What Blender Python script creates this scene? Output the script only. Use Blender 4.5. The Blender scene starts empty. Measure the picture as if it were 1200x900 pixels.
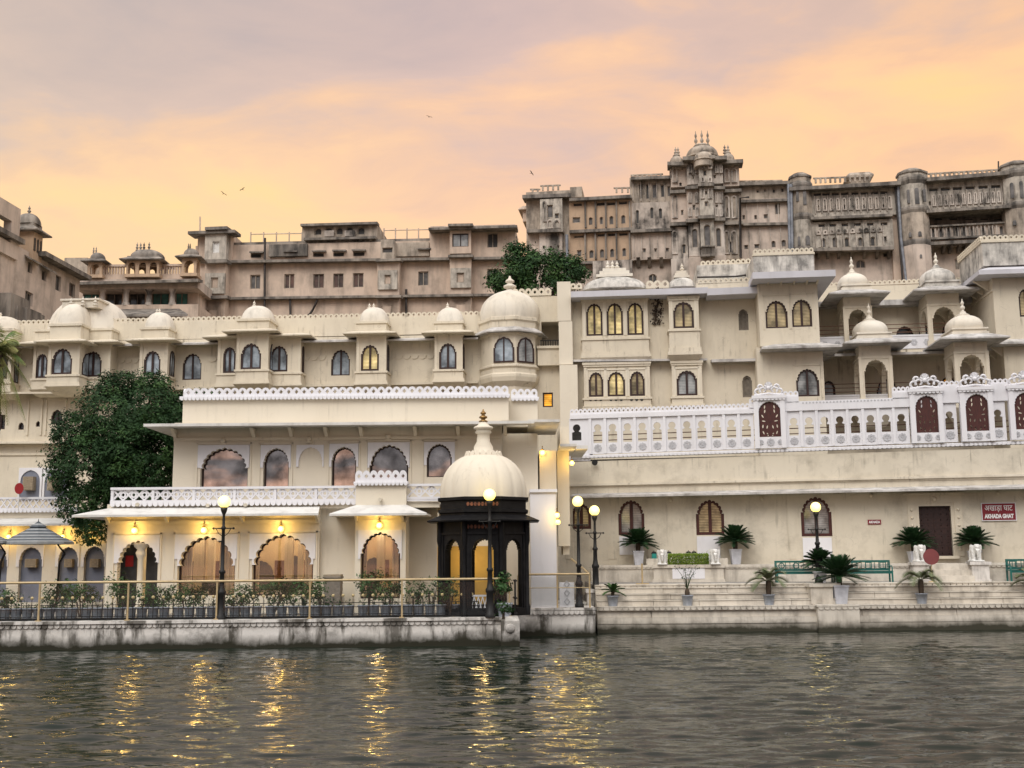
import bpy, bmesh, math, random
from mathutils import Vector, Matrix, noise
from mathutils.geometry import tessellate_polygon
R = math.radians
PI = math.pi
scene = bpy.context.scene
C = scene.collection

# ------------------------------------------------------------------ camera
F = 1330.0
PITCH = math.atan(200.0 / F)
CAM_H = 3.0
cd = bpy.data.cameras.new('camera')
cam = bpy.data.objects.new('camera', cd)
C.objects.link(cam)
cd.sensor_width = 36.0
cd.lens = F / 1200.0 * 36.0
cd.clip_start = 0.1
cd.clip_end = 3000.0
cam.matrix_world = Matrix.Translation((0, 0, CAM_H)) @ Matrix.Rotation(PI / 2 + PITCH, 4, 'X') @ Matrix.Rotation(-0.008, 4, 'Z')
scene.camera = cam
CR = cam.matrix_world.to_3x3()
CO = Vector((0, 0, CAM_H))

# ------------------------------------------------------------------ world
def new(nt, t, **kw):
    n = nt.nodes.new(t)
    for k, v in kw.items():
        setattr(n, k, v)
    return n

def ramp(nt, stops, interp='LINEAR'):
    n = nt.nodes.new('ShaderNodeValToRGB')
    cr = n.color_ramp
    cr.interpolation = interp
    while len(cr.elements) < len(stops):
        cr.elements.new(0.5)
    for e, (p, c) in zip(cr.elements, stops):
        e.position = p
        e.color = (c, c, c, 1) if isinstance(c, (int, float)) else (c[0], c[1], c[2], 1)
    return n

def mixc(nt, blend='MIX', fac=0.5):
    n = nt.nodes.new('ShaderNodeMix')
    n.data_type = 'RGBA'
    n.blend_type = blend
    n.inputs[0].default_value = fac
    return n   # in: 0 fac, 6 A, 7 B ; out 2

def srgb(r, g, b):
    f = lambda c: (c / 255 / 12.92) if c / 255 <= 0.04045 else ((c / 255 + 0.055) / 1.055) ** 2.4
    return (f(r), f(g), f(b))

SUN_ELEV, SUN_AZ = R(42), R(200)      # azimuth from +Y, clockwise
w = bpy.data.worlds.new("World")
scene.world = w
w.use_nodes = True
nt = w.node_tree
nt.nodes.clear()
L = nt.links.new
out = new(nt, 'ShaderNodeOutputWorld')
tc = new(nt, 'ShaderNodeTexCoord')
sep = new(nt, 'ShaderNodeSeparateXYZ')
L(tc.outputs['Generated'], sep.inputs[0])
# the clouded evening sky ahead: yellow low, peach in the middle, mauve high
mp = new(nt, 'ShaderNodeMapping')
mp.inputs['Scale'].default_value = (1.0, 1.0, 3.2)
mp.inputs['Location'].default_value = (3.1, 0.2, 0.3)
L(tc.outputs['Generated'], mp.inputs[0])
n1 = new(nt, 'ShaderNodeTexNoise')
n1.inputs['Scale'].default_value = 3.1
n1.inputs['Detail'].default_value = 7.0
n1.inputs['Roughness'].default_value = 0.52
n1.inputs['Distortion'].default_value = 0.5
L(mp.outputs[0], n1.inputs['Vector'])
n2 = new(nt, 'ShaderNodeTexNoise')
n2.inputs['Scale'].default_value = 7.5
n2.inputs['Detail'].default_value = 8.0
n2.inputs['Roughness'].default_value = 0.58
n2.inputs['Distortion'].default_value = 0.8
L(mp.outputs[0], n2.inputs['Vector'])
# height + cloud noise -> colour
a1 = new(nt, 'ShaderNodeMath', operation='MULTIPLY_ADD')
L(n1.outputs[0], a1.inputs[0]); a1.inputs[1].default_value = 0.50; a1.inputs[2].default_value = -0.25
a2 = new(nt, 'ShaderNodeMath', operation='ADD')
ax = new(nt, 'ShaderNodeMath', operation='MULTIPLY_ADD')      # the cloud bank hangs lower on the left
L(sep.outputs[0], ax.inputs[0]); ax.inputs[1].default_value = -0.09; L(sep.outputs[2], ax.inputs[2])
L(ax.outputs[0], a2.inputs[0]); L(a1.outputs[0], a2.inputs[1])
a3 = new(nt, 'ShaderNodeMath', operation='MULTIPLY_ADD')
L(n2.outputs[0], a3.inputs[0]); a3.inputs[1].default_value = 0.16; a3.inputs[2].default_value = -0.08
a4 = new(nt, 'ShaderNodeMath', operation='ADD')
L(a2.outputs[0], a4.inputs[0]); L(a3.outputs[0], a4.inputs[1])
front = ramp(nt, [(0.0, srgb(255, 208, 128)), (0.17, srgb(255, 217, 148)), (0.25, srgb(254, 211, 160)),
                  (0.30, srgb(252, 206, 164)), (0.35, srgb(238, 196, 166)), (0.42, srgb(214, 186, 176)),
                  (0.56, srgb(192, 173, 172)), (1.0, srgb(172, 168, 178))])
L(a4.outputs[0], front.inputs[0])
# warmer orange towards the right of the view, yellower to the left
azr = ramp(nt, [(0.0, (1.0, 1.06, 0.98)), (0.5, (1.0, 1.0, 1.0)), (1.0, (1.02, 0.975, 0.86))])
azm = new(nt, 'ShaderNodeMapRange')
azm.inputs['From Min'].default_value = -0.42; azm.inputs['From Max'].default_value = 0.42
L(sep.outputs[0], azm.inputs[0]); L(azm.outputs[0], azr.inputs[0])
mz = mixc(nt, 'MULTIPLY', 1.0)
L(front.outputs[0], mz.inputs[6]); L(azr.outputs[0], mz.inputs[7])
# the sky behind the viewer: pale lavender grey with peach banks, brighter overhead
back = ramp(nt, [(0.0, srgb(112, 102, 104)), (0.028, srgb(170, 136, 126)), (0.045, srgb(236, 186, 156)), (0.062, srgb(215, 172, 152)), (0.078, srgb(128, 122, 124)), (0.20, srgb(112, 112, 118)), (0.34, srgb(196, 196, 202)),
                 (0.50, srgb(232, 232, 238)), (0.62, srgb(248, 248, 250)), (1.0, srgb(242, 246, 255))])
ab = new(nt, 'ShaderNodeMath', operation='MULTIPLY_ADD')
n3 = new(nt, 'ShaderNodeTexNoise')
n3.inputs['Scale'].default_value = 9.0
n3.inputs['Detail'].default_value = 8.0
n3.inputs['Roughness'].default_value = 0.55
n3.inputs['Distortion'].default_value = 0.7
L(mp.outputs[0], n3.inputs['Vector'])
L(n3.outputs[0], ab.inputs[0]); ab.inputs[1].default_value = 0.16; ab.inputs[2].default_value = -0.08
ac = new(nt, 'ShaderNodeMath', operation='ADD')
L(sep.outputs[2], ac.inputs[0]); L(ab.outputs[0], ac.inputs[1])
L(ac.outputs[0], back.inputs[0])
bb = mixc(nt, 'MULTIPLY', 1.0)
L(back.outputs[0], bb.inputs[6]); bb.inputs[7].default_value = (1.92, 1.86, 1.76, 1)  # extra brightness added to this unseen sky so the facades get more light
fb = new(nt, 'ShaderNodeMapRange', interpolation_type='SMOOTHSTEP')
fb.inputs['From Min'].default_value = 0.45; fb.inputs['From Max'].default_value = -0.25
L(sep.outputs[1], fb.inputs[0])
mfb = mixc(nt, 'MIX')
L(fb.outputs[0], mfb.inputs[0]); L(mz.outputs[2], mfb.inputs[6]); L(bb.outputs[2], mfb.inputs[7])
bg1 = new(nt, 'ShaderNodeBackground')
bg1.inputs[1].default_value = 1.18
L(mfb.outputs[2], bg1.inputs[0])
sky = new(nt, 'ShaderNodeTexSky', sky_type='NISHITA')
sky.sun_disc = False
sky.sun_elevation = SUN_ELEV
sky.sun_rotation = SUN_AZ
bg2 = new(nt, 'ShaderNodeBackground')
bg2.inputs[1].default_value = 0.05
L(sky.outputs[0], bg2.inputs[0])
# a thick cloud deck: only a little of the clear sky gets through it
mx = new(nt, 'ShaderNodeMixShader')
mx.inputs[0].default_value = 0.08
L(bg1.outputs[0], mx.inputs[1]); L(bg2.outputs[0], mx.inputs[2])
L(mx.outputs[0], out.inputs[0])

sl = bpy.data.lights.new('sun', 'SUN')
sl.energy = 1.15
sl.angle = R(28)
sl.color = (1.0, 0.95, 0.88)
so = bpy.data.objects.new('sun', sl)
C.objects.link(so)
sd = Vector((math.sin(SUN_AZ) * math.cos(SUN_ELEV), math.cos(SUN_AZ) * math.cos(SUN_ELEV), math.sin(SUN_ELEV)))
so.rotation_euler = sd.to_track_quat('Z', 'Y').to_euler()
so.location = (-10, -20, 40)

scene.view_settings.view_transform = 'Standard'
scene.view_settings.look = 'None'
scene.view_settings.gamma = 1.0
scene.view_settings.exposure = 0.0
scene.cycles.max_bounces = 6
scene.cycles.diffuse_bounces = 3
scene.cycles.glossy_bounces = 3
scene.cycles.transparent_max_bounces = 8
scene.cycles.use_denoising = True
scene.cycles.sample_clamp_indirect = 4.0
scene.cycles.caustics_reflective = False
scene.cycles.caustics_refractive = False

# ------------------------------------------------------------------ materials
MATS = {}
def principled(name, col=(0.5, 0.5, 0.5), rough=0.7, metal=0.0, spec=0.5, emit=None, estr=0.0):
    m = bpy.data.materials.new(name)
    m.use_nodes = True
    b = m.node_tree.nodes['Principled BSDF']
    b.inputs['Base Color'].default_value = (*col, 1)
    b.inputs['Roughness'].default_value = rough
    b.inputs['Metallic'].default_value = metal
    b.inputs['Specular IOR Level'].default_value = spec
    if emit:
        b.inputs['Emission Color'].default_value = (*emit, 1)
        b.inputs['Emission Strength'].default_value = estr
    MATS[name] = m
    return m, m.node_tree, b

def coords(nt, scale, src='Object', loc=(0, 0, 0)):
    t = new(nt, 'ShaderNodeTexCoord')
    mp = new(nt, 'ShaderNodeMapping')
    mp.inputs['Scale'].default_value = scale
    mp.inputs['Location'].default_value = loc
    nt.links.new(t.outputs[src], mp.inputs[0])
    return mp

def plaster(name, base, dark, amount=0.5, mid=None, scale=1.0, rough=0.85, bump=0.15, lo=0.45, hi=0.75, blot=0.25, streak=1.0, grime=None, vs=0.42, drips=0.0):
    """Painted plaster: broad tonal drift, rain streaks running down and blotches of wear."""
    m, nt, b = principled(name, base, rough, spec=0.3)
    L = nt.links.new
    mid = mid or tuple(c * 0.86 for c in base)
    c1 = coords(nt, (0.35 * scale, 0.35 * scale, 0.35 * scale))
    na = new(nt, 'ShaderNodeTexNoise'); na.inputs['Scale'].default_value = 1.0; na.inputs['Detail'].default_value = 6
    L(c1.outputs[0], na.inputs[0])
    ra = ramp(nt, [(0.35, base), (0.7, mid)])
    L(na.outputs[0], ra.inputs[0])
    c2 = coords(nt, (1.9 * scale, 1.9 * scale, vs * scale), loc=(3, 1, 7))
    nb = new(nt, 'ShaderNodeTexNoise'); nb.inputs['Scale'].default_value = 1.0; nb.inputs['Detail'].default_value = 8; nb.inputs['Roughness'].default_value = 0.6
    L(c2.outputs[0], nb.inputs[0])
    rb = ramp(nt, [(lo, 0.0), (hi, 1.0)])
    L(nb.outputs[0], rb.inputs[0])
    c3 = coords(nt, (0.8 * scale, 0.8 * scale, 0.8 * scale), loc=(11, 5, 2))
    nc = new(nt, 'ShaderNodeTexNoise'); nc.inputs['Scale'].default_value = 1.3; nc.inputs['Detail'].default_value = 10; nc.inputs['Roughness'].default_value = 0.65
    L(c3.outputs[0], nc.inputs[0])
    rc = ramp(nt, [(lo, 0.0), (hi, 1.0)])
    L(nc.outputs[0], rc.inputs[0])
    mu = new(nt, 'ShaderNodeMath', operation='MULTIPLY'); L(rb.outputs[0], mu.inputs[0]); mu.inputs[1].default_value = amount * streak
    mu2 = new(nt, 'ShaderNodeMath', operation='MULTIPLY_ADD'); L(rc.outputs[0], mu2.inputs[0]); mu2.inputs[1].default_value = amount * blot
    L(mu.outputs[0], mu2.inputs[2])
    cl = new(nt, 'ShaderNodeClamp'); L(mu2.outputs[0], cl.inputs[0])
    mx = mixc(nt); L(cl.outputs[0], mx.inputs[0]); L(ra.outputs[0], mx.inputs[6]); mx.inputs[7].default_value = (*dark, 1)
    last = mx.outputs[2]
    if drips:
        c4 = coords(nt, (5.5, 5.5, 0.35), loc=(2, 9, 4)); nd = new(nt, 'ShaderNodeTexNoise'); nd.inputs['Scale'].default_value = 1.0; nd.inputs['Detail'].default_value = 5
        L(c4.outputs[0], nd.inputs[0]); rd = ramp(nt, [(0.56, 0.0), (0.70, 1.0)]); L(nd.outputs[0], rd.inputs[0])
        c5 = coords(nt, (0.22, 0.22, 0.30), loc=(5, 2, 8)); ne = new(nt, 'ShaderNodeTexNoise'); ne.inputs['Detail'].default_value = 4; L(c5.outputs[0], ne.inputs[0])
        re_ = ramp(nt, [(0.46, 0.0), (0.66, 1.0)]); L(ne.outputs[0], re_.inputs[0])
        vo = new(nt, 'ShaderNodeTexVoronoi', feature='DISTANCE_TO_EDGE'); c6 = coords(nt, (0.42, 0.42, 0.5)); nw = new(nt, 'ShaderNodeTexNoise'); nw.inputs['Scale'].default_value = 2.5; L(c6.outputs[0], nw.inputs[0])
        av = new(nt, 'ShaderNodeVectorMath', operation='MULTIPLY_ADD'); L(nw.outputs['Color'], av.inputs[0]); av.inputs[1].default_value = (0.35, 0.35, 0.35); L(c6.outputs[0], av.inputs[2]); L(av.outputs[0], vo.inputs['Vector'])
        rv = ramp(nt, [(0.0, 0.75), (0.012, 0.0)]); L(vo.outputs['Distance'], rv.inputs[0])
        m1 = new(nt, 'ShaderNodeMath', operation='MULTIPLY'); L(rd.outputs[0], m1.inputs[0]); L(re_.outputs[0], m1.inputs[1])
        m2 = new(nt, 'ShaderNodeMath', operation='MULTIPLY'); L(rv.outputs[0], m2.inputs[0]); L(re_.outputs[0], m2.inputs[1])
        m3 = new(nt, 'ShaderNodeMath', operation='MAXIMUM'); L(m1.outputs[0], m3.inputs[0]); L(m2.outputs[0], m3.inputs[1])
        m4 = new(nt, 'ShaderNodeMath', operation='MULTIPLY'); L(m3.outputs[0], m4.inputs[0]); m4.inputs[1].default_value = drips
        md = mixc(nt); L(m4.outputs[0], md.inputs[0]); L(last, md.inputs[6]); md.inputs[7].default_value = (*[c * 0.8 for c in dark], 1); last = md.outputs[2]
    if grime:   # (z_low, z_high, colour): growth climbing up from the water
        g = new(nt, 'ShaderNodeNewGeometry'); sp = new(nt, 'ShaderNodeSeparateXYZ'); L(g.outputs['Position'], sp.inputs[0])
        ad = new(nt, 'ShaderNodeMath', operation='MULTIPLY_ADD'); L(nc.outputs[0], ad.inputs[0]); ad.inputs[1].default_value = -(grime[1] - grime[0]) * 1.6
        L(sp.outputs[2], ad.inputs[2])
        mr = new(nt, 'ShaderNodeMapRange'); mr.inputs['From Min'].default_value = grime[1] - (grime[1] - grime[0]) * 0.9; mr.inputs['From Max'].default_value = grime[0] - (grime[1] - grime[0]) * 0.9
        L(ad.outputs[0], mr.inputs[0])
        mg = mixc(nt); L(mr.outputs[0], mg.inputs[0]); L(last, mg.inputs[6]); mg.inputs[7].default_value = (*grime[2], 1)
        last = mg.outputs[2]
    L(last, b.inputs['Base Color'])
    if bump:
        bp = new(nt, 'ShaderNodeBump'); bp.inputs['Strength'].default_value = bump; bp.inputs['Distance'].default_value = 0.05
        L(nc.outputs[0], bp.inputs['Height']); L(bp.outputs[0], b.inputs['Normal'])
    return m

def mottled(name, c0, c1, scale=6.0, rough=0.7, lo=0.35, hi=0.65, spec=0.4, metal=0.0, stretch=(1, 1, 1), bump=0.0):
    m, nt, b = principled(name, c0, rough, metal, spec)
    mp = coords(nt, stretch)
    n = new(nt, 'ShaderNodeTexNoise'); n.inputs['Scale'].default_value = scale; n.inputs['Detail'].default_value = 5
    nt.links.new(mp.outputs[0], n.inputs[0])
    r = ramp(nt, [(lo, c0), (hi, c1)])
    nt.links.new(n.outputs[0], r.inputs[0]); nt.links.new(r.outputs[0], b.inputs['Base Color'])
    if bump:
        bp = new(nt, 'ShaderNodeBump'); bp.inputs['Strength'].default_value = bump; bp.inputs['Distance'].default_value = 0.02
        nt.links.new(n.outputs[0], bp.inputs['Height']); nt.links.new(bp.outputs[0], b.inputs['Normal'])
    return m

def pane_mat(name, c0, c1, band=7.0, rough=0.12, emit=None, estr=0.0, mirror=0.0):
    """Window glass with louvre blinds or curtains right behind it."""
    m, nt, b = principled(name, c0, rough, spec=0.8)
    L = nt.links.new
    mp = coords(nt, (1, 1, 1))
    wv = new(nt, 'ShaderNodeTexWave', wave_type='BANDS', bands_direction='Z')
    wv.inputs['Scale'].default_value = band; wv.inputs['Distortion'].default_value = 0.6; wv.inputs['Detail Scale'].default_value = 0.4
    L(mp.outputs[0], wv.inputs[0])
    r = ramp(nt, [(0.25, c0), (0.6, c1)])
    L(wv.outputs[0], r.inputs[0])
    n = new(nt, 'ShaderNodeTexNoise'); n.inputs['Scale'].default_value = 1.5; n.inputs['Detail'].default_value = 4
    L(mp.outputs[0], n.inputs[0])
    rr = ramp(nt, [(0.34, 0.30), (0.64, 1.25)])
    L(n.outputs[0], rr.inputs[0])
    mm = mixc(nt, 'MULTIPLY', 1.0); L(r.outputs[0], mm.inputs[6]); L(rr.outputs[0], mm.inputs[7])
    L(mm.outputs[2], b.inputs['Base Color'])
    if emit:
        me = mixc(nt, 'MULTIPLY', 1.0); L(mm.outputs[2], me.inputs[6]); me.inputs[7].default_value = (*emit, 1)
        L(me.outputs[2], b.inputs['Emission Color']); b.inputs['Emission Strength'].default_value = estr
    b.inputs['Metallic'].default_value = mirror
    return m

CREAM = (0.70, 0.63, 0.505)
plaster('cream', CREAM, (0.30, 0.25, 0.185), 0.46, mid=(0.645, 0.575, 0.455), lo=0.50, hi=0.85, bump=0.08, blot=0.5, streak=.7, drips=.85)
plaster('cream_fresh', (0.73, 0.665, 0.545), (0.5, 0.44, 0.35), 0.18, mid=(0.69, 0.62, 0.50), lo=0.5, hi=0.9, bump=0.04, drips=.45)
plaster('cream_worn', (0.675, 0.615, 0.505), (0.27, 0.235, 0.18), 0.6, mid=(0.61, 0.55, 0.44), lo=0.50, hi=0.82, bump=0.12, blot=1.0, streak=.35, drips=.8)
plaster('white', (0.755, 0.75, 0.775), (0.42, 0.41, 0.41), 0.34, mid=(0.71, 0.70, 0.725), lo=0.52, hi=0.9, bump=0.04, scale=1.5)
plaster('awning_white', (0.70, 0.685, 0.65), (0.28, 0.26, 0.23), 0.5, mid=(0.64, 0.62, 0.58), lo=0.48, hi=0.8, blot=0.8, scale=1.1)
plaster('white_stained', (0.72, 0.69, 0.66), (0.12, 0.11, 0.10), 0.7, mid=(0.62, 0.58, 0.53), lo=0.47, hi=0.72, blot=0.8, bump=0.2, scale=1.3)
plaster('dome_cream', (0.74, 0.69, 0.60), (0.30, 0.27, 0.23), 0.5, mid=(0.68, 0.61, 0.5), lo=0.5, hi=0.8, blot=0.6, bump=0.1, scale=1.4)
plaster('dome_dark', (0.68, 0.645, 0.585), (0.20, 0.19, 0.175), 0.85, mid=(0.60, 0.565, 0.51), lo=0.44, hi=0.72, blot=0.9, bump=0.2, scale=1.6)
plaster('eave_grey', (0.62, 0.60, 0.58), (0.17, 0.155, 0.14), 0.7, mid=(0.52, 0.49, 0.46), lo=0.45, hi=0.75, blot=0.9, scale=1.2)
plaster('eave_lavender', (0.61, 0.60, 0.635), (0.36, 0.34, 0.34), 0.4, lo=0.5, hi=0.85)
plaster('old_beige', (0.66, 0.525, 0.42), (0.15, 0.125, 0.105), 0.52, mid=(0.585, 0.46, 0.365), lo=0.46, hi=0.74, blot=0.75, scale=0.7, bump=0.2)
plaster('old_pink', (0.63, 0.525, 0.445), (0.17, 0.148, 0.125), 0.7, mid=(0.545, 0.45, 0.375), lo=0.46, hi=0.76, blot=0.8, scale=0.6, bump=0.2)
plaster('old_orange', (0.53, 0.385, 0.265), (0.12, 0.10, 0.08), 0.5, mid=(0.47, 0.335, 0.23), lo=0.48, hi=0.8, blot=0.6, scale=0.9, bump=0.2)
plaster('old_grey', (0.55, 0.465, 0.375), (0.125, 0.108, 0.09), 0.68, mid=(0.45, 0.38, 0.31), lo=0.42, hi=0.66, blot=0.8, scale=0.8, bump=0.25)
plaster('old_white', (0.62, 0.555, 0.49), (0.05, 0.045, 0.04), 0.85, mid=(0.47, 0.40, 0.34), lo=0.47, hi=0.66, blot=0.7, scale=0.6, bump=0.2)
plaster('old_black', (0.36, 0.315, 0.265), (0.05, 0.046, 0.042), 0.8, mid=(0.22, 0.195, 0.175), lo=0.4, hi=0.65, scale=0.8, bump=0.3)
plaster('old_panel', (0.58, 0.525, 0.45), (0.16, 0.145, 0.125), 0.66, mid=(0.48, 0.43, 0.365), lo=0.42, hi=0.66, blot=0.8, scale=1.4, bump=0.25)
plaster('quay_stone', (0.74, 0.71, 0.67), (0.11, 0.10, 0.085), 0.9, mid=(0.62, 0.59, 0.545), lo=0.49, hi=0.60, blot=0.5, bump=0.35, scale=1.1, grime=(0.18, 0.56, (0.022, 0.021, 0.012)))
plaster('ghat_stone', (0.68, 0.63, 0.55), (0.18, 0.155, 0.125), 0.75, mid=(0.56, 0.51, 0.43), lo=0.48, hi=0.78, blot=0.7, bump=0.25, scale=1.2, grime=(0.16, 0.50, (0.045, 0.042, 0.028)))
plaster('paving', (0.30, 0.28, 0.26), (0.12, 0.11, 0.10), 0.6, scale=1.0, bump=0.2)
mottled('ground_earth', (0.16, 0.13, 0.09), (0.09, 0.08, 0.05), 0.6, 0.95)
mottled('wood_dark', (0.020, 0.009, 0.008), (0.042, 0.016, 0.012), 9, 0.5, stretch=(4, 4, 0.6))
mottled('wood_red', (0.075, 0.018, 0.013), (0.042, 0.010, 0.008), 6, 0.5, stretch=(4, 4, 0.6))
mottled('wood_brown', (0.10, 0.045, 0.028), (0.15, 0.07, 0.04), 5, 0.6, stretch=(4, 4, 0.6))
mottled('black_stone', (0.006, 0.006, 0.007), (0.012, 0.0118, 0.0125), 5, 0.5, spec=0.15)
mottled('black_metal', (0.008, 0.008, 0.009), (0.014, 0.0135, 0.013), 12, 0.5, spec=0.3)
mottled('red_carving', (0.24, 0.085, 0.04), (0.13, 0.045, 0.025), 14, 0.6, lo=0.45, hi=0.55)
mottled('gold_paint', (0.50, 0.385, 0.215), (0.42, 0.32, 0.18), 7, 0.38, metal=0.25)
mottled('brass', (0.36, 0.22, 0.08), (0.22, 0.13, 0.05), 9, 0.4, metal=0.7)
mottled('brass_ball', (0.72, 0.58, 0.30), (0.62, 0.48, 0.24), 7, 0.35)
mottled('pot_grey', (0.34, 0.37, 0.42), (0.26, 0.28, 0.32), 7, 0.6)
mottled('pot_white', (0.56, 0.57, 0.62), (0.46, 0.47, 0.51), 5, 0.55)
mottled('pot_rim', (0.50, 0.44, 0.33), (0.42, 0.36, 0.27), 5, 0.6)
mottled('soil', (0.045, 0.032, 0.022), (0.025, 0.018, 0.012), 12, 0.95)
mottled('bark', (0.075, 0.052, 0.035), (0.035, 0.025, 0.018), 8, 0.95, stretch=(1, 1, 0.3), bump=0.5)
mottled('leaf_dark', (0.013, 0.040, 0.011), (0.026, 0.066, 0.018), 1.2, 0.6, spec=0.25)
mottled('leaf_mid', (0.030, 0.080, 0.020), (0.058, 0.115, 0.032), 1.2, 0.6, spec=0.25)
mottled('leaf_olive', (0.045, 0.075, 0.028), (0.025, 0.050, 0.018), 1.2, 0.6, spec=0.25)
mottled('cycad_leaf', (0.014, 0.042, 0.016), (0.030, 0.075, 0.026), 3, 0.5, spec=0.3)
mottled('palm_leaf', (0.10, 0.16, 0.04), (0.24, 0.22, 0.07), 2.0, 0.55, spec=0.3)
mottled('palm_pale', (0.09, 0.12, 0.055), (0.16, 0.17, 0.09), 2.0, 0.55, spec=0.3)
mottled('hedge_leaf', (0.12, 0.19, 0.015), (0.17, 0.24, 0.03), 3, 0.6, spec=0.25)
mottled('bench_green', (0.012, 0.125, 0.105), (0.018, 0.09, 0.08), 5, 0.4)
mottled('sign_red', (0.22, 0.012, 0.022), (0.17, 0.010, 0.018), 3, 0.5)
mottled('disc_red', (0.22, 0.055, 0.055), (0.18, 0.045, 0.045), 2.5, 0.6)
mottled('disc_bright_red', (0.35, 0.01, 0.015), (0.28, 0.01, 0.012), 2.5, 0.5)
mottled('marble', (0.72, 0.71, 0.68), (0.48, 0.46, 0.43), 7, 0.5, lo=0.5, hi=0.75)
mottled('grey_blue', (0.20, 0.215, 0.27), (0.165, 0.18, 0.23), 3, 0.7)
mottled('unit_beige', (0.34, 0.28, 0.20), (0.24, 0.19, 0.13), 9, 0.7, stretch=(1, 1, 4))
mottled('pipe_black', (0.03, 0.026, 0.024), (0.05, 0.04, 0.035), 3, 0.6)
mottled('pipe_grey', (0.28, 0.30, 0.34), (0.16, 0.17, 0.19), 2, 0.5)
mottled('teal_paint', (0.02, 0.28, 0.24), (0.02, 0.22, 0.19), 4, 0.5)
mottled('rosette_grey', (0.40, 0.40, 0.42), (0.52, 0.52, 0.54), 8, 0.8)
mottled('jali_grey', (0.16, 0.14, 0.115), (0.22, 0.19, 0.155), 9, 0.8)
mottled('stripe_dark', (0.055, 0.065, 0.075), (0.085, 0.095, 0.105), 6, 0.8)
mottled('stripe_light', (0.30, 0.31, 0.31), (0.24, 0.25, 0.255), 6, 0.8)
mottled('curtain', (0.74, 0.66, 0.54), (0.60, 0.52, 0.40), 3, 0.85, stretch=(9, 9, 0.3))
mottled('room_wall', (0.60, 0.50, 0.36), (0.5, 0.40, 0.27), 1.2, 0.8)
mottled('furniture_dark', (0.05, 0.05, 0.055), (0.03, 0.03, 0.032), 5, 0.6)
mottled('bird_grey', (0.08, 0.075, 0.07), (0.05, 0.05, 0.05), 5, 0.8)
mottled('amber_lamplight', (0.58, 0.36, 0.08), (0.48, 0.29, 0.06), 1.5, 0.6)  # lamplight on the wall behind the kiosk, put into the colour
pane_mat('pane_blind', (0.22, 0.275, 0.33), (0.50, 0.56, 0.61), 5.2)
pane_mat('pane_curtain', (0.26, 0.275, 0.28), (0.40, 0.40, 0.385), 4.0)
pane_mat('pane_dark', (0.030, 0.032, 0.036), (0.06, 0.06, 0.06), 3.0, 0.1)
pane_mat('pane_lit', (0.40, 0.31, 0.13), (0.86, 0.76, 0.46), 4.6, emit=(1.0, 0.80, 0.42), estr=0.42)
pane_mat('pane_warm', (0.20, 0.17, 0.11), (0.50, 0.42, 0.26), 4.4, emit=(1.0, 0.74, 0.36), estr=0.26)
pane_mat('pane_amber', (0.9, 0.5, 0.05), (1.0, 0.62, 0.10), 3.0, emit=(1.0, 0.62, 0.08), estr=0.8)
pane_mat('pane_mirror', (0.30, 0.30, 0.31), (0.34, 0.34, 0.35), 0.3, 0.015, mirror=0.9)
pane_mat('shutter_brown', (0.075, 0.034, 0.024), (0.12, 0.055, 0.038), 6.0, 0.7)
pane_mat('shutter_green', (0.02, 0.12, 0.10), (0.03, 0.18, 0.15), 6.0, 0.6)
pane_mat('old_void', (0.016, 0.014, 0.012), (0.03, 0.026, 0.022), 2.0, 0.6)
pane_mat('old_shutter', (0.085, 0.075, 0.07), (0.14, 0.13, 0.125), 3.0, 0.7)
principled('globe', (0.9, 0.8, 0.5), 0.3, emit=(1.0, 0.77, 0.16), estr=2.2)
principled('bulb', (0.9, 0.8, 0.4), 0.3, emit=(1.0, 0.72, 0.14), estr=3.2)
principled('letter_white', (0.80, 0.80, 0.80), 0.5)
def glass():
    m = bpy.data.materials.new('clear_glass'); m.use_nodes = True
    nt = m.node_tree; nt.nodes.clear(); L = nt.links.new
    o = new(nt, 'ShaderNodeOutputMaterial'); t = new(nt, 'ShaderNodeBsdfTransparent'); g = new(nt, 'ShaderNodeBsdfGlossy'); g.inputs['Roughness'].default_value = 0.03
    t.inputs[0].default_value = (0.94, 0.95, 0.95, 1)
    f = new(nt, 'ShaderNodeLayerWeight'); f.inputs[0].default_value = 0.12
    mr = new(nt, 'ShaderNodeMath', operation='MULTIPLY_ADD'); L(f.outputs['Fresnel'], mr.inputs[0]); mr.inputs[1].default_value = 0.8; mr.inputs[2].default_value = 0.02
    mx = new(nt, 'ShaderNodeMixShader'); L(mr.outputs[0], mx.inputs[0]); L(t.outputs[0], mx.inputs[1]); L(g.outputs[0], mx.inputs[2]); L(mx.outputs[0], o.inputs[0])
    MATS['clear_glass'] = m
    m = bpy.data.materials.new('room_glass'); m.use_nodes = True
    nt = m.node_tree; nt.nodes.clear(); L = nt.links.new
    o = new(nt, 'ShaderNodeOutputMaterial'); t = new(nt, 'ShaderNodeBsdfTransparent'); g = new(nt, 'ShaderNodeBsdfGlossy'); g.inputs['Roughness'].default_value = 0.03
    g.inputs[0].default_value = (1.0, 0.9, 0.85, 1)
    t.inputs[0].default_value = (0.92, 0.88, 0.82, 1)
    mx = new(nt, 'ShaderNodeMixShader'); mx.inputs[0].default_value = 0.13; L(t.outputs[0], mx.inputs[1]); L(g.outputs[0], mx.inputs[2]); L(mx.outputs[0], o.inputs[0])
    MATS['room_glass'] = m
glass()

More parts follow.
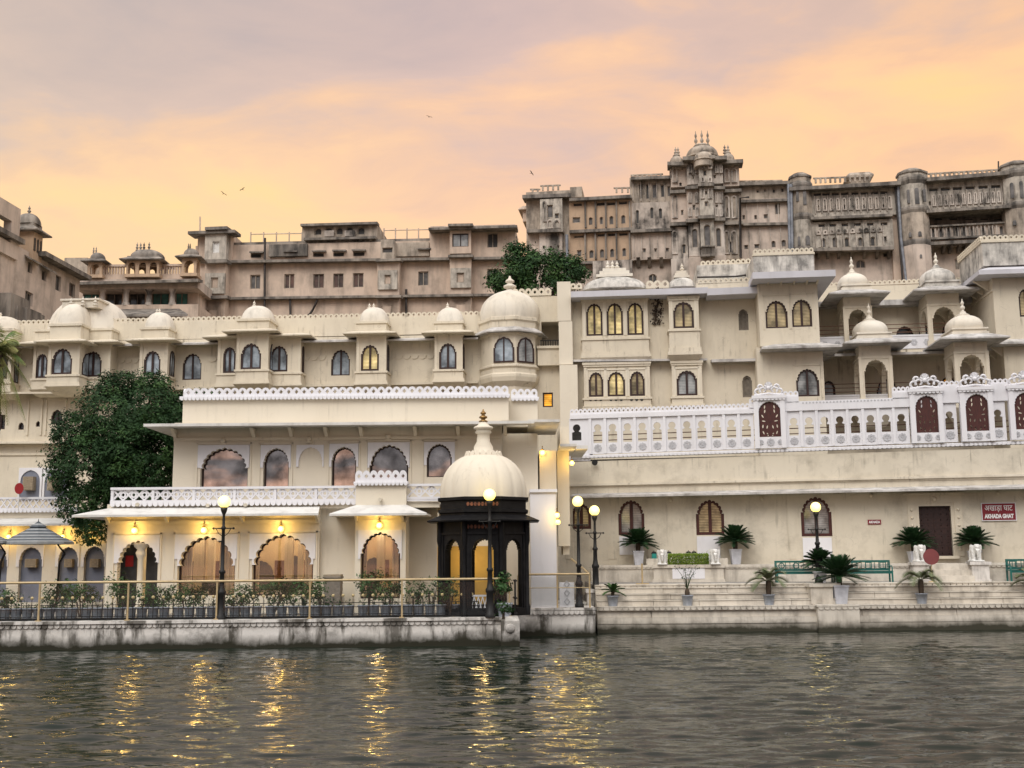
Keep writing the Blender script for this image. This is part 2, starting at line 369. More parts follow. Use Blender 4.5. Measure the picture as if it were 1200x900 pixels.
def water_mat():
    m, nt, b = principled('lake_water', (0.013, 0.019, 0.013), 0.012, spec=0.5)
    b.inputs['IOR'].default_value = 1.36
    L = nt.links.new
    mp = coords(nt, (0.62, 2.4, 1.0))
    n = new(nt, 'ShaderNodeTexNoise'); n.inputs['Scale'].default_value = 1.5; n.inputs['Detail'].default_value = 4; n.inputs['Roughness'].default_value = 0.5; n.inputs['Distortion'].default_value = 0.8
    L(mp.outputs[0], n.inputs[0])
    bp = new(nt, 'ShaderNodeBump'); bp.inputs['Strength'].default_value = 0.38; bp.inputs['Distance'].default_value = 0.05
    L(n.outputs[0], bp.inputs['Height']); L(bp.outputs[0], b.inputs['Normal'])
    return m
water_mat()

# ------------------------------------------------------------------ mesh builder
class MB:
    def __init__(s):
        s.v = []; s.f = []; s.m = []; s.sm = []; s.X = None; s.cuts = [(0, 0)]
    def cut(s):
        if (len(s.v), len(s.f)) != s.cuts[-1]: s.cuts.append((len(s.v), len(s.f)))
    def add(s, verts, faces, m=0, smooth=False):
        o = len(s.v)
        if s.X is not None:
            verts = [s.X @ Vector(v) for v in verts]
        s.v.extend([tuple(v) for v in verts])
        for f in faces:
            s.f.append(tuple(i + o for i in f)); s.m.append(m); s.sm.append(smooth)
    def box(s, x0, x1, y0, y1, z0, z1, m=0):
        if x0 > x1: x0, x1 = x1, x0
        if y0 > y1: y0, y1 = y1, y0
        if z0 > z1: z0, z1 = z1, z0
        s.add([(x0, y0, z0), (x1, y0, z0), (x1, y1, z0), (x0, y1, z0), (x0, y0, z1), (x1, y0, z1), (x1, y1, z1), (x0, y1, z1)],
              [(0, 3, 2, 1), (4, 5, 6, 7), (0, 1, 5, 4), (1, 2, 6, 5), (2, 3, 7, 6), (3, 0, 4, 7)], m)
    def hexa(s, p, m=0):     # 4 bottom + 4 top points, both counter-clockwise from above
        s.add(p, [(0, 3, 2, 1), (4, 5, 6, 7), (0, 1, 5, 4), (1, 2, 6, 5), (2, 3, 7, 6), (3, 0, 4, 7)], m)
    def plate(s, outer, holes, y0, y1, m=0, sides=True):
        """Upright plate in the x-z plane between depths y0 (front) and y1, with real holes."""
        polys = [outer] + list(holes)
        tri = tessellate_polygon([[Vector((x, z, 0)) for x, z in p] for p in polys])
        flat = [q for p in polys for q in p]
        n = len(flat)
        vs = [(x, y0, z) for x, z in flat] + [(x, y1, z) for x, z in flat]
        fs = []
        for a, b, c in tri:
            (ax, az), (bx, bz), (cx, cz) = flat[a], flat[b], flat[c]
            if (bx - ax) * (cz - az) - (bz - az) * (cx - ax) < 0:
                b, c = c, b
            fs.append((a, b, c)); fs.append((c + n, b + n, a + n))
        if sides:
            o = 0
            for k, p in enumerate(polys):
                area = sum(p[i][0] * p[(i + 1) % len(p)][1] - p[(i + 1) % len(p)][0] * p[i][1] for i in range(len(p)))
                ccw = area > 0
                for i in range(len(p)):
                    j = (i + 1) % len(p)
                    q = (o + i, o + i + n, o + j + n, o + j)
                    if ccw != (k == 0):
                        q = q[::-1]
                    fs.append(q)
                o += len(p)
        s.add(vs, fs, m)
    def loft(s, rings, m=0, smooth=False, cap0=True, cap1=True):
        n = len(rings[0]); vs = [p for r in rings for p in r]; fs = []
        for k in range(len(rings) - 1):
            for i in range(n):
                j = (i + 1) % n
                fs.append((k * n + i, k * n + j, (k + 1) * n + j, (k + 1) * n + i))
        s.add(vs, fs, m, smooth)
        if cap0: s.add(rings[0], [tuple(range(n))[::-1]], m)
        if cap1: s.add(rings[-1], [tuple(range(n))], m)
    def lathe(s, cx, cy, prof, n=16, m=0, smooth=True, sx=1.0, sy=1.0, rot=0.0, sq=2.0, rib=0.0, nrib=0):
        rings = []
        for r, z in prof:
            ring = []
            for i in range(n):
                a = 2 * PI * i / n + rot
                c, q = math.cos(a), math.sin(a)
                k = 1.0
                if sq != 2.0:
                    k = (abs(c) ** sq + abs(q) ** sq) ** (-1.0 / sq)
                if rib:
                    k *= 1 - rib * (1 - abs(math.sin(nrib * (a - rot) / 2)) ** 0.5)
                ring.append((cx + r * c * k * sx, cy + r * q * k * sy, z))
            rings.append(ring)
        s.loft(rings, m, smooth)
    def tube(s, pts, r, n=6, m=0, smooth=True):
        pts = [Vector(p) for p in pts]
        rr = r if isinstance(r, (list, tuple)) else [r] * len(pts)
        rings = []
        for i, p in enumerate(pts):
            d = (pts[min(i + 1, len(pts) - 1)] - pts[max(i - 1, 0)])
            d = d.normalized() if d.length > 1e-9 else Vector((0, 0, 1))
            up = Vector((0, 0, 1)) if abs(d.z) < 0.9 else Vector((0, 1, 0))
            a = d.cross(up).normalized(); b = a.cross(d)
            rings.append([tuple(p + (a * math.cos(2 * PI * k / n) - b * math.sin(2 * PI * k / n)) * rr[i]) for k in range(n)])
        s.loft(rings, m, smooth)
    def sphere(s, c, r, n=12, m=0, sz=1.0):
        k = n // 2
        s.lathe(c[0], c[1], [(max(r * math.sin(PI * i / k), r * 0.02), c[2] - r * sz * math.cos(PI * i / k)) for i in range(k + 1)], n, m)
    def build(s, name, mats, parent=None, fix=True, kind=None):
        if len(s.cuts) > 1:      # several pieces: each becomes a part of its own
            s.cut(); cs = s.cuts
            for (v0, f0), (v1, f1) in zip(cs[:-1], cs[1:]):
                q = MB(); q.v = s.v[v0:v1]; q.f = [tuple(i - v0 for i in f) for f in s.f[f0:f1]]; q.m = s.m[f0:f1]; q.sm = s.sm[f0:f1]
                last = q.build(name, mats, parent, fix, kind)
            return last
        me = bpy.data.meshes.new(name)
        me.from_pydata(s.v, [], s.f)
        if isinstance(mats, str): mats = [mats]
        for x in mats: me.materials.append(MATS[x])
        me.polygons.foreach_set('material_index', s.m)
        me.polygons.foreach_set('use_smooth', s.sm)
        if fix:
            bm = bmesh.new(); bm.from_mesh(me)
            bmesh.ops.recalc_face_normals(bm, faces=bm.faces)
            bm.to_mesh(me); bm.free()
        me.update()
        o = bpy.data.objects.new(name, me)
        C.objects.link(o)
        if parent is not None: o.parent = parent
        if kind: o['kind'] = kind
        return o

def tag(o, label, cat, group=None):
    o['label'] = label; o['category'] = cat
    if group: o['group'] = group
    return o

def thing(name, label, cat, mat=None, group=None):
    o = bpy.data.objects.new(name, None)
    o.empty_display_size = 0.3
    C.objects.link(o)
    if mat is not None: o.matrix_world = mat
    return tag(o, label, cat, group)

KIDS = {}
def dup(root, mat, label=None, group=None):
    """A copy of a thing with copies of its parts and their sub-parts (mesh data shared)."""
    def rec(o, p):
        c = o.copy(); C.objects.link(c); c.parent = p
        for ch in o.children: rec(ch, c)
        return c
    r = root.copy(); C.objects.link(r)
    for ch in root.children: rec(ch, r)
    r.matrix_world = mat
    if label: r['label'] = label
    if group: r['group'] = group
    return r

# ------------------------------------------------------------------ facade planes
def ray(px, py):
    return (CR @ Vector(((px - 600.0) / F, (450.0 - py) / F, -1.0)))

class Plane:
    """A vertical plane through the point seen at column px (horizon height) at depth Y; local x runs along it, local y goes into the building."""
    def __init__(s, px, Y, yaw=0.0):
        d = ray(px, 650); d = d * (Y / d.y)
        s.M = Matrix.Translation((d.x, d.y, 0)) @ Matrix.Rotation(R(yaw), 4, 'Z')
        s.ux = Vector((math.cos(R(yaw)), math.sin(R(yaw)), 0)); s.n = Vector((-math.sin(R(yaw)), math.cos(R(yaw)), 0)); s.o = Vector((d.x, d.y, 0))
    def uz(s, px, py, d=0.0):
        r = ray(px, py)
        t = (d - (CO - s.o).dot(s.n)) / r.dot(s.n)
        p = CO + r * t - s.o
        return p.dot(s.ux), p.z + 0.0
    def u(s, px, py, d=0.0): return s.uz(px, py, d)[0]
    def z(s, px, py, d=0.0): return s.uz(px, py, d)[1]
    def rect(s, x0, y0, x1, y1, d=0.0):
        ym, xm = (y0 + y1) / 2, (x0 + x1) / 2
        return s.u(x0, ym, d), s.u(x1, ym, d), s.z(xm, y1, d), s.z(xm, y0, d)
    def w(s, px, py, d=0.0):
        u, z = s.uz(px, py, d)
        return s.o + s.ux * u + s.n * d + Vector((0, 0, z))

# ------------------------------------------------------------------ architectural helpers
def arch(xc, zb, zt, w, lobes=3, sh=0.92, spring=0.55, depth=0.08, steps=6, point=0.03):
    """Outline of a cusped arch, counter-clockwise from the lower left."""
    h = zt - zb; a = w / 2; zs = max(zb + h * spring, zt - a * sh * 1.12)
    pts = [(xc - a, zb), (xc + a, zb), (xc + a, zs)]
    n = lobes * steps
    for i in range(n + 1):
        t = PI * i / n
        k = 1 - depth * (1 - abs(math.sin(lobes * t)) ** 0.6)
        pt = 1 + point * max(0, 1 - abs(t - PI / 2) * 4.5)
        pts.append((xc + a * sh * k * math.cos(t), zs + (zt - zs) * k * math.sin(t) * pt / (1 + point)))
    pts.append((xc - a, zs))
    return pts

def rectp(x0, x1, z0, z1): return [(x0, z0), (x1, z0), (x1, z1), (x0, z1)]

def window(parent, xc, zb, zt, w, y, pane='pane_blind', frame='wood_dark', fr=0.07, rec=0.14, mull=True, lobes=7, sh=0.90, spring=0.60, depth=0.10, kind='arch', rails=0, thick=0.10, name='window', pname='pane'):
    """A framed window set into an opening at depth y; returns the outline to cut."""
    if kind == 'arch':
        o = arch(xc, zb, zt, w, lobes, sh, spring, depth); i = arch(xc, zb + fr, zt - fr, w - 2 * fr, lobes, sh, spring, depth * 0.6)
    else:
        o = rectp(xc - w / 2, xc + w / 2, zb, zt); i = rectp(xc - w / 2 + fr, xc + w / 2 - fr, zb + fr, zt - fr)
    mb = MB()
    e = 0.004
    of = [(xc + (x - xc) * (1 + 2 * e / w) , z + (e if z > (zb + zt) / 2 else -e)) for x, z in o]
    mb.plate(of, [i], y + rec - thick * 0.6, y + rec + thick * 0.4)
    if mull:
        mb.box(xc - fr * 0.55, xc + fr * 0.55, y + rec - thick * 0.55, y + rec + 0.02, zb + fr * 0.9, zt - fr * 0.95)
    for k in range(rails):
        z = zb + (zt - zb) * (k + 1) / (rails + 1)
        mb.box(xc - w / 2 + fr * 0.9, xc + w / 2 - fr * 0.9, y + rec - thick * 0.45, y + rec + 0.015, z - fr * 0.3, z + fr * 0.3)
    f = mb.build(name, frame, parent)
    g = MB()
    g.plate([(xc + (x - xc) * 1.02, z) for x, z in i], [], y + rec + 0.022, y + rec + 0.034)
    g.build(pname, pane, f)
    return o

def finial(mb, cx, cy, z, h, r, m=0, n=10):
    p = [(r, 0), (r * 1.15, .06), (r * .55, .16), (r * .45, .22), (r * .95, .30), (r * 1.0, .40), (r * .5, .50), (r * .35, .56), (r * .7, .64), (r * .62, .74), (r * .25, .84), (r * .12, 1.0)]
    mb.lathe(cx, cy, [(a, z + b * h) for a, b in p], n, m)

def dome_prof(r, z0, h, bulge=0.06, k=12, tip=0.1):
    pr = []
    for i in range(k + 1):
        t = i / k * PI / 2
        pr.append((max(r * math.cos(t) * (1 + bulge * math.sin(2 * t)), r * tip), z0 + h * math.sin(t)))
    return pr

def bangla(mb, x0, x1, y0, y1, z0, h, m=0, sq=3.2, n=32, tip=0.12, k=9):
    """Curved rectangular roof."""
    cx, cy, a, b = (x0 + x1) / 2, (y0 + y1) / 2, (x1 - x0) / 2, (y1 - y0) / 2
    rings = []
    for i in range(k + 1):
        t = i / k * PI / 2
        s_ = max(math.cos(t) ** 0.75, tip); ex = sq + (2.2 - sq) * (i / k)
        ring = []
        for j in range(n):
            q = 2 * PI * j / n + PI / n
            c, d = math.cos(q), math.sin(q)
            kk = (abs(c) ** ex + abs(d) ** ex) ** (-1 / ex)
            ring.append((cx + a * s_ * c * kk, cy + b * s_ * d * kk, z0 + h * math.sin(t)))
        rings.append(ring)
    mb.loft(rings, m, True)

def ring_eave(mb, x0, x1, y0, y1, z, proj, rise, th=0.07, m=0, back=True):
    """Sloped stone eave running round a box (front and both sides)."""
    yb1 = y1 + (proj if back else 0)
    o0 = [(x0 - proj, y0 - proj), (x1 + proj, y0 - proj), (x1 + proj, yb1), (x0 - proj, yb1)]
    i0 = [(x0, y0), (x1, y0), (x1, y1), (x0, y1)]
    mb.loft([[(x, y, z) for x, y in o0], [(x, y, z + th) for x, y in o0], [(x, y, z + rise + th) for x, y in i0]], m)

def eave(mb, u0, u1, y_out, y_in, z, rise, th=0.07, m=0, kl=0.0, kr=0.0):
    """A straight sloping eave slab: outer edge u0..u1 at y_out, inner edge pulled in by kl / kr."""
    mb.hexa([(u0, y_out, z), (u1, y_out, z), (u1 - kr, y_in, z + rise), (u0 + kl, y_in, z + rise),
             (u0, y_out, z + th), (u1, y_out, z + th), (u1 - kr, y_in, z + rise + th), (u0 + kl, y_in, z + rise + th)], m)

def crenel(mb, u0, u1, y, z0u, z0v, h, pitch, th=0.12, m=0, hole=True, style='round'):
    """Row of rounded merlons pierced by a diamond between each pair; base height may run from z0u to z0v."""
    n = max(1, round((u1 - u0) / pitch)); p = (u1 - u0) / n
    for i in range(n):
        a = u0 + i * p; xc = a + p / 2; z = z0u + (z0v - z0u) * (i + 0.5) / n
        top = []
        for k in range(7):
            t = PI * k / 6
            top.append((xc + p / 2 * math.cos(t) * (1.0 if k in (0, 6) else 0.94), z + h * 0.62 + h * 0.38 * math.sin(t)))
        outer = [(a, z), (a + p, z)] + top
        hs = []
        if hole:
            r = min(p * 0.25, h * 0.24); zc = z + h * 0.48
            if style == 'round':
                hs = [[(xc + r * math.cos(q), zc + r * 1.2 * math.sin(q)) for q in (0, PI / 2, PI, 1.5 * PI)]]
        mb.plate(outer, hs, y, y + th, m)

def lattice(mb, u0, u1, y, z0, z1, pitch, bar=0.035, th=0.06, m=0, circles=True):
    n = max(1, round((u1 - u0) / pitch)); p = (u1 - u0) / n; h = z1 - z0
    for i in range(n):
        a = u0 + i * p
        for (xa, xb) in ((a, a + p), (a + p, a)):
            d = Vector((xb - xa, h)); q = Vector((-d.y, d.x)).normalized() * bar / 2
            o = 0.0 if xb > xa else 0.004
            vs = [(xa + q.x, y + o, z0 + q.y), (xa - q.x, y + o, z0 - q.y), (xb - q.x, y + o, z1 - q.y), (xb + q.x, y + o, z1 + q.y)]
            mb.add(vs + [(x, yy + th, z) for x, yy, z in vs], [(0, 1, 2, 3), (7, 6, 5, 4), (0, 4, 5, 1), (1, 5, 6, 2), (2, 6, 7, 3), (3, 7, 4, 0)], m)
        if circles:
            xc, zc, r = a + p, (z0 + z1) / 2, min(p, h) * 0.30
            if i < n - 1:
                oc = [(xc + r * math.cos(2 * PI * k / 10), zc + r * math.sin(2 * PI * k / 10)) for k in range(10)]
                ic = [(xc + (r - bar) * math.cos(2 * PI * k / 10), zc + (r - bar) * math.sin(2 * PI * k / 10)) for k in range(10)]
                mb.plate(oc, [ic], y - 0.006, y + th - 0.004, m)

def scallops(mb, u0, u1, y, zt0, zt1, h, pitch, th=0.05, m=0):
    """Hanging row of half-round pendants under a ledge."""
    n = max(1, round((u1 - u0) / pitch)); p = (u1 - u0) / n
    for i in range(n):
        a = u0 + i * p; z = zt0 + (zt1 - zt0) * (i + 0.5) / n
        pts = [(a + p / 2 + p * 0.46 * math.cos(PI + PI * k / 5), z - h * 0.35 + h * 0.65 * math.sin(PI + PI * k / 5)) for k in range(6)]
        mb.plate([(a + p * 0.96, z), (a + p * 0.04, z)] + pts, [], y, y + th, m)

def globe_lamp_light(loc, energy, col=(1.0, 0.62, 0.16), r=0.12, name='lamp_glow'):
    l = bpy.data.lights.new(name, 'POINT'); l.energy = energy; l.color = col; l.shadow_soft_size = r
    o = bpy.data.objects.new(name, l); C.objects.link(o); o.location = loc
    return o
# ================================================================== ground, water
def grid_axis(segs):
    out = []
    for a, b, n in segs:
        out += [a + (b - a) * i / n for i in range(n)]
    out.append(segs[-1][1])
    return out

def build_water():
    xs = grid_axis([(-400, -60, 6), (-60, -24, 40), (-24, 24, 400), (24, 60, 40), (60, 400, 6)])
    ys = grid_axis([(-300, -10, 8), (-10, 12, 50), (12, 30, 420), (30, 48, 280), (48, 60, 4)])
    rnd = random.Random(5)
    waves = []
    for i in range(26):
        lam = 0.40 * (1.085 ** i) * rnd.uniform(0.85, 1.15)
        th = rnd.gauss(PI / 2, 0.34)
        waves.append((2 * PI / lam * math.cos(th), 2 * PI / lam * math.sin(th), rnd.uniform(0, 6.28), 0.0058 * lam ** 0.12))
    vs = []; nx = len(xs)
    for y in ys:
        for x in xs:
            z = 0.0
            if -12 < y < 52 and abs(x) < 62:
                q = noise.noise(Vector((x * 0.12, y * 0.16, 0.3))) * 0.8 + 1.0
                for kx, ky, ph, am in waves:
                    z += am * math.sin(kx * x + ky * y + ph)
                n3 = noise.noise(Vector((x * 1.05, y * 3.6, 1.7)))
                n4 = noise.noise(Vector((x * 2.0, y * 6.8, 5.7)))
                f = min(1.0, max(0.5, (50 - y) / 16))
                z = (z * 0.62 + 0.036 * n3 + 0.017 * n4) * q * f
            vs.append((x, y, z))
    fs = []
    for j in range(len(ys) - 1):
        for i in range(nx - 1):
            a = j * nx + i
            fs.append((a, a + 1, a + nx + 1, a + nx))
    mb = MB(); mb.add(vs, fs, 0, True)
    return mb.build('lake_water', 'lake_water', fix=False, kind='structure')
build_water()

def build_ground():
    xs = [-900, -500, -250, -120, -80, -60, -40, -20, 0, 20, 40, 60, 80, 120, 250, 500, 900]
    ys = [49.9, 53, 58, 62, 66, 70, 74, 78, 82, 86, 90, 95, 100, 110, 130, 160, 240, 400, 900]
    def h(y):
        t = min(1, max(0, (y - 62) / 22)); t = t * t * (3 - 2 * t)
        q = min(1, max(0, (y - 130) / 250))
        return 0.5 + 17.5 * t - 12 * q
    vs = [(x, y, h(y)) for y in ys for x in xs]
    n = len(xs)
    fs = [(j * n + i, j * n + i + 1, (j + 1) * n + i + 1, (j + 1) * n + i) for j in range(len(ys) - 1) for i in range(n - 1)]
    mb = MB(); mb.add(vs, fs, 0, True)
    mb.build('ground', 'ground_earth', fix=False, kind='structure')
build_ground()

# ================================================================== old palaces on the hill
def block(parent, pl, x0, x1, yt, yb, d, depth, mat, wins=(), frame='old_grey', name='wall', rec=0.18, fr=0.07, thick=0.35, zb=None, plinth=None):
    xm = (x0 + x1) / 2
    u0 = pl.u(x0, (yt + yb) / 2, d); u1 = pl.u(x1, (yt + yb) / 2, d)
    z0 = pl.z(xm, yb, d) if zb is None else zb; z1 = pl.z(xm, yt, d)
    if zb is None and yb >= 345 and pl.o.y > 75: z0 = 15.0      # down into the hillside
    holes = []
    for wdef in wins:
        a, b, c, e = wdef[:4]
        pane = wdef[4] if len(wdef) > 4 else 'old_void'
        kind = wdef[5] if len(wdef) > 5 else 'rect'
        wu0, wu1, wz0, wz1 = pl.rect(a, b, c, e, d)
        kw = dict(mull=(c - a) > 9 and kind != 'slot', fr=fr if kind != 'slot' else 0.04, rec=rec)
        o = window(parent, (wu0 + wu1) / 2, wz0, wz1, wu1 - wu0, d, pane=pane, frame=wdef[6] if len(wdef) > 6 else frame,
                   kind='arch' if kind == 'arch' else 'rect', lobes=3, depth=0.03, sh=1.0, **kw)
        holes.append(o)
    mb = MB()
    mb.plate(rectp(u0, u1, z0, z1), holes, d, d + thick)
    mb.box(u0, u1, d + thick, d + depth, z0, z1)
    mb.build(name, mat, parent)
    return u0, u1, z0, z1

def slab(mb, pl, x0, x1, yl, yr, d, proj, th, m=0, over=0.0, depth=0.6, drop=0.0):
    """Thin ledge along a facade, its underside following the line (x0,yl)-(x1,yr)."""
    d2 = d - proj
    u0, z0 = pl.uz(x0, yl, d2); u1, z1 = pl.uz(x1, yr, d2)
    u0 -= over; u1 += over
    mb.hexa([(u0, d2, z0 - drop), (u1, d2, z1 - drop), (u1, d + depth, z1), (u0, d + depth, z0),
             (u0, d2, z0 + th - drop), (u1, d2, z1 + th - drop), (u1, d + depth, z1 + th), (u0, d + depth, z0 + th)], m)

# ---- the tall weathered palace at right, on the ridge
OP = Plane(820, 106, -8)
T = thing('hilltop_palace', 'huge weathered grey and ochre palace with a central domed tower on the ridge behind', 'palace', OP.M)
V, S = 'old_void', 'old_shutter'
# S1: left corner block
block(T, OP, 617, 669, 224, 345, 0, 14, 'old_grey', name='wall')
block(T, OP, 633, 659, 233, 272, -0.9, 1.2, 'old_panel', [(641, 240, 648, 255, S), (650, 250, 655, 256, S)])
block(T, OP, 632, 659, 272, 300, -0.6, 0.9, 'old_white', [(636, 288, 638.4, 291.5, V, 'slot'), (644.5, 288, 647, 291.5, V, 'slot'), (653, 287.5, 655.5, 291, V, 'slot')])
block(T, OP, 620, 632, 272, 345, -0.3, 0.6, 'old_pink')
block(T, OP, 634, 664, 300, 345, -0.3, 0.6, 'old_pink')
# S2
ws = [(671, 254.5, 680, 261, S), (690, 254.5, 694.5, 263.5, S, 'arch'), (702.5, 254, 707, 263, S, 'arch'), (714, 253, 719, 263, S, 'arch'), (728, 252, 733, 262, S, 'arch'),
      (672, 238, 682, 241.5, V, 'slot'), (699, 237, 709, 241, V, 'slot'), (711, 237, 721, 240.5, V, 'slot'), (725, 236, 735, 239.5, V, 'slot')]
block(T, OP, 667, 740, 231, 270, -0.2, 14, 'old_orange', ws)
ws = [(676, 293, 681.5, 300, S), (690.5, 293, 696, 302.5, S, 'arch'), (703, 292, 708, 302, S, 'arch'), (715, 291.5, 720, 301.5, S, 'arch'), (729, 290.5, 734, 300.5, S, 'arch'),
      (700, 274, 710, 277, V, 'slot'), (712, 273.5, 722, 276.5, V, 'slot'), (725.5, 273, 735.5, 276, V, 'slot'), (673, 276, 684, 278.5, V, 'slot')]
block(T, OP, 667, 741, 270, 307, -0.1, 14, 'old_orange', ws)
block(T, OP, 668, 741, 307, 350, 0.3, 13, 'old_pink')
block(T, OP, 695, 741, 305, 350, -1.0, 1.4, 'old_white')
# S3
block(T, OP, 738, 788, 207, 237, 0.1, 13, 'old_grey', [(749, 216, 753.5, 233, V), (757, 216, 761, 233, V), (764, 215, 770, 232, S), (774, 216, 779, 231, V), (782, 218, 786, 230, S)])
block(T, OP, 739, 788, 237, 269, -0.1, 13, 'old_white', [(745, 246, 749, 262, V, 'arch'), (762, 243, 766, 256, V, 'arch'), (772, 244, 776, 256, V, 'arch')], frame='old_black')
block(T, OP, 740, 788, 271, 304, -0.2, 13, 'old_pink', [(753, 291, 757, 296, S), (766.5, 291, 770, 295.5, S), (780, 290.5, 784, 295, S)])
block(T, OP, 741, 790, 304, 350, 0.5, 12, 'old_pink', [(760, 321, 770, 331, V, 'arch')])
# S4: the tower
block(T, OP, 786, 868, 192, 306, 0.0, 12, 'old_grey', name='tower_body')
for (a, b, c, e, d, mt, wn) in [
    (786, 805, 193, 219, -0.6, 'old_pink', [(796, 214, 799, 218, V, 'slot')]), (805, 819, 190, 216, -1.4, 'old_white', [(811, 205, 814, 210, V)]),
    (819, 834, 188, 215, -2.2, 'old_panel', [(824, 199, 828, 206, V), (824.5, 190, 828, 196, S)]), (834, 847, 190, 215, -1.4, 'old_white', [(836, 205, 839, 209, V)]), (847, 866, 192, 218, -0.6, 'old_pink', []),
    (786, 805, 225, 260, -0.7, 'old_pink', [(798, 246, 801, 252, S)]), (805, 820, 221, 257, -1.5, 'old_pink', [(811.5, 240, 815, 246, V)]),
    (820, 836, 217, 252, -2.3, 'old_panel', [(825.5, 236, 830, 242, S), (826, 224, 829, 228, S, 'slot')]), (836, 848, 221, 255, -1.5, 'old_white', [(838.5, 240, 841.5, 245, V)]), (848, 868, 226, 260, -0.7, 'old_grey', [(852, 244, 855, 251, S)]),
    (787, 806, 266, 303, -0.7, 'old_white', [(799, 286, 804, 297, V, 'arch')]), (807, 820, 262, 300, -1.5, 'old_white', [(811, 268, 818, 290, S, 'arch')]),
    (821, 837, 255, 300, -2.3, 'old_panel', [(825, 263, 833, 288, S, 'arch')]), (837, 849, 258, 300, -1.5, 'old_white', [(839, 267, 845, 289, S, 'arch')]), (849, 869, 264, 304, -0.7, 'old_grey', [(853, 283, 859, 296, S, 'arch')]),
    (787, 808, 303, 350, -0.9, 'old_white', []), (808, 852, 300, 350, -2.0, 'old_pink', []), (852, 870, 303, 350, -0.7, 'old_orange', [(854, 298.5 + 5, 866, 298.5 + 9, V, 'slot')])]:
    block(T, OP, a, b, c, e, d, 1.0 - d, mt, wn)
mb = MB()
for (x0, x1, yl, yr, d, pr, th) in [
    (782, 806, 192, 192, -0.6, 1.0, 0.35), (800, 852, 186, 185, -1.4, 1.0, 0.35), (846, 871, 190, 189, -0.6, 1.0, 0.35), (816, 838, 184, 184, -2.2, 0.5, 0.35),
    (785, 806, 225, 224, -0.7, 0.5, 0.3), (803, 821, 220, 219, -1.5, 0.5, 0.3), (818, 837, 216.5, 216, -2.3, 0.5, 0.3), (835, 850, 220, 220, -1.5, 0.5, 0.3), (847, 869, 224, 223, -0.7, 0.5, 0.3),
    (785, 806, 263, 262, -0.7, 0.5, 0.3), (804, 822, 259, 258, -1.5, 0.5, 0.3), (818, 838, 254.5, 254, -2.3, 0.5, 0.3), (836, 850, 257, 257, -1.5, 0.5, 0.3), (847, 871, 262, 261, -0.7, 0.5, 0.3),
    (612, 669, 231, 229, 0, 1.0, 0.35), (617, 660, 271, 270, -0.6, 0.6, 0.3), (667, 740, 234, 230, 0, 0.9, 0.3), (667, 742, 271.5, 268, 0, 0.7, 0.28), (739, 788, 209, 207.5, 0, 0.6, 0.3), (739, 788, 271, 269, 0, 0.8, 0.3), (668, 741, 308, 306, 0, 0.6, 0.25)]:
    slab(mb, OP, x0, x1, yl, yr, d, pr, th, depth=1.0, drop=0.12)
for x in (686, 698, 710, 722.5, 738): # pilasters
    for (a, b) in ((236, 267), (273, 304)):
        u0, u1, z0, z1 = OP.rect(x - 1, a, x + 1, b, -0.25)
        mb.box(u0, u1, -0.42, 0, z0, z1)
for x in (748, 761, 775):
    u0, u1, z0, z1 = OP.rect(x - 2.2, 302, x + 2.2, 311, -0.4)
    mb.hexa([(u0, 0.3, z0), (u1, 0.3, z0), (u1, 0.6, z0), (u0, 0.6, z0), (u0, -0.6, z1), (u1, -0.6, z1), (u1, 0.6, z1), (u0, 0.6, z1)])
mb.build('cornice', 'old_black', T)
mb = MB()
def strip(x, y0, y1, d, w_=.7):
    u0, u1, z0, z1 = OP.rect(x - w_ / 2, y0, x + w_ / 2, y1, d); mb.box(u0, u1, d - .16, d + .1, z0, z1)
def nframe(x0, y0, x1, y1, d, lob=3):
    u0, u1, z0, z1 = OP.rect(x0, y0, x1, y1, d); xc = (u0 + u1) / 2; w_ = u1 - u0
    mb.plate(arch(xc, z0, z1, w_, lob, 1.0, .62, .03), [arch(xc, z0 + .12, z1 - .14, w_ - .26, lob, 1.0, .62, .03)], d - .13, d + .02)
mb.cut()
for i in range(12):
    x = 955 + i * 7.6; strip(x, 230 - i * .3, 251 - i * .3, 0)
    nframe(x + 1.4, 233 - i * .3, x + 6.4, 248 - i * .3, 0)
mb.cut()
for i in range(11):
    x = 955 + i * 8.0; strip(x, 267 - i * .4, 290 - i * .25, -.3)
    if i < 10: mb.cut(); nframe(x + 1.3, 270 - i * .4, x + 6.7, 275.5 - i * .4, -.3, 1)
mb.cut()
for i in range(13):
    x = 1091 + i * 6.9; strip(x, 225 - i * .4, 245 - i * .4, 0)
    nframe(x + 1.2, 228 - i * .4, x + 5.7, 242 - i * .4, 0)
mb.cut()
for i in range(9): mb.cut(); nframe(1098 + i * 9 - 8, 264.5 - i * .3, 1098 + i * 9 - 1.5, 280 - i * .3, .3)
mb.cut()
for x in (875, 888, 900, 912): strip(x, 237, 262, 0); strip(x + 3, 266, 303, -.1)
mb.cut()
for (x0, x1, d) in ((787.5, 794, -.6), (848.5, 855, -.6), (857, 864, -.6)):
    for (y0, y1) in ((197, 214), (229, 256), (270, 298)): mb.cut(); nframe(x0, y0, x1, y1, d - .1)
mb.cut()
for (x0, x1, d) in ((806.5, 811, -1.5), (814.5, 818.5, -1.5), (838, 842, -1.5), (843, 847, -1.5)):
    for (y0, y1) in ((193, 203), (225, 238), (243, 254)): mb.cut(); nframe(x0, y0, x1, y1, d)
mb.cut()
for (x0, x1) in ((821, 826), (829.5, 834.5)):
    for (y0, y1) in ((191, 198), (207, 214), (220, 233)): mb.cut(); nframe(x0, y0, x1, y1, -2.3)
mb.cut()
for x in (742, 751, 760.5, 769.5, 778.5): mb.cut(); strip(x, 211, 236, .1); mb.cut(); strip(x + 1, 274, 302, -.2)
mb.cut()
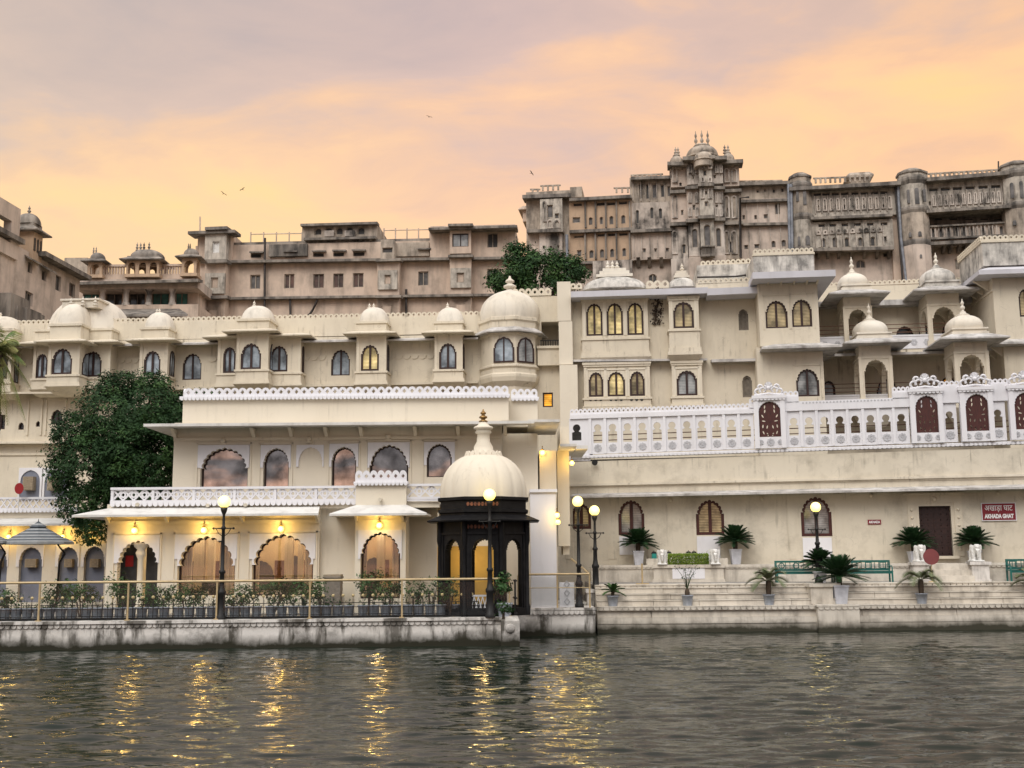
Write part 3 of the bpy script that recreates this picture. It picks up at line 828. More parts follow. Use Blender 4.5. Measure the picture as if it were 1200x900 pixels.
for (x0, y0, x1, y1) in ((636, 236, 641, 260), (649, 258, 657, 268), (641, 257, 648, 268)): mb.cut(); nframe(x0, y0, x1, y1, -.9)
mb.build('carved_relief', 'old_white', T)
mb = MB()
for k in range(9):      # bracketed balcony at the tower's foot
    x = 823 + k * 1.7; u0, u1, z0, z1 = OP.rect(x - .4, 289, x + .4, 299, -2.9); mb.box(u0, u1, -2.9, -2.75, z0, z1)
u0, u1, z0, z1 = OP.rect(821, 298, 838, 300.5, -2.9); mb.box(u0, u1, -3.0, -2.2, z0, z1); u0, u1, z0, z1 = OP.rect(821, 288, 838, 289.5, -2.9); mb.box(u0, u1, -3.0, -2.2, z0, z1)
mb.build('balcony', 'old_black', T)
# roof rails (little stubby balusters)
def stub_rail(parent, pl, x0, x1, yl, yr, d, h=0.55, pitch=0.42, name='roof_rail', mat='old_grey'):
    mb = MB()
    u0, z0 = pl.uz(x0, yl, d); u1, z1 = pl.uz(x1, yr, d)
    n = max(2, int((u1 - u0) / pitch))
    for i in range(n):
        t = (i + 0.5) / n; u = u0 + (u1 - u0) * t; z = z0 + (z1 - z0) * t
        mb.box(u - 0.09, u + 0.09, d, d + 0.2, z - h, z - 0.12)
    mb.hexa([(u0, d, z0 - 0.12), (u1, d, z1 - 0.12), (u1, d + 0.2, z1 - 0.12), (u0, d + 0.2, z0 - 0.12), (u0, d, z0), (u1, d, z1), (u1, d + 0.2, z1), (u0, d + 0.2, z0)])
    return mb.build(name, mat, parent)
for q in [(633, 657, 217, 216, 0.6), (621, 633, 221, 221, 0.6), (719, 739, 219.5, 219, 0.6), (739, 777, 204.5, 203, 0.4)]:
    stub_rail(T, OP, *q)
u0, u1, z0, z1 = OP.rect(668, 219, 682, 231, 0.4)
mb = MB(); mb.box(u0, u1, 0.4, 5, z0, z1); mb.build('roof_hut', 'old_grey', T)
u0, u1, z0, z1 = OP.rect(611, 243, 619, 256, 0)
mb = MB(); mb.box(u0, u1, 1, 4, z0, z1); ring_eave(mb, u0, u1, 1, 4, z1, 0.4, 0.4); mb.build('side_balcony', 'old_beige', T)
# tower crown: one broad dome, two small ones, finials
def crown(parent, pl, x0, x1, yb, yt, d, ry, fin=(), name='dome', mat='old_grey', sq=2.6):
    u0, u1, z0, z1 = pl.rect(x0, yt, x1, yb, d)
    mb = MB()
    c = (u0 + u1) / 2; r = (u1 - u0) / 2
    k = r / max(r, 1e-6)
    drum = (z1 - z0) * 0.25
    mb.lathe(c, d + ry, [(r * 1.02, z0 - 0.4), (r * 1.02, z0 + drum * 0.5), (r * 1.10, z0 + drum * 0.55), (r * 1.10, z0 + drum * 0.8), (r, z0 + drum)], 24, 0, False, sy=ry / r, sq=sq)
    mb.lathe(c, d + ry, [(a, b) for a, b in dome_prof(r * 0.97, z0 + drum, (z1 - z0) * 0.62, 0.1, 10, 0.42)], 24, 0, True, sy=ry / r, sq=sq)
    mb.lathe(c, d + ry, [(r * 0.5, z0 + drum + (z1 - z0) * 0.6), (r * 0.52, z1 - (z1 - z0) * .08), (r * 0.36, z1), (r * 0.3, z1 + 0.1)], 16, 0, False, sy=ry / r * 0.8, sq=3)
    o = mb.build(name, mat, parent)
    if fin:
        f = MB()
        for (px, py) in fin:
            fu, fz = pl.uz(px, py, d + ry)
            finial(f, fu, d + ry, z1 - 0.05, max(.9, fz - z1 + 0.05), 0.17)
        f.build('finial', mat, o)
    return o
crown(T, OP, 803.5, 843, 184, 160, -2.0, 2.6, [(815, 153.5), (822, 152.5), (829, 153)])
u0, u1, z0, z1 = OP.rect(806, 176, 842, 187, -2)
crown(T, OP, 784.5, 801, 193, 177, -1.0, 1.2, [(791.5, 174), (794.5, 174)])
crown(T, OP, 845.5, 861.5, 190, 174, -1.0, 1.2, [(849, 171), (853, 171)])
crown(T, OP, 813, 836, 188, 171, -2.9, 1.4, [])
# S5: long right part with octagonal turrets
def turret(parent, pl, x0, x1, yt, yb, d, wins, mats, bands):
    u0, u1, z0, z1 = pl.rect(x0, yt, x1, yb, d)
    c, r = (u0 + u1) / 2, (u1 - u0) / 2
    for (a, b, mt) in mats:
        za, zb = (15.0 if b >= 345 else pl.z((x0 + x1) / 2, b, d - r * 0.6)), pl.z((x0 + x1) / 2, a, d - r * 0.6)
        mb = MB(); mb.lathe(c, d, [(r * 1.06, za), (r * 1.06, zb)], 8, 0, False, rot=PI / 8); mb.build('turret_body', mt, parent)
    mb = MB()
    for (yy, k, h) in bands:
        mb.cut(); z = pl.z((x0 + x1) / 2, yy, d - r * 0.6)
        mb.lathe(c, d, [(r * 1.06, z - h), (r * k, z - h * 0.2), (r * k, z + h * 0.3), (r * 1.04, z + h)], 8, 0, False, rot=PI / 8)
    z = pl.z((x0 + x1) / 2, mats[0][0], d - r * 0.6)
    mb.cut(); mb.lathe(c, d, [(r * 1.16, z), (r * 1.16, z + .18), (r * .6, z + .55), (r * .1, z + .7)], 8, 0, False, rot=PI / 8)
    mb.build('turret_band', 'old_black', parent)
    for (a, b, cc, e) in wins:
        wu0, wu1, wz0, wz1 = pl.rect(a, b, cc, e, d - r)
        yy = d - r * 1.06 * math.cos(PI / 8) - 0.015
        k = MB(); k.plate(arch((wu0 + wu1) / 2, wz0, wz1, wu1 - wu0, 3, 1.0, 0.6, 0.02), [], yy - 0.05, yy + 0.1); k.build('window', 'old_shutter', parent)
block(T, OP, 866, 925, 213, 233, 0.2, 12, 'old_grey', [(886, 222, 890, 226, V), (895, 221, 898, 225, V), (905, 221, 909, 226, V), (915, 220, 919, 225, S)])
block(T, OP, 866, 925, 233, 262, 0.0, 12, 'old_pink', [(870, 252, 873, 257, S), (884, 252, 887, 257, S), (895, 251, 900, 256, S), (908, 230 + 8, 914, 251, S)])
block(T, OP, 866, 925, 263, 304, -0.1, 12, 'old_pink', [(872, 287, 877, 292, S), (884, 286, 890, 291, S), (904, 282, 909, 290, S, 'arch'), (916, 281, 921, 289, S, 'arch')])
block(T, OP, 866, 925, 304, 350, 0.2, 11, 'old_orange')
ws = []
for i, x in enumerate((958, 968, 979, 990, 1002, 1013, 1025, 1036)):
    ws.append((x - 1.8, 240 - i * .15, x + 1.8, 246 - i * .15, S, 'arch')); ws.append((x - 4.5, 226 - i * .3, x + 4.5, 229.5 - i * .3, V, 'slot'))
block(T, OP, 924, 1056, 217, 254, 0.0, 12, 'old_panel', ws, name='wall')
block(T, OP, 924, 1056, 254, 259, 1.0, 11, 'old_black')
ws = [(962, 279, 968, 290, S, 'arch'), (975.5, 278, 981, 290, S, 'arch'), (989.5, 278, 995.5, 289.5, V, 'arch'), (1005.5, 278, 1011, 288.5, S, 'arch'), (1020, 277, 1026, 288.5, V, 'arch'), (1034.5, 277, 1039, 283.5, S)]
for i, x in enumerate((963, 976, 990, 1005, 1020, 1036)):
    ws.append((x - 4, 262.5 - i * .4, x + 4, 266 - i * .4, V, 'slot'))
block(T, OP, 924, 1047, 259, 292, -0.3, 12, 'old_panel', ws)
block(T, OP, 924, 1060, 292, 352, 0.9, 11, 'old_pink', [(1003, 304, 1014, 314, 'old_shutter', 'arch'), (1035, 296, 1041, 301, V), (1046, 312, 1050, 318, V)])
block(T, OP, 1045, 1056, 212, 350, 0.5, 10, 'old_beige')
block(T, OP, 1054, 1230, 205, 248, 0.0, 12, 'old_panel', [(x - 1.6, 236 - (x - 1085) * .06, x + 1.6, 241 - (x - 1085) * .06, V, 'arch') for x in (1090, 1100, 1109, 1118, 1127, 1138, 1149, 1160, 1171)]
      + [(x - 5.5, 221 - (x - 1085) * .05, x + 5.5, 224.5 - (x - 1085) * .05, V, 'slot') for x in (1094, 1108, 1122, 1137, 1152, 1167)], name='wall')
block(T, OP, 1085, 1230, 248, 262, 1.6, 10, 'old_black', [(x - 5, 255, x + 5, 258, V, 'slot') for x in (1100, 1118, 1136, 1154, 1170)])
block(T, OP, 1085, 1230, 262, 285, 0.3, 10, 'old_pink', [(x - 2.6, 267 - (x - 1090) * .03, x + 2.6, 278.5 - (x - 1090) * .03, S, 'arch') for x in (1094, 1103, 1112, 1122, 1130, 1140, 1152, 1163, 1174)])
block(T, OP, 1085, 1230, 285, 352, 1.4, 9, 'old_pink', [(1119, 303, 1131, 316, 'old_panel', 'rect', 'old_beige')])
turret(T, OP, 928, 953, 208, 350, 0.2, [(933, 223, 936, 236), (941, 222, 945, 240), (935, 277, 938, 288), (944, 276, 949, 287)],
       [(208, 254, 'old_grey'), (254, 292, 'old_panel'), (292, 352, 'old_pink')], [(217, 1.2, 0.4), (254, 1.18, 0.35), (292, 1.14, 0.3)])
turret(T, OP, 1056, 1089, 200, 350, 0.2, [(1063, 222, 1066, 238), (1072, 220, 1077, 239), (1082, 221, 1085, 236), (1065, 272, 1068, 278), (1076, 271, 1080, 277), (1078, 298, 1080.5, 302.5)],
       [(203, 246, 'old_panel'), (246, 284, 'old_grey'), (284, 352, 'old_pink')], [(211, 1.18, 0.45), (246, 1.16, 0.35), (284, 1.1, 0.3)])
turret(T, OP, 1177, 1214, 190, 350, 0.2, [(1184, 214, 1188, 232), (1195, 212, 1199, 232), (1187, 258, 1191, 264)],
       [(194, 240, 'old_panel'), (240, 352, 'old_grey')], [(203, 1.18, 0.45), (241, 1.16, 0.35)])
mb = MB()
for (x0, x1, yl, yr, d, pr, th) in [(866, 926, 216, 214, 0.2, 0.7, 0.3), (866, 926, 236, 234, 0, 0.5, 0.25), (866, 926, 263, 262, 0, 0.6, 0.25), (925, 1056, 222, 215, 0, 1.0, 0.35), (950, 1046, 256, 252, 0, 0.9, 0.25),
                                    (953, 1048, 293, 291, -0.3, 0.4, 0.3), (1086, 1232, 211, 199, 0, 1.0, 0.35), (1086, 1232, 248, 239, 0, 0.9, 0.25), (1088, 1180, 265, 260, 0.3, 0.3, 0.15), (1088, 1180, 279.5, 275, 0.3, 0.5, 0.18), (1088, 1180, 286, 281, 0.3, 0.7, 0.3)]:
    slab(mb, OP, x0, x1, yl, yr, d, pr, th, depth=0.8, drop=0.1)
for x in [960, 971, 984, 999, 1014, 1029, 1043] + [1094, 1108, 1116, 1126, 1134, 1147, 1160]:
    y = 291 if x < 1050 else 283
    u0, u1, z0, z1 = OP.rect(x - 1.5, y, x + 1.5, y + 10, 0)
    mb.hexa([(u0, 0.85, z0), (u1, 0.85, z0), (u1, 1.45, z0), (u0, 1.45, z0), (u0, -0.4, z1), (u1, -0.4, z1), (u1, 1.45, z1), (u0, 1.45, z1)])
mb.build('cornice', 'old_black', T)
for q in [(866, 917, 211.5, 210.5, 0.6), (953, 1022, 208, 205.5, 0.4), (1064, 1074, 197.5, 197.5, 0.4), (1083, 1176, 203, 197.5, 0.4), (1176, 1190, 196.5, 191, 0.2), (1190, 1230, 190.5, 188, 0.2)]:
    stub_rail(T, OP, *q)
u0, u1, z0, z1 = OP.rect(996, 203, 1019, 211, 3)
mb = MB(); mb.box(u0, u1, 3, 6, z0 - 0.5, z1 - 0.3); ring_eave(mb, u0, u1, 3, 6, z1 - 0.4, 0.35, 0.35, 0.15); mb.build('roof_hut', 'old_grey', T)
def pipe(parent, pl, pts, d, r, mat='pipe_black', name='drain_pipe'):
    mb = MB(); mb.tube([(pl.u(x, y, d), d, pl.z(x, y, d)) for x, y in pts], r, 6); return mb.build(name, mat, parent)
pipe(T, OP, [(924, 216), (925.5, 296)], -0.6, 0.14, 'pipe_grey'); pipe(T, OP, [(927, 216), (928.5, 296)], -0.6, 0.14, 'pipe_grey')
pipe(T, OP, [(1052, 216), (1056, 280), (1062, 330)], -0.4, 0.13, 'pipe_grey'); pipe(T, OP, [(1049, 218), (1058, 330)], -0.3, 0.1)
pipe(T, OP, [(878, 231), (867, 232), (868, 302)], -1.2, 0.12)
pipe(T, OP, [(664, 275), (665.5, 345)], -0.8, 0.14, 'pipe_grey')
pipe(T, OP, [(1170, 200), (1170, 189)], 1.0, 0.07); pipe(T, OP, [(864, 210), (865, 200)], 0.5, 0.05)

# ---- beige palace block at left centre
LP = Plane(420, 92, -3)
T = thing('beige_palace_block', 'plain beige three storey palace block with brown shutters behind the white parapet', 'palace', LP.M)
B = 'shutter_brown'
block(T, LP, 229, 606, 284, 306, 0.1, 12, 'old_beige', [(294, 297, 306, 302, V, 'slot'), (334, 296, 346, 302, V, 'slot'), (367, 296, 379.5, 301, V, 'slot'), (390.5, 295.5, 403, 300.5, V, 'slot'), (414, 295, 427, 300, V, 'slot'),
                                                       (446, 292, 460, 297, V, 'slot'), (490, 293, 503, 299, V, 'slot')])
block(T, LP, 229, 606, 306, 347, 0.0, 12, 'old_beige', [(293, 322, 305, 338.5, S), (333, 321, 345, 338, B), (367, 321, 379.5, 337.5, B), (390.5, 320.5, 402.5, 337, B), (413.5, 320, 426, 336.5, B), (490, 318, 502, 334.5, S), (571, 315, 584, 333, V)])
block(T, LP, 229, 606, 347, 395, 0.1, 12, 'old_beige', [(490, 356, 502, 366.5, V), (289, 360, 294, 366, V), (572, 356, 583, 367, V)])
block(T, LP, 233, 270, 272, 308, -0.6, 6, 'old_beige')
block(T, LP, 240, 265, 273, 304, -1.3, 1.0, 'old_panel', [(249, 283, 257, 296, 'marble', 'rect', 'marble'), (250.5, 286, 252.5, 294.5, V, 'slot')] [:1])
block(T, LP, 240, 264, 306, 347, -1.3, 1.3, 'old_beige')
block(T, LP, 240, 263, 320, 344, -1.5, 0.3, 'old_panel', [(247, 325, 255.5, 337.5, S)])
block(T, LP, 240, 263, 349, 395, -1.3, 1.3, 'old_beige', [(245, 363.5, 254, 371, V)], )
block(T, LP, 230, 240, 272, 395, -0.3, 0.5, 'old_beige')
block(T, LP, 442, 468, 304, 347, -1.2, 1.2, 'old_beige')
block(T, LP, 443, 465.5, 316.5, 339, -1.4, 0.3, 'old_panel', [(450.5, 322, 458, 333, V)])
block(T, LP, 442, 468, 347, 395, -1.2, 1.2, 'old_beige', [(449, 359, 458, 367.5, 'shutter_green')])
block(T, LP, 446, 462, 281, 304, -1.2, 1.2, 'old_grey', [(448, 290, 460, 296, V, 'slot')])
block(T, LP, 504, 604, 264, 302, -0.3, 10, 'old_beige', [(571, 273, 583.5, 290, V)])
block(T, LP, 527, 552, 264, 297, -1.1, 0.9, 'old_beige', [(530, 273.5, 549, 289, 'pane_curtain', 'rect', 'wood_dark')])
block(T, LP, 527, 552, 302, 346, -1.2, 1.2, 'old_beige')
block(T, LP, 528, 552, 314, 337, -1.4, 0.3, 'old_panel', [(535, 319.5, 544, 331, V)])
block(T, LP, 527, 552, 347, 395, -1.2, 1.2, 'old_beige', [(535, 357, 544, 366.5, 'shutter_green')])
block(T, LP, 315, 360, 286, 300, -0.25, 0.4, 'old_black'); block(T, LP, 463, 503, 284, 300, -0.1, 0.3, 'old_grey')
# penthouse with arches
block(T, LP, 354, 442, 262, 284, 0.6, 8, 'old_grey', [(368.5, 266.5, 377, 275.5, V, 'arch'), (393.5, 266, 402, 275, V, 'arch'), (419, 265.5, 427.5, 275, V, 'arch'), (381, 266, 389.5, 272, V, 'arch'), (406, 265.5, 414, 272, V, 'arch')])
mb = MB()
for (x0, x1, yl, yr, d, pr, th) in [(229, 606, 307, 302, 0, 0.7, 0.22), (229, 606, 350, 345, 0, 0.6, 0.2), (220, 275, 273, 271, -0.4, 1.2, 0.25), (240, 266, 268, 267, -1.0, 0.8, 0.25), (238, 266, 307, 306, -1.3, 0.6, 0.25), (238, 266, 349, 348, -1.3, 0.5, 0.25), (440, 470, 305, 304, -1.2, 0.5, 0.2),
                                    (440, 470, 347.5, 347, -1.2, 0.5, 0.2), (525, 554, 300, 299.5, -1.1, 0.6, 0.2), (525, 554, 346, 345.5, -1.2, 0.5, 0.2), (502, 606, 268, 265, -0.3, 1.3, 0.2), (525, 554, 263.5, 263, -1.1, 0.9, 0.2), (352, 442, 263.5, 261, 0.6, 0.5, 0.2), (356, 440, 280, 278, 0.6, 0.8, 0.2)]:
    slab(mb, LP, x0, x1, yl, yr, d, pr, th, depth=0.6, drop=0.1)
for (x, y, w_) in [(300, 295, 8), (340, 294, 8), (373, 293.5, 8), (397, 293, 8), (420, 292.5, 8), (497, 291, 8)]:
    slab(mb, LP, x - w_, x + w_, y, y, 0.1, 0.5, 0.12, depth=0.1, drop=0.08)
for x in (362, 374, 386, 398, 410, 422, 434):
    u0, u1, z0, z1 = LP.rect(x - 1.5, 279.5, x + 1.5, 284, 0)
    mb.hexa([(u0, 0.5, z0), (u1, 0.5, z0), (u1, 0.7, z0), (u0, 0.7, z0), (u0, -0.1, z1), (u1, -0.1, z1), (u1, 0.7, z1), (u0, 0.7, z1)])
mb.build('cornice', 'old_black', T)
block(T, LP, 380, 391, 270, 277, 0.2, 0.3, 'old_white'); block(T, LP, 404, 415.5, 270, 276.5, 0.2, 0.3, 'old_white')
block(T, LP, 232, 606, 281, 288, 0.3, 9, 'old_black', name='roof_edge')
for pts in ([(310.5, 279), (310, 370)], [(340, 350), (340.5, 371)], [(372, 351), (370, 356), (364, 367), (360, 371)], [(476, 339), (476, 368)], [(230.5, 298), (230.5, 372)]):
    pipe(T, LP, pts, -0.35, 0.1)
# thin roof pipe rail
mb = MB()
for (x0, x1, y) in ((294, 354, 274.5), (450, 504, 270)):
    a = (LP.u(x0, y, 3), 3, LP.z(x0, y, 3)); b = (LP.u(x1, y - 1, 3), 3, LP.z(x1, y - 1, 3))
    mb.tube([a, b], 0.045, 4)
    for k in range(5):
        x = x0 + (x1 - x0) * k / 4
        mb.tube([(LP.u(x, y, 3), 3, LP.z(x, y - 2.5, 3)), (LP.u(x, y, 3), 3, LP.z(x, y + 14, 3))], 0.06, 4)
mb.tube([(LP.u(234.5, 255, 2), 2, LP.z(234.5, 254, 2)), (LP.u(234.5, 270, 2), 2, LP.z(234.5, 275, 2))], 0.07, 5)
mb.build('roof_pipe_rail', 'old_beige', T)

# ---- colonnaded terrace building between
CP = Plane(160, 87, 0)
T = thing('colonnaded_terrace_building', 'pink terrace building with white columns and three small domed kiosks on its roof', 'building', CP.M)
block(T, CP, 88, 232, 327, 338, 0, 10, 'old_pink')
block(T, CP, 88, 232, 337, 375, 1.8, 8, 'old_beige', [(97, 343, 116, 358, 'shutter_green', 'rect', 'old_black'), (124, 341, 143, 358, 'pane_dark', 'rect', 'old_black'), (151, 341, 170, 358, 'pane_dark', 'rect', 'old_black'), (178, 340, 198, 358, 'shutter_green', 'rect', 'old_black'), (205, 340, 220, 359, 'shutter_green', 'rect', 'old_black')])
block(T, CP, 88, 232, 357, 376, 0.2, 8, 'old_beige')
mb = MB()
for x in (119.5, 147, 174, 201.5):
    u = CP.u(x, 348, 0.3); z0, z1 = CP.z(x, 358, 0.3), CP.z(x, 337, 0.3)
    mb.cut(); mb.lathe(u, 0.45, [(0.30, z0), (0.30, z0 + 0.2), (0.22, z0 + 0.3), (0.2, z1 - 0.4), (0.34, z1 - 0.15), (0.34, z1)], 12)
mb.build('column', 'old_white', T)
mb = MB()
slab(mb, CP, 80, 232, 330, 326.5, 0, 0.9, 0.22, depth=0.5, drop=0.25)
u0, u1 = CP.u(112, 365, -1), CP.u(219, 365, -1)
eave(mb, CP.u(84, 370, -2), CP.u(221, 370, -2), -2.2, 0.2, CP.z(160, 371, -2.2), 0.95, 0.18, kl=0.2, kr=1.4)
mb.build('eave', 'old_black', T)
mb = MB()
for i in range(30):
    x = 122 + i * 3.2
    if 146 < x < 188: continue
    u = CP.u(x, 317, 0.5); z0, z1 = CP.z(x, 323, 0.5), CP.z(x, 312, 0.5)
    mb.box(u - 0.07, u + 0.07, 0.5, 0.65, z0, z1)
u0, u1, z0, z1 = CP.rect(120, 309.5, 218, 312, 0.4); mb.box(u0, u1, 0.4, 0.75, z0, z1)
u0, u1, z0, z1 = CP.rect(92, 321.5, 228, 327, 0.4); mb.box(u0, u1, 0.35, 0.8, z0, z1)
mb.build('balustrade', 'old_beige', T)
block(T, CP, 75, 102, 302, 326, 3, 5, 'old_grey')
def chhatri(parent, pl, x0, x1, yd_t, yd_b, yb, d, mat_d, mat_b, fins, narch=1, proj=0.45, sq=2.4, ry=None, mr=None):
    """Domed kiosk: posts with arches on all sides, sloped eave, dome, finials."""
    u0, u1, z0, z1 = pl.rect(x0, yd_b, x1, yb, d)
    z1 = pl.z((x0 + x1) / 2, yd_b, d); z0 = pl.z((x0 + x1) / 2, yb, d); zt = pl.z((x0 + x1) / 2, yd_t, d)
    if z0 > z1: z0, z1 = z1, z0
    w_ = u1 - u0; dep = ry or w_
    mb = MB()
    def side(a0, a1, flip, off):
        hs = []; n = narch; pw = (a1 - a0) / n
        for k in range(n):
            xc = a0 + pw * (k + 0.5)
            hs.append(arch(xc, z0 + 0.01, z1 - (z1 - z0) * 0.22, pw * 0.68, 5, 0.95, 0.5, 0.07))
        mb.plate(rectp(a0, a1, z0, z1), hs, off, off + 0.16)
    side(u0, u1, False, d); side(u0 + 0.002, u1 - 0.002, False, d + dep - 0.16)
    keep = mb.X
    for uu in (u0, u1 - 0.16):
        mb.X = Matrix.Translation((uu + 0.16 if uu == u0 else uu + 0.16, d, 0)) @ Matrix.Rotation(PI / 2, 4, 'Z')
        hs = [arch(dep / 2, z0 + 0.01, z1 - (z1 - z0) * 0.22, dep * 0.62, 5, 0.95, 0.5, 0.07)]
        mb.plate(rectp(0.165, dep - 0.165, z0, z1 - 0.003), hs, 0.0, 0.158)
        mb.X = None
    mb.box(u0 - 0.1, u1 + 0.1, d - 0.1, d + dep + 0.1, z0 - 0.25, z0)
    b = mb.build('kiosk', mat_b, parent)
    mb = MB()
    ring_eave(mb, u0, u1, d, d + dep, z1 - proj * 0.35, proj, proj * 0.5, 0.07)
    mb.box(u0 + 0.02, u1 - 0.02, d + 0.02, d + dep - 0.02, z1 + 0.02, z1 + (zt - z1) * 0.22)
    c = (u0 + u1) / 2; r = w_ / 2
    zz = z1 + (zt - z1) * 0.2
    mb.lathe(c, d + dep / 2, dome_prof(r * 1.0, zz, (zt - zz) * 0.92, 0.09, 9, 0.16), 24, 0, True, sy=dep / w_, sq=sq)
    dm = mb.build('dome', mat_d, b)
    mb = MB()
    for (px, py) in fins:
        fu, fz = pl.uz(px, py, d + dep / 2)
        finial(mb, fu, d + dep / 2, zt - (zt - zz) * 0.12, max(0.3, fz - zt + (zt - zz) * 0.12), 0.10 * max(0.8, w_ / 2.2))
    mb.build('finial', mr or mat_d, dm)
    return b
chhatri(T, CP, 103, 119.5, 293.5, 305, 322, -0.2, 'old_black', 'old_orange', [(110, 289), (113, 289)], 1)
chhatri(T, CP, 148, 186, 287.5, 303, 321, -0.4, 'old_black', 'old_orange', [(161, 284), (165, 284), (169, 284), (175, 283.5)], 3, ry=2.4)
chhatri(T, CP, 213, 230, 288.5, 300, 320, -0.2, 'old_black', 'old_orange', [(221, 285), (223, 285)], 1)

# ---- pink building at far left, running away from the viewer
FP = Plane(0, 68, 86)
T = thing('weathered_side_building', 'stained pink plaster building at the far left edge with a domed corner turret', 'building', FP.M)
def fz(px, py): return FP.z(px, py)
def fblock(pts, d, depth, mat, wins=(), frame='old_black', name='wall'):
    poly = [FP.uz(x, y, d) for x, y in pts]
    hs = []
    for (a, b, c, e, pane) in wins:
        u0, u1, z0, z1 = FP.rect(a, b, c, e, d)
        hs.append(window(T, (u0 + u1) / 2, z0, z1, u1 - u0, d, pane=pane, frame=frame, kind='rect', mull=True, fr=0.08, rec=0.2))
    mb = MB(); mb.plate(poly, hs, d, d + 0.4)
    mb.plate([(x, z - 0.02) for x, z in poly], [], d + 0.4, d + depth)
    mb.build(name, mat, T)
zt = FP.z(60, 309)
u0, u1 = FP.u(-25, 300), FP.u(93, 340)
zb = 9.0
hs = []
for (a, b, c, e, pane) in [(32.5, 307, 38, 320, V), (49, 317, 54.5, 329, V), (65, 323, 71.5, 341, 'old_shutter'), (81, 332, 88, 348, 'shutter_brown'), (29.5, 342, 38.5, 358, V)]:
    w0, w1, z0, z1 = FP.rect(a, b, c, e)
    hs.append(window(T, (w0 + w1) / 2, z0, z1, w1 - w0, 0, pane=pane, frame='old_black', kind='rect', fr=0.08, rec=0.2))
mb = MB(); mb.plate(rectp(u0, u1, zb, zt), hs, 0, 0.4); mb.box(u0, u1, 0.4, 9, zb, zt); mb.build('wall', 'old_pink', T)
mb = MB(); mb.box(FP.u(40, 320), u1 + 0.3, -0.7, 1.5, zt - 0.05, zt + 0.25)
for (x, y) in ((35, 305), (52, 315)):
    w0, z0 = FP.uz(x, y); mb.hexa([(w0 - 0.7, -0.5, z0 - 0.2), (w0 + 0.7, -0.5, z0 - 0.2), (w0 + 0.7, 0, z0 + 0.1), (w0 - 0.7, 0, z0 + 0.1), (w0 - 0.7, -0.5, z0 - 0.1), (w0 + 0.7, -0.5, z0 - 0.1), (w0 + 0.7, 0, z0 + 0.2), (w0 - 0.7, 0, z0 + 0.2)])
mb.build('roof_edge', 'old_black', T)
# upper block towards the viewer
w0, w1 = FP.u(-25, 260), FP.u(20, 260)
z0, z1 = zt - 1, FP.z(0, 233)
mb = MB(); mb.plate(rectp(w0, w1, z0, z1), [rectp(w0 + 0.6, w1 - 1.0, z0 + 2.2, z1 - 2.4)], -0.2, 0.3); mb.box(w0, w1, 1.6, 8, z0, z1 - 0.1); mb.box(w0, w1, 0.3, 1.6, z1 - 0.5, z1 - 0.1); mb.box(w0, w1, 0.3, 1.6, z0, z0 + 0.5); mb.build('upper_wall', 'old_pink', T)
mb = MB(); mb.box(w0, w1 + 0.2, -0.5, 1.0, z1 - 2.2, z1 - 1.9); mb.box(w0 + 0.6, w1 - 0.8, 1.2, 1.55, z0 + 2.0, z1 - 2.0); mb.build('upper_ledge', 'old_black', T)
# corner turret
w0, w1 = FP.u(39, 280, -0.2), FP.u(49.5, 290, -0.2)
zc = FP.z(44, 272, -0.2)
mb = MB(); mb.box(w0, w1, -0.2, 1.15, zt - 0.5, zc)
tb = mb.build('turret', 'old_orange', T)
mb = MB()
for k in range(3):
    ux = w0 + (w1 - w0) * (k + 0.5) / 3
    mb.plate(arch(ux, zc - 1.3, zc - 0.45, (w1 - w0) * 0.17, 3, 1.0, .6, .02), [], -0.24, -0.15)
mb.build('window', 'old_void', tb)
mb = MB(); ring_eave(mb, w0, w1, -0.2, 1.15, zc - 0.08, 0.42, 0.3, 0.08); mb.box(w0 + .05, w1 - .05, -0.15, 1.1, zc + 0.2, zc + 0.55)
bangla(mb, w0 - 0.04, w1 + 0.04, -0.24, 1.19, zc + 0.5, 0.75); finial(mb, (w0 + w1) / 2, .48, zc + 1.2, .6, 0.12); mb.build('dome', 'old_black', tb)
# ruined lower corner
mb = MB()
rn = random.Random(3)
for k in range(9):
    u = FP.u(2 + k * 2.5, 365); z = FP.z(10, 352 + k * 2.2)
    mb.box(u - 0.9, u + 0.9, -0.9 - rn.random() * 0.5, 0.2, 6, z + rn.uniform(-0.4, 0.5))
mb.build('broken_masonry', 'old_black', T)
# ================================================================== the long cream wing
MW = Plane(300, 58, -4)
WING = thing('palace_wing', 'long cream palace wing with bay windows, small domes and a rounded corner turret', 'palace', MW.M)
BL, LIT = 'pane_blind', 'pane_lit'
wholes = []
def wall_win(parent, pl, holes, x0, y0, x1, y1, d=0.0, pane=BL, **kw):
    u0, u1, z0, z1 = pl.rect(x0, y0, x1, y1, d)
    o = window(parent, (u0 + u1) / 2, z0, z1, u1 - u0, d, pane=pane, **kw)
    holes.append(o)
    return (u0 + u1) / 2, z0, z1, u1 - u0

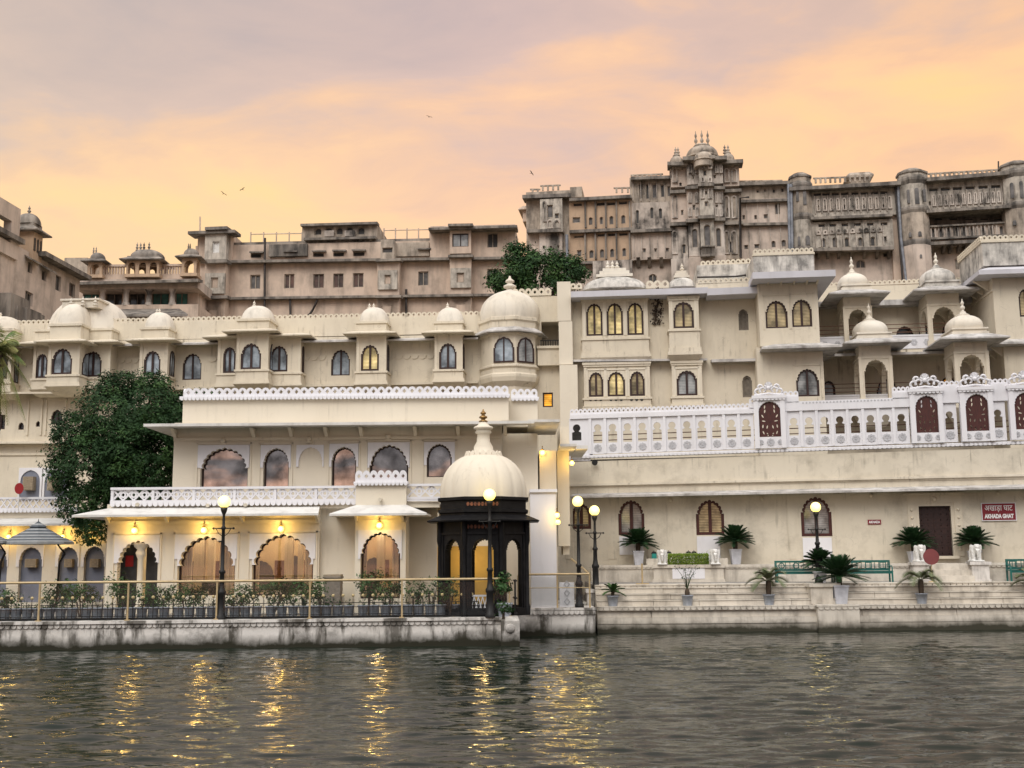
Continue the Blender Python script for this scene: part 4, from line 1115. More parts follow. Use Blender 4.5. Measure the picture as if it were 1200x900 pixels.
def bay(parent, pl, x0, x1, y_eave, y_sill, y_base, proj, wins, dome=None, d0=0.0, fins=(), eproj=0.55, side_win=True, attic=None, name='bay_window', mat='cream', dmat='dome_cream', eave_mat='cream', lattice_sides=False, sidepane=BL, flat=False, kwin=None):
    """Projecting window bay: corbelled base, sill, framed windows, eave, attic and curved roof."""
    d = d0 - proj
    xm = (x0 + x1) / 2
    u0, u1 = pl.u(x0, (y_eave + y_sill) / 2, d), pl.u(x1, (y_eave + y_sill) / 2, d)
    ze, zs, zb = pl.z(xm, y_eave, d), pl.z(xm, y_sill, d), pl.z(xm, y_base, d)
    body = MB(); holes = []
    b = bpy.data.objects.new(name, bpy.data.meshes.new(name)); C.objects.link(b); b.parent = parent
    for wn in wins:
        a, t, c, e = wn[:4]; pane = wn[4] if len(wn) > 4 else BL
        wu0, wu1, wz0, wz1 = pl.rect(a, t, c, e, d)
        holes.append(window(b, (wu0 + wu1) / 2, wz0, wz1, wu1 - wu0, d, pane=pane, fr=0.095, rec=0.1, thick=0.1, **(kwin or {})))
        # raised surround
    body.plate(rectp(u0, u1, zs, ze), holes, d, d + 0.22)
    body.box(u0 + 0.25, u1 - 0.25, d + 0.24, d0 + 0.3, zs, ze)
    sw = max(0.12, proj - 0.22)
    for (ua, ub, sgn) in ((u0, u0 + 0.2, -1), (u1 - 0.2, u1, 1)):
        body.box(ua, ub, d + 0.22, d0 + 0.05, zs, ze)
        if side_win and proj > 0.75:
            # a narrow framed window on each flank
            uo = u0 if sgn < 0 else u1
            hh = (ze - zs); a0, a1 = d + 0.34, d0 - 0.12
            wz0, wz1 = zs + 0.02, zs + hh * 0.74
            f = MB(); f.X = Matrix.Translation((uo, (a0 + a1) / 2, 0)) @ Matrix.Rotation(PI / 2 * sgn, 4, 'Z')
            oo = arch(0, wz0, wz1, a1 - a0, 5, .93, .52, .07); ii = arch(0, wz0 + .07, wz1 - .07, a1 - a0 - .14, 5, .93, .52, .04)
            f.plate(oo, [ii], -0.035, 0.02); f.box(-.025, .025, -0.03, 0.01, wz0, wz1 - .05)
            fo = f.build('window', 'wood_dark', b)
            g = MB(); g.X = f.X; g.plate([(x * 1.02, z) for x, z in ii], [], -0.012, 0.004); g.build('pane', sidepane, b)
    # pilasters on corners and between windows
    for uu in (u0 - 0.03, u1 - 0.13):
        body.box(uu, uu + 0.16, d - 0.035, d + 0.02, zs, ze - 0.12)
    body.box(u0 - 0.06, u1 + 0.06, d - 0.07, d0 + 0.02, ze - 0.22, ze - 0.12)
    body.box(u0 - 0.10, u1 + 0.10, d - 0.11, d0 + 0.02, ze - 0.12, ze)
    # base
    hb = zs - zb
    body.box(u0 - 0.05, u1 + 0.05, d - 0.05, d0 + 0.02, zb + hb * 0.28, zs - 0.1)
    body.box(u0 - 0.11, u1 + 0.11, d - 0.11, d0 + 0.02, zs - 0.1, zs)
    body.box(u0 - 0.10, u1 + 0.10, d - 0.10, d0 + 0.02, zb + hb * 0.12, zb + hb * 0.28)
    o0 = [(u0 + 0.05, d + proj * 0.35), (u1 - 0.05, d + proj * 0.35), (u1 - 0.05, d0 + 0.02), (u0 + 0.05, d0 + 0.02)]
    o1 = [(u0 - 0.14, d - 0.14), (u1 + 0.14, d - 0.14), (u1 + 0.14, d0 + 0.02), (u0 - 0.14, d0 + 0.02)]
    body.loft([[(x, y, zb - 0.30) for x, y in o0], [(x, y, zb) for x, y in o1], [(x, y, zb + hb * 0.12) for x, y in o1]])
    # attic
    if attic:
        za = pl.z(xm, attic, d)
        body.box(u0 - 0.02, u1 + 0.02, d - 0.02, d0 + 0.25, ze + 0.02, za)
        body.box(u0 - 0.09, u1 + 0.09, d - 0.09, d0 + 0.27, za - 0.14, za - 0.02)
    tmp = body.build('tmp', mat); me = tmp.data; bpy.data.objects.remove(tmp)
    old = b.data; b.data = me; me.name = name; bpy.data.meshes.remove(old)
    if eproj:
        mb = MB(); ring_eave(mb, u0 - 0.08, u1 + 0.08, d - 0.08, d0 + 0.1, ze - 0.02 - eproj * 0.22, eproj, eproj * 0.30, 0.06, back=False)
        mb.build('eave', eave_mat, b)
    if dome:
        yb_, yt_ = dome[:2]
        z0_, z1_ = pl.z(xm, yb_, d), pl.z(xm, yt_, d + (u1 - u0) / 2)
        mb = MB()
        if flat:
            bangla(mb, u0 - 0.1, u1 + 0.1, d - 0.1, d0 + 1.2, z0_, z1_ - z0_, 0, 3.4, 32, 0.45)
            r = (u1 - u0) * 0.23
            mb.box((u0 + u1) / 2 - r, (u0 + u1) / 2 + r, d + 0.35, d0 + 0.7, z1_ - 0.05, z1_ + 0.18)
        else:
            bangla(mb, u0 - 0.04, u1 + 0.04, d - 0.04, d0 + max(0.3, (u1 - u0) - proj), z0_, z1_ - z0_, 0, 2.7, 32, 0.10)
        dm = mb.build('dome', dmat, b)
        if fins:
            mb = MB()
            for (px, py) in fins:
                dy = d + (0.6 if flat else (u1 - u0) / 2)
                fu, fz_ = pl.uz(px, py, dy)
                zb2 = (z1_ + 0.12) if flat else z1_ - 0.12
                finial(mb, fu, dy, zb2, max(0.35, fz_ - zb2), 0.11)
            mb.build('finial', dmat, dm)
    return b, (u0, u1, d, ze, zs, zb)

# plain windows in the wall
wall_win(WING, MW, wholes, 214, 414, 236, 445)
wall_win(WING, MW, wholes, 388, 409.5, 410, 440)
wall_win(WING, MW, wholes, -4, 404, 10, 446)
wall_win(WING, MW, wholes, 60, 480, 73, 497, pane='pane_dark', lobes=3)
wall_win(WING, MW, wholes, 21.5, 495, 28, 503.5, pane='pane_dark', lobes=3, mull=False, fr=.05)
wall_win(WING, MW, wholes, 42, 493.5, 47, 500, pane='pane_dark', lobes=3, mull=False, fr=.04)
wall_win(WING, MW, wholes, -6, 486, 6, 503, pane='pane_dark', kind='rect')
u0, u1 = MW.u(-60, 450), MW.u(630, 450)
zt = MW.z(300, 376)
zpl, zpr = MW.z(0, 381.5), MW.z(560, 370.5)
mb = MB()
mb.plate([(u0, 0.4), (u1, 0.4), (u1, MW.z(560, 392)), (u0, MW.z(0, 402))], wholes, 0, 0.4)
mb.box(u0, u1, 0.4, 6, 0.4, zpl - 1.2)
mb.build('wall', 'cream', WING)
mb = MB()   # parapet above the eave
mb.hexa([(u0, -0.1, MW.z(0, 402)), (u1, -0.1, MW.z(560, 391)), (u1, 0.3, MW.z(560, 391)), (u0, 0.3, MW.z(0, 402)),
         (u0, -0.1, zpl), (u1, -0.1, zpr), (u1, 0.3, zpr), (u0, 0.3, zpl)])
mb.build('parapet', 'cream', WING)
mb = MB()
crenel(mb, u0, u1, -0.06, zpl, zpr + (zpr - zpl) * 0.11, 0.27, 0.27, 0.14)
mb.build('cresting', 'cream', WING)
mb = MB()
slab(mb, MW, -60, 560, 404.5, 392.5, 0, 0.75, 0.09, depth=0.1, drop=0.22)
mb.build('eave', 'eave_grey', WING)
mb = MB()

def midY(x): return 424.5 + (415.8 - 424.5) * (x + 60) / 620
for (xa, xb) in ((-60, 39), (131, 163), (198, 208), (242, 255), (354, 382), (416, 417.5), (454, 509)):
    if xb - xa < 5: continue
    slab(mb, MW, xa, xb, midY(xa), midY(xb), 0, 0.05, 0.10, depth=0.1)
    scallops(mb, MW.u(xa, 420), MW.u(xb, 420), -0.045, MW.z(xa, midY(xa) - 1.5, -.05), MW.z(xb, midY(xb) - 1.5, -.05), 0.24, 0.40, 0.06)
slab(mb, MW, -60, 560, 409, 398, 0, 0.12, 0.28, depth=0.1)
slab(mb, MW, -60, 130, 458.5, 457.5, 0, 1.0, 0.10, depth=0.1, drop=0.15); slab(mb, MW, 180, 560, 457, 449, 0, 0.22, 0.12, depth=0.1)
slab(mb, MW, -60, 130, 518, 517, 0, 0.5, 0.10, depth=0.1, drop=0.1); slab(mb, MW, -60, 130, 534, 533, 0, 0.08, 0.12, depth=0.1)
for (a, b) in ((32, 50), (53, 78)):
    p0, p1, q0, q1 = MW.rect(a, 466, b, 510); 
    for (x0, x1, z0, z1) in ((p0, p0 + .1, q0, q1), (p1 - .1, p1, q0, q1), (p0, p1, q1 - .1, q1)): mb.box(x0, x1, -0.07, 0.02, z0, z1)
mb.build('moulding', 'cream', WING)
# jharokha balconies
bay(WING, MW, 40, 129, 401, 443, 456, 0.9, [(42, 414.5, 55.5, 443), (98, 411.5, 119, 441.5)], (388, 352), fins=[], eproj=0.6, attic=385, side_win=False)
bay(WING, MW, 57.5, 93, 399.5, 439, 453, 1.9, [(60.5, 408, 84.5, 438.5)], (382, 356), fins=[(83.5, 349), (97.5, 347.5), (112, 347)], eproj=0.5, attic=379)
mb = MB(); p = MW.rect(76, 351.5, 118, 362, -.6); mb.box(p[0], p[1], -.9, .2, p[2], p[3] - .1); mb.box(p[0] - .08, p[1] + .08, -.98, .28, p[3] - .1, p[3]); mb.build('dome_ridge', 'dome_cream', WING)
bay(WING, MW, 164.5, 196, 398, 440, 452, 1.1, [(168.5, 411, 188, 440)], (385, 367), fins=[(184, 366), (187, 364.5)], attic=383)
bay(WING, MW, 256, 352, 393.5, 437, 453, 0.8, [(261.5, 406.5, 276, 437), (316.5, 405, 337, 435.5)], None, eproj=0.6, side_win=True)
bay(WING, MW, 278, 314, 387.5, 433, 450, 1.5, [(282, 402, 306, 432.5)], (375, 359), fins=[(298, 352.5)], eproj=0.55, attic=373)
bay(WING, MW, 418.5, 452, 390, 435, 451, 1.0, [(423, 404, 444, 434.5, LIT)], (378, 361), fins=[(433, 355.5), (438, 355.5)], attic=376)
bay(WING, MW, 510, 541.5, 389, 433, 448, 1.0, [(514.5, 402, 535, 432.5)], (378, 361), fins=[(524.5, 354.5)], attic=376)
bay(WING, MW, -30, 13, 402, 448, 460, 0.9, [(-8, 412, 9, 444, 'pane_dark')], (390, 372), fins=[(1, 366)], attic=385)
# rounded corner turret with ribbed dome
def corner_turret():
    d = -2.0; yw = d
    c, _ = MW.uz(598, 400, 0.2); r = (MW.u(634, 405, 0.2) - MW.u(562, 405, 0.2)) / 2
    zc = lambda y: MW.z(598, y, 0.2 - r * 0.9)
    b = bpy.data.objects.new('corner_turret', None)
    mb = MB()
    mb.lathe(c, 0.2, [(r * 0.80, zc(470)), (r * 0.82, zc(452)), (r * 0.98, zc(446)), (r * 1.02, zc(441)), (r * 1.02, zc(438)), (r * 0.97, zc(436)), (r * 0.97, zc(431)), (r * 1.03, zc(429)), (r * 1.03, zc(427)), (r * 0.97, zc(426)),
                      (r * 0.97, zc(393)), (r * 1.02, zc(391)), (r * 1.02, zc(388))], 8, 0, False, rot=PI / 8 * 0.6)
    mb.lathe(c, 0.2, [(r * 0.99, zc(386)), (r * 0.99, zc(376)), (r * 1.05, zc(374.5)), (r * 1.05, zc(371)), (r * 0.98, zc(370))], 8, 0, False, rot=PI / 8 * 0.6)
    t = mb.build('corner_turret', 'cream', WING)
    mb = MB(); mb.lathe(c, 0.2, [(r * 1.24, zc(389.5)), (r * 1.24, zc(388)), (r * 0.98, zc(382.5))], 8, 0, False, rot=PI / 8 * 0.6); mb.build('eave', 'eave_grey', t)
    mb = MB(); z0, z1 = zc(371.5), MW.z(598, 341, 0.2)
    mb.lathe(c, 0.2, dome_prof(r * 0.96, z0, z1 - z0, 0.13, 14, 0.05), 48, 0, True, rib=0.035, nrib=8)
    dm = mb.build('dome', 'dome_cream', t)
    mb = MB(); finial(mb, c, 0.2, z1 - 0.1, MW.z(598, 323.5, 0.2) - z1 + 0.1, 0.34, n=12); mb.build('finial', 'dome_cream', dm)
    # windows on the two visible faces
    ap = r * 0.97 * math.cos(PI / 8)
    for (px, pane, w_, k) in ((596, BL, 1.06, 0), (622, 'pane_curtain', 1.0, 1)):
        ang = -PI / 2 + PI / 8 * 0.6 - PI / 8 + (PI / 4) * k + PI / 8 * 0.0
        ang = [-PI / 2 + PI / 8 * 0.6 - PI / 8 + PI / 8 * 0 , 0][0] if k == 0 else ang
        # face centres of the octagon lie at rot + PI/8 + n*PI/4
        n = round((ang - PI / 8 * 0.6 - PI / 8) / (PI / 4)); ang = PI / 8 * 0.6 + PI / 8 + n * PI / 4
        X = Matrix.Translation((c + ap * math.cos(ang), 0.2 + ap * math.sin(ang), 0)) @ Matrix.Rotation(ang + PI / 2, 4, 'Z')
        za, zb = zc(424.5), zc(394.5)
        f = MB(); f.X = X; o = arch(0, za, zb, w_, 5, .93, .55, .07); i = arch(0, za + .08, zb - .08, w_ - .16, 5, .93, .55, .04)
        f.plate(o, [i], -0.06, 0.03); f.box(-.035, .035, -0.05, 0.0, za, zb - .05); fo = f.build('window', 'wood_dark', t)
        g = MB(); g.X = X; g.plate(i, [], -0.025, 0.01); g.build('pane', pane, t)
corner_turret()

# ---- link block between the wing and the right palace
LK = Plane(650, 57, -3)
LINK = thing('link_block', 'narrow cream stair block with a recessed balcony and a tall square pier', 'building', LK.M)
mb = MB()
lh = []
o = wall_win(LINK, LK, lh, 636, 460, 648, 477, pane='pane_amber', kind='rect', mull=False, frame='wood_dark')
lh2 = [rectp(*LK.rect(634.5, 377, 655, 412))]
a0, a1 = LK.u(600, 420), LK.u(672, 420)
mb.plate(rectp(a0, a1, 0.5, LK.z(640, 347)), lh + lh2, 0, 0.35)
mb.box(a0, a1, 1.4, 6, 0.5, LK.z(640, 347)); mb.box(a0, a1, 0.35, 1.4, 0.5, LK.z(640, 414)); mb.box(a0, a1, 0.35, 1.4, LK.z(640, 376), LK.z(640, 347))
mb.build('wall', 'cream', LINK)
mb = MB(); p = LK.rect(630, 407, 656, 428, -0.4); mb.box(p[0], p[1], -0.4, 0, p[2], p[3]); p = LK.rect(629, 405, 657, 408, -0.5); mb.box(p[0], p[1], -0.5, 0, p[2], p[3])
mb.build('balcony', 'cream', LINK)
mb = MB()
p = LK.rect(655, 410, 656, 412, -0.3)
for k in range(8):
    u = LK.u(634 + k * 2.8, 402, -0.3); mb.box(u - .02, u + .02, -0.32, -0.28, LK.z(645, 407, -.3), LK.z(645, 399, -.3))
u0, u1 = LK.u(633, 400, -.3), LK.u(655, 400, -.3); mb.box(u0, u1, -0.33, -0.27, LK.z(645, 399.5, -.3), LK.z(645, 398.5, -.3))
mb.build('balcony_rail', 'black_metal', LINK)
mb = MB(); crenel(mb, LK.u(600, 340), LK.u(646, 340), -0.05, LK.z(625, 347), LK.z(640, 346.3), 0.4, 0.36); mb.build('cresting', 'cream', LINK)
for (x0, x1, y0, y1, d) in ((653, 669, 330, 376, -1.2), (655, 671, 376.5, 427, -1.2), (656, 677, 427.5, 480, -1.4)):
    p = LK.rect(x0, y0, x1, y1, d); mb = MB(); mb.box(p[0], p[1], d, 2, p[2], p[3])
    if y1 == 480: mb.box(p[0], p[1], d, 2, 0.5, p[2])
    mb.build('pier', 'cream_fresh', LINK)

# ================================================================== right palace block
RP = Plane(780, 56, -5)
PAL = thing('palace_block', 'cream palace block with groups of arched lit windows above the white terrace balustrade', 'palace', RP.M)
ph = []
KG = dict(frame='jali_grey', mull=False, lobes=3, fr=0.10)
wall_win(PAL, RP, ph, 865.5, 362, 877, 387, pane='jali_grey', **KG)
wall_win(PAL, RP, ph, 870, 440, 881.5, 465.5, pane='jali_grey', **KG)
a0, a1 = RP.u(669, 400), RP.u(905, 400)
zt = RP.z(780, 344)
mb = MB(); mb.plate(rectp(a0, a1, 0.5, zt), ph, 0, 0.4); mb.box(a0, a1, 0.4, 6, 0.5, zt); mb.build('wall', 'cream', PAL)
mb = MB()
slab(mb, RP, 669, 830, 348.5, 343.5, 0, 1.1, 0.30, depth=0.4); slab(mb, RP, 829, 897, 346, 343, 0, 1.2, 0.34, depth=0.4)
mb.build('eave', 'eave_lavender', PAL)
mb = MB(); slab(mb, RP, 669, 829, 421.5, 420, 0, 0.55, 0.10, depth=0.2, drop=.1); slab(mb, RP, 834, 899, 422, 420.5, 0, 0.65, 0.14, depth=0.2, drop=.1); mb.build('ledge', 'eave_grey', PAL)
def triple(yt, ys, yb, wins, x0, x1, proj, lower=False):
    kw = dict(lobes=7, spring=0.68, depth=0.09, sh=.9)
    b, g = bay(PAL, RP, x0, x1, yt, ys, yb, proj, wins, None, eproj=0, side_win=False, kwin=kw, name='bay_window')
    mb = MB(); d = g[2]
    for i in range(len(wins)):     # raised panel around each window
        a, t, c, e = wins[i][:4]
        q = RP.rect(a - 2.6, t - 3.5, c + 2.6, e, d)
        o = arch((q[0] + q[1]) / 2, RP.z((a + c) / 2, e, d), RP.z((a + c) / 2, t, d) + .05, RP.u(c, 400, d) - RP.u(a, 400, d) + .1, 5, .93, .6, .06)
        for (x0_, x1_) in ((q[0], q[0] + .07), (q[1] - .07, q[1])): mb.box(x0_, x1_, d - .04, d + .01, q[2], q[3])
        mb.box(q[0], q[1], d - .04, d + .01, q[3] - .07, q[3])
    mb.build('moulding', 'cream_fresh', b)
    return g
triple(349, 396, 419, [(687, 355.5, 706, 393.5, LIT), (711, 355, 730, 393, LIT), (735, 354.5, 754, 392.5, LIT)], 683, 758.5, 0.35)
triple(424.5, 466, 479, [(690, 436, 707, 465, 'pane_warm'), (712, 435.5, 732.5, 464.5, 'pane_lit'), (738, 435, 755.5, 464, 'pane_warm')], 685, 761, 0.4, True)
triple(347, 386, 416, [(789, 353.5, 813, 384.5, 'pane_warm')], 784.5, 818, 0.75)
triple(423, 464.5, 476, [(793, 434, 817, 463.5, 'pane_curtain')], 788, 822, 0.5)
mb = MB()
d = -0.46
for x in (692, 698, 704, 716, 722, 728, 740, 746, 752):    # pierced row under the lower windows
    u, z = RP.uz(x, 468.3, d); mb.plate([(u + .075 * math.cos(q), z + .075 * math.sin(q)) for q in [PI / 4 * k for k in range(8)]], [], d - .006, d + .05)
mb.build('piercing', 'old_void', PAL)
mb = MB()
scallops(mb, RP.u(683, 476, -.5), RP.u(762, 476, -.5), -0.5, RP.z(722, 476, -.5), RP.z(722, 476, -.5), 0.16, 0.2)
mb.build('pendant_row', 'cream_fresh', PAL)
# roof: flat domes, crestings, grey slabs
def roofdome(x0, x1, yb, yt, fins, d=-0.2, dep=2.6, tip=0.42, mat='dome_dark', bigcap=True):
    u0, u1, z0, z1 = RP.rect(x0, yt, x1, yb, d)
    mb = MB(); bangla(mb, u0, u1, d, d + dep, z0, (z1 - z0) * 0.62, 0, 3.0, 32, tip)
    c = (u0 + u1) / 2; r = (u1 - u0) / 2
    b = mb.build('roof_dome', mat, PAL)
    mb = MB()
    zz = z0 + (z1 - z0) * 0.58
    for k, (f, h) in enumerate(((0.56, .12), (0.46, .16), (0.36, .14))):
        mb.box(c - r * f, c + r * f, d + dep / 2 - dep * f * .45, d + dep / 2 + dep * f * .45, zz, zz + (z1 - z0) * h); zz += (z1 - z0) * h
    cp = mb.build('cap', 'dome_cream', b)
    mb = MB()
    for (px, py) in fins:
        fu, fz_ = RP.uz(px, py, d + dep / 2); finial(mb, fu, d + dep / 2, zz - .03, max(.35, fz_ - zz), 0.12)
    mb.build('finial', 'dome_cream', b)
roofdome(681.5, 759, 336, 309, [(712, 305), (717.5, 304.5), (723, 305)])
roofdome(783, 816, 335, 314, [(799, 308)], dep=1.6, tip=.3)
mb = MB()
crenel(mb, RP.u(668, 334), RP.u(682, 334), 0.1, RP.z(675, 338), RP.z(675, 338), 0.3, 0.26); mb.cut(); crenel(mb, RP.u(757, 332), RP.u(784, 332), 0.1, RP.z(770, 337), RP.z(770, 337), 0.4, 0.34)
mb.cut(); crenel(mb, RP.u(817, 332), RP.u(894, 332), -0.5, RP.z(855, 332.5, -.5), RP.z(855, 331, -.5), 0.27, 0.25)
mb.cut(); crenel(mb, RP.u(821, 310, 2), RP.u(880, 310, 2), 2.0, RP.z(850, 311, 2), RP.z(850, 309.5, 2), 0.28, 0.26)
mb.build('cresting', 'cream', PAL)
mb = MB(); p = RP.rect(816, 331, 895, 344, -0.5); mb.box(p[0], p[1], -0.5, 1.8, p[2], p[3]); mb.build('parapet', 'cream', PAL)
mb = MB(); p = RP.rect(817, 310, 881, 325, 1.9); mb.box(p[0], p[1], 1.9, 5, p[2] - .6, p[3]); mb.build('roof_tank', 'dome_dark', PAL)
pipe(PAL, RP, [(817, 325), (862, 324), (884, 321), (888, 317)], 1.7, 0.05, 'pipe_black')
# creeper and cable box on the wall between the bays
mb = MB(); rn = random.Random(8)
for k in range(160):
    t = rn.random(); px = 770 + rn.gauss(0, 3.0 + 2 * math.sin(t * 3)); py = 338 + t * 43
    u, z = RP.uz(px, py); s_ = rn.uniform(.03, .09); a = rn.uniform(0, PI)
    if abs(px - 770) > 8: continue
    mb.add([(u + s_ * math.cos(a + q), -0.03 - rn.random() * .15, z + s_ * math.sin(a + q)) for q in (0, 2.1, 4.2)], [(0, 1, 2)])
mb.tube([(RP.u(772, 338), -.06, RP.z(772, 338)), (RP.u(770, 358), -.06, RP.z(770, 358)), (RP.u(767, 380), -.06, RP.z(767, 380))], .035, 5)
mb.build('dry_creeper', 'bark', PAL, fix=False)

# ---- taller tower block beside it
TP = Plane(930, 54, -6)
TOW = thing('palace_tower_block', 'taller cream palace block with a grey stained parapet and three brown framed windows', 'palace', TP.M)
th = []
K2 = dict(fr=0.09, lobes=9, depth=0.09, spring=.58, sh=.92)
for q in ((897, 352, 923, 384.5, 'pane_warm'), (928, 350.5, 951.5, 383, 'pane_warm')):
    wall_win(TOW, TP, th, *q[:4], pane=q[4], **K2)
a0, a1 = TP.u(896 - 6, 380), TP.u(960, 380)
za = TP.z(925, 328); zm = TP.z(925, 405)
mb = MB(); mb.plate(rectp(a0, a1, zm, za), th, 0, 0.4); mb.box(a0, a1, 0.4, 7, zm, za); mb.build('wall', 'cream', TOW)
th2 = []
wall_win(TOW, TP, th2, 933, 432, 960, 464.5, d=0.3, pane='pane_curtain', **K2)
a2, a3 = TP.u(888, 450, .3), TP.u(966, 450, .3)
mb = MB(); mb.plate(rectp(a2, a3, 0.5, zm), th2, 0.3, 0.7); mb.box(a2, a3, 0.7, 7, 0.5, zm); mb.build('wall', 'cream', TOW)
mb = MB(); ring_eave(mb, a0 + .75, a1 - .4, 0, 6, za - 0.15, 1.1, 0.15, 0.32, back=False); mb.build('eave', 'eave_lavender', TOW)
mb = MB(); ring_eave(mb, a2 + 1.15, a3 - .25, 0.3, 6, zm - 0.25, 1.0, 0.35, 0.10, back=False); mb.build('ledge', 'eave_grey', TOW)
p = TP.rect(883, 297, 954, 319, -0.4)
mb = MB(); mb.box(p[0], p[1], -0.4, 6, za + 0.2, p[3]); mb.build('parapet', 'dome_dark', TOW)
mb = MB(); crenel(mb, p[0], p[1], -0.42, p[3], p[3], 0.25, 0.23); mb.box(p[0] - .04, p[1] + .04, -0.45, -.2, p[3] - .08, p[3]); mb.build('cresting', 'cream', TOW)
mb = MB()
for (x0, x1, y0, y1, dd) in ((894, 926, 345, 386, 0), (926, 955, 343, 385, 0), (930, 964, 427, 466, .3)):
    mb.cut(); q = TP.rect(x0, y0, x1, y1, dd)
    for (b0, b1, c0, c1) in ((q[0], q[0] + .06, q[2], q[3]), (q[1] - .06, q[1], q[2], q[3]), (q[0], q[1], q[3] - .06, q[3])): mb.box(b0, b1, dd - .035, dd + .01, c0, c1)
for x in (900, 915, 930, 945, 957):
    mb.cut(); q = TP.rect(x - 1, 328, x + 1, 334, 0); mb.hexa([(q[0], -.05, q[2]), (q[1], -.05, q[2]), (q[1], .05, q[2]), (q[0], .05, q[2]), (q[0], -.8, q[3]), (q[1], -.8, q[3]), (q[1], .05, q[3]), (q[0], .05, q[3])])
mb.build('moulding', 'cream', TOW)

# ---- recessed court with balconies and four domed kiosks
RC = Plane(1060, 58, -6)
COURT = thing('recessed_court', 'recessed cream two storey court with domed balcony kiosks and dark arched doorways', 'palace', RC.M)
ch = []
KC = dict(frame='wood_dark', fr=0.1, lobes=9, depth=0.06, spring=.35, mull=False)
wall_win(COURT, RC, ch, 1049, 382, 1072, 400, pane='pane_dark', **KC)
wall_win(COURT, RC, ch, 1077, 381, 1092, 399, pane='pane_dark', **KC)
wall_win(COURT, RC, ch, 1104, 381, 1116, 396, pane='pane_dark', **KC)
ch2 = []
wall_win(COURT, RC, ch2, 964, 446, 979, 466, d=-1.3, pane='pane_curtain', **KC)
wall_win(COURT, RC, ch2, 1027, 444, 1052, 465, d=-1.3, pane='pane_curtain', **KC)
wall_win(COURT, RC, ch2, 1102, 441, 1122, 462, d=-1.3, pane='pane_amber', **KC)
a0, a1 = RC.u(950, 420), RC.u(1230, 420)
z2 = RC.z(1040, 354)
mb = MB(); mb.plate(rectp(a0, a1, 0.5, z2), ch, 0, 0.4); mb.box(a0, a1, .4, 5, .5, z2); mb.build('wall', 'cream', COURT)
z3 = RC.z(1040, 408, -1.3)
mb = MB(); mb.plate(rectp(a0, a1, 0.5, z3), ch2, -1.3, -.9); mb.build('wall', 'cream', COURT)
p = RC.rect(955, 333, 1150, 355, -0.3)
mb = MB(); mb.box(p[0], p[1], -.3, .4, z2 + .02, RC.z(1040, 334.5, -.3)); mb.build('parapet', 'cream', COURT)
mb = MB(); crenel(mb, p[0], p[1], -.3, RC.z(1040, 334.5, -.3), RC.z(1040, 332.5, -.3), .25, .25); mb.build('cresting', 'cream', COURT)
mb = MB(); slab(mb, RC, 955, 1150, 359, 353, 0, .8, .28, depth=.2, drop=.05); mb.build('eave', 'eave_grey', COURT)
# balcony floors
for (yy, x0, x1, pr) in ((401, 958, 1150, 2.3), (470, 958, 1160, 2.6)):
    d = -pr
    p0, p1 = RC.u(x0, yy, d), RC.u(x1, yy, d); zf = RC.z(1050, yy + 8, d)
    mb = MB(); mb.box(p0, p1, d, 0, zf - .25, zf); mb.build('balcony_floor', 'cream', COURT)
    mb = MB(); mb.box(p0, p1, d - .05, d + .12, zf, zf + .62)
    for k in range(int((p1 - p0) / .62)):
        u = p0 + .35 + k * .62
        for q in range(6):
            mb.plate([(u + .10 * math.cos(PI / 3 * q) + .07 * math.cos(t), zf + .31 + .10 * math.sin(PI / 3 * q) + .07 * math.sin(t)) for t in [PI / 3 * j for j in range(6)]], [], d - .066 - .002 * q, d - .045, 1)
    mb.box(p0, p1, d - .08, d + .15, zf + .62, zf + .70)
    pp = mb.build('balcony_parapet', ['white', 'rosette_grey'], COURT)
    mb = MB()
    for k in range(3): mb.tube([(p0, d + .03, zf + .85 + k * .2), (p1, d + .03, zf + .85 + k * .2)], .02, 5)
    mb.build('guard_rail', 'wood_brown', COURT)
mb = MB()
eave(mb, RC.u(968, 415, -3.1), RC.u(1125, 415, -3.1), -3.2, -.1, RC.z(1050, 416, -3.1), .5, .12, kl=.8, kr=.6)
mb.build('lower_eave', 'eave_grey', COURT)
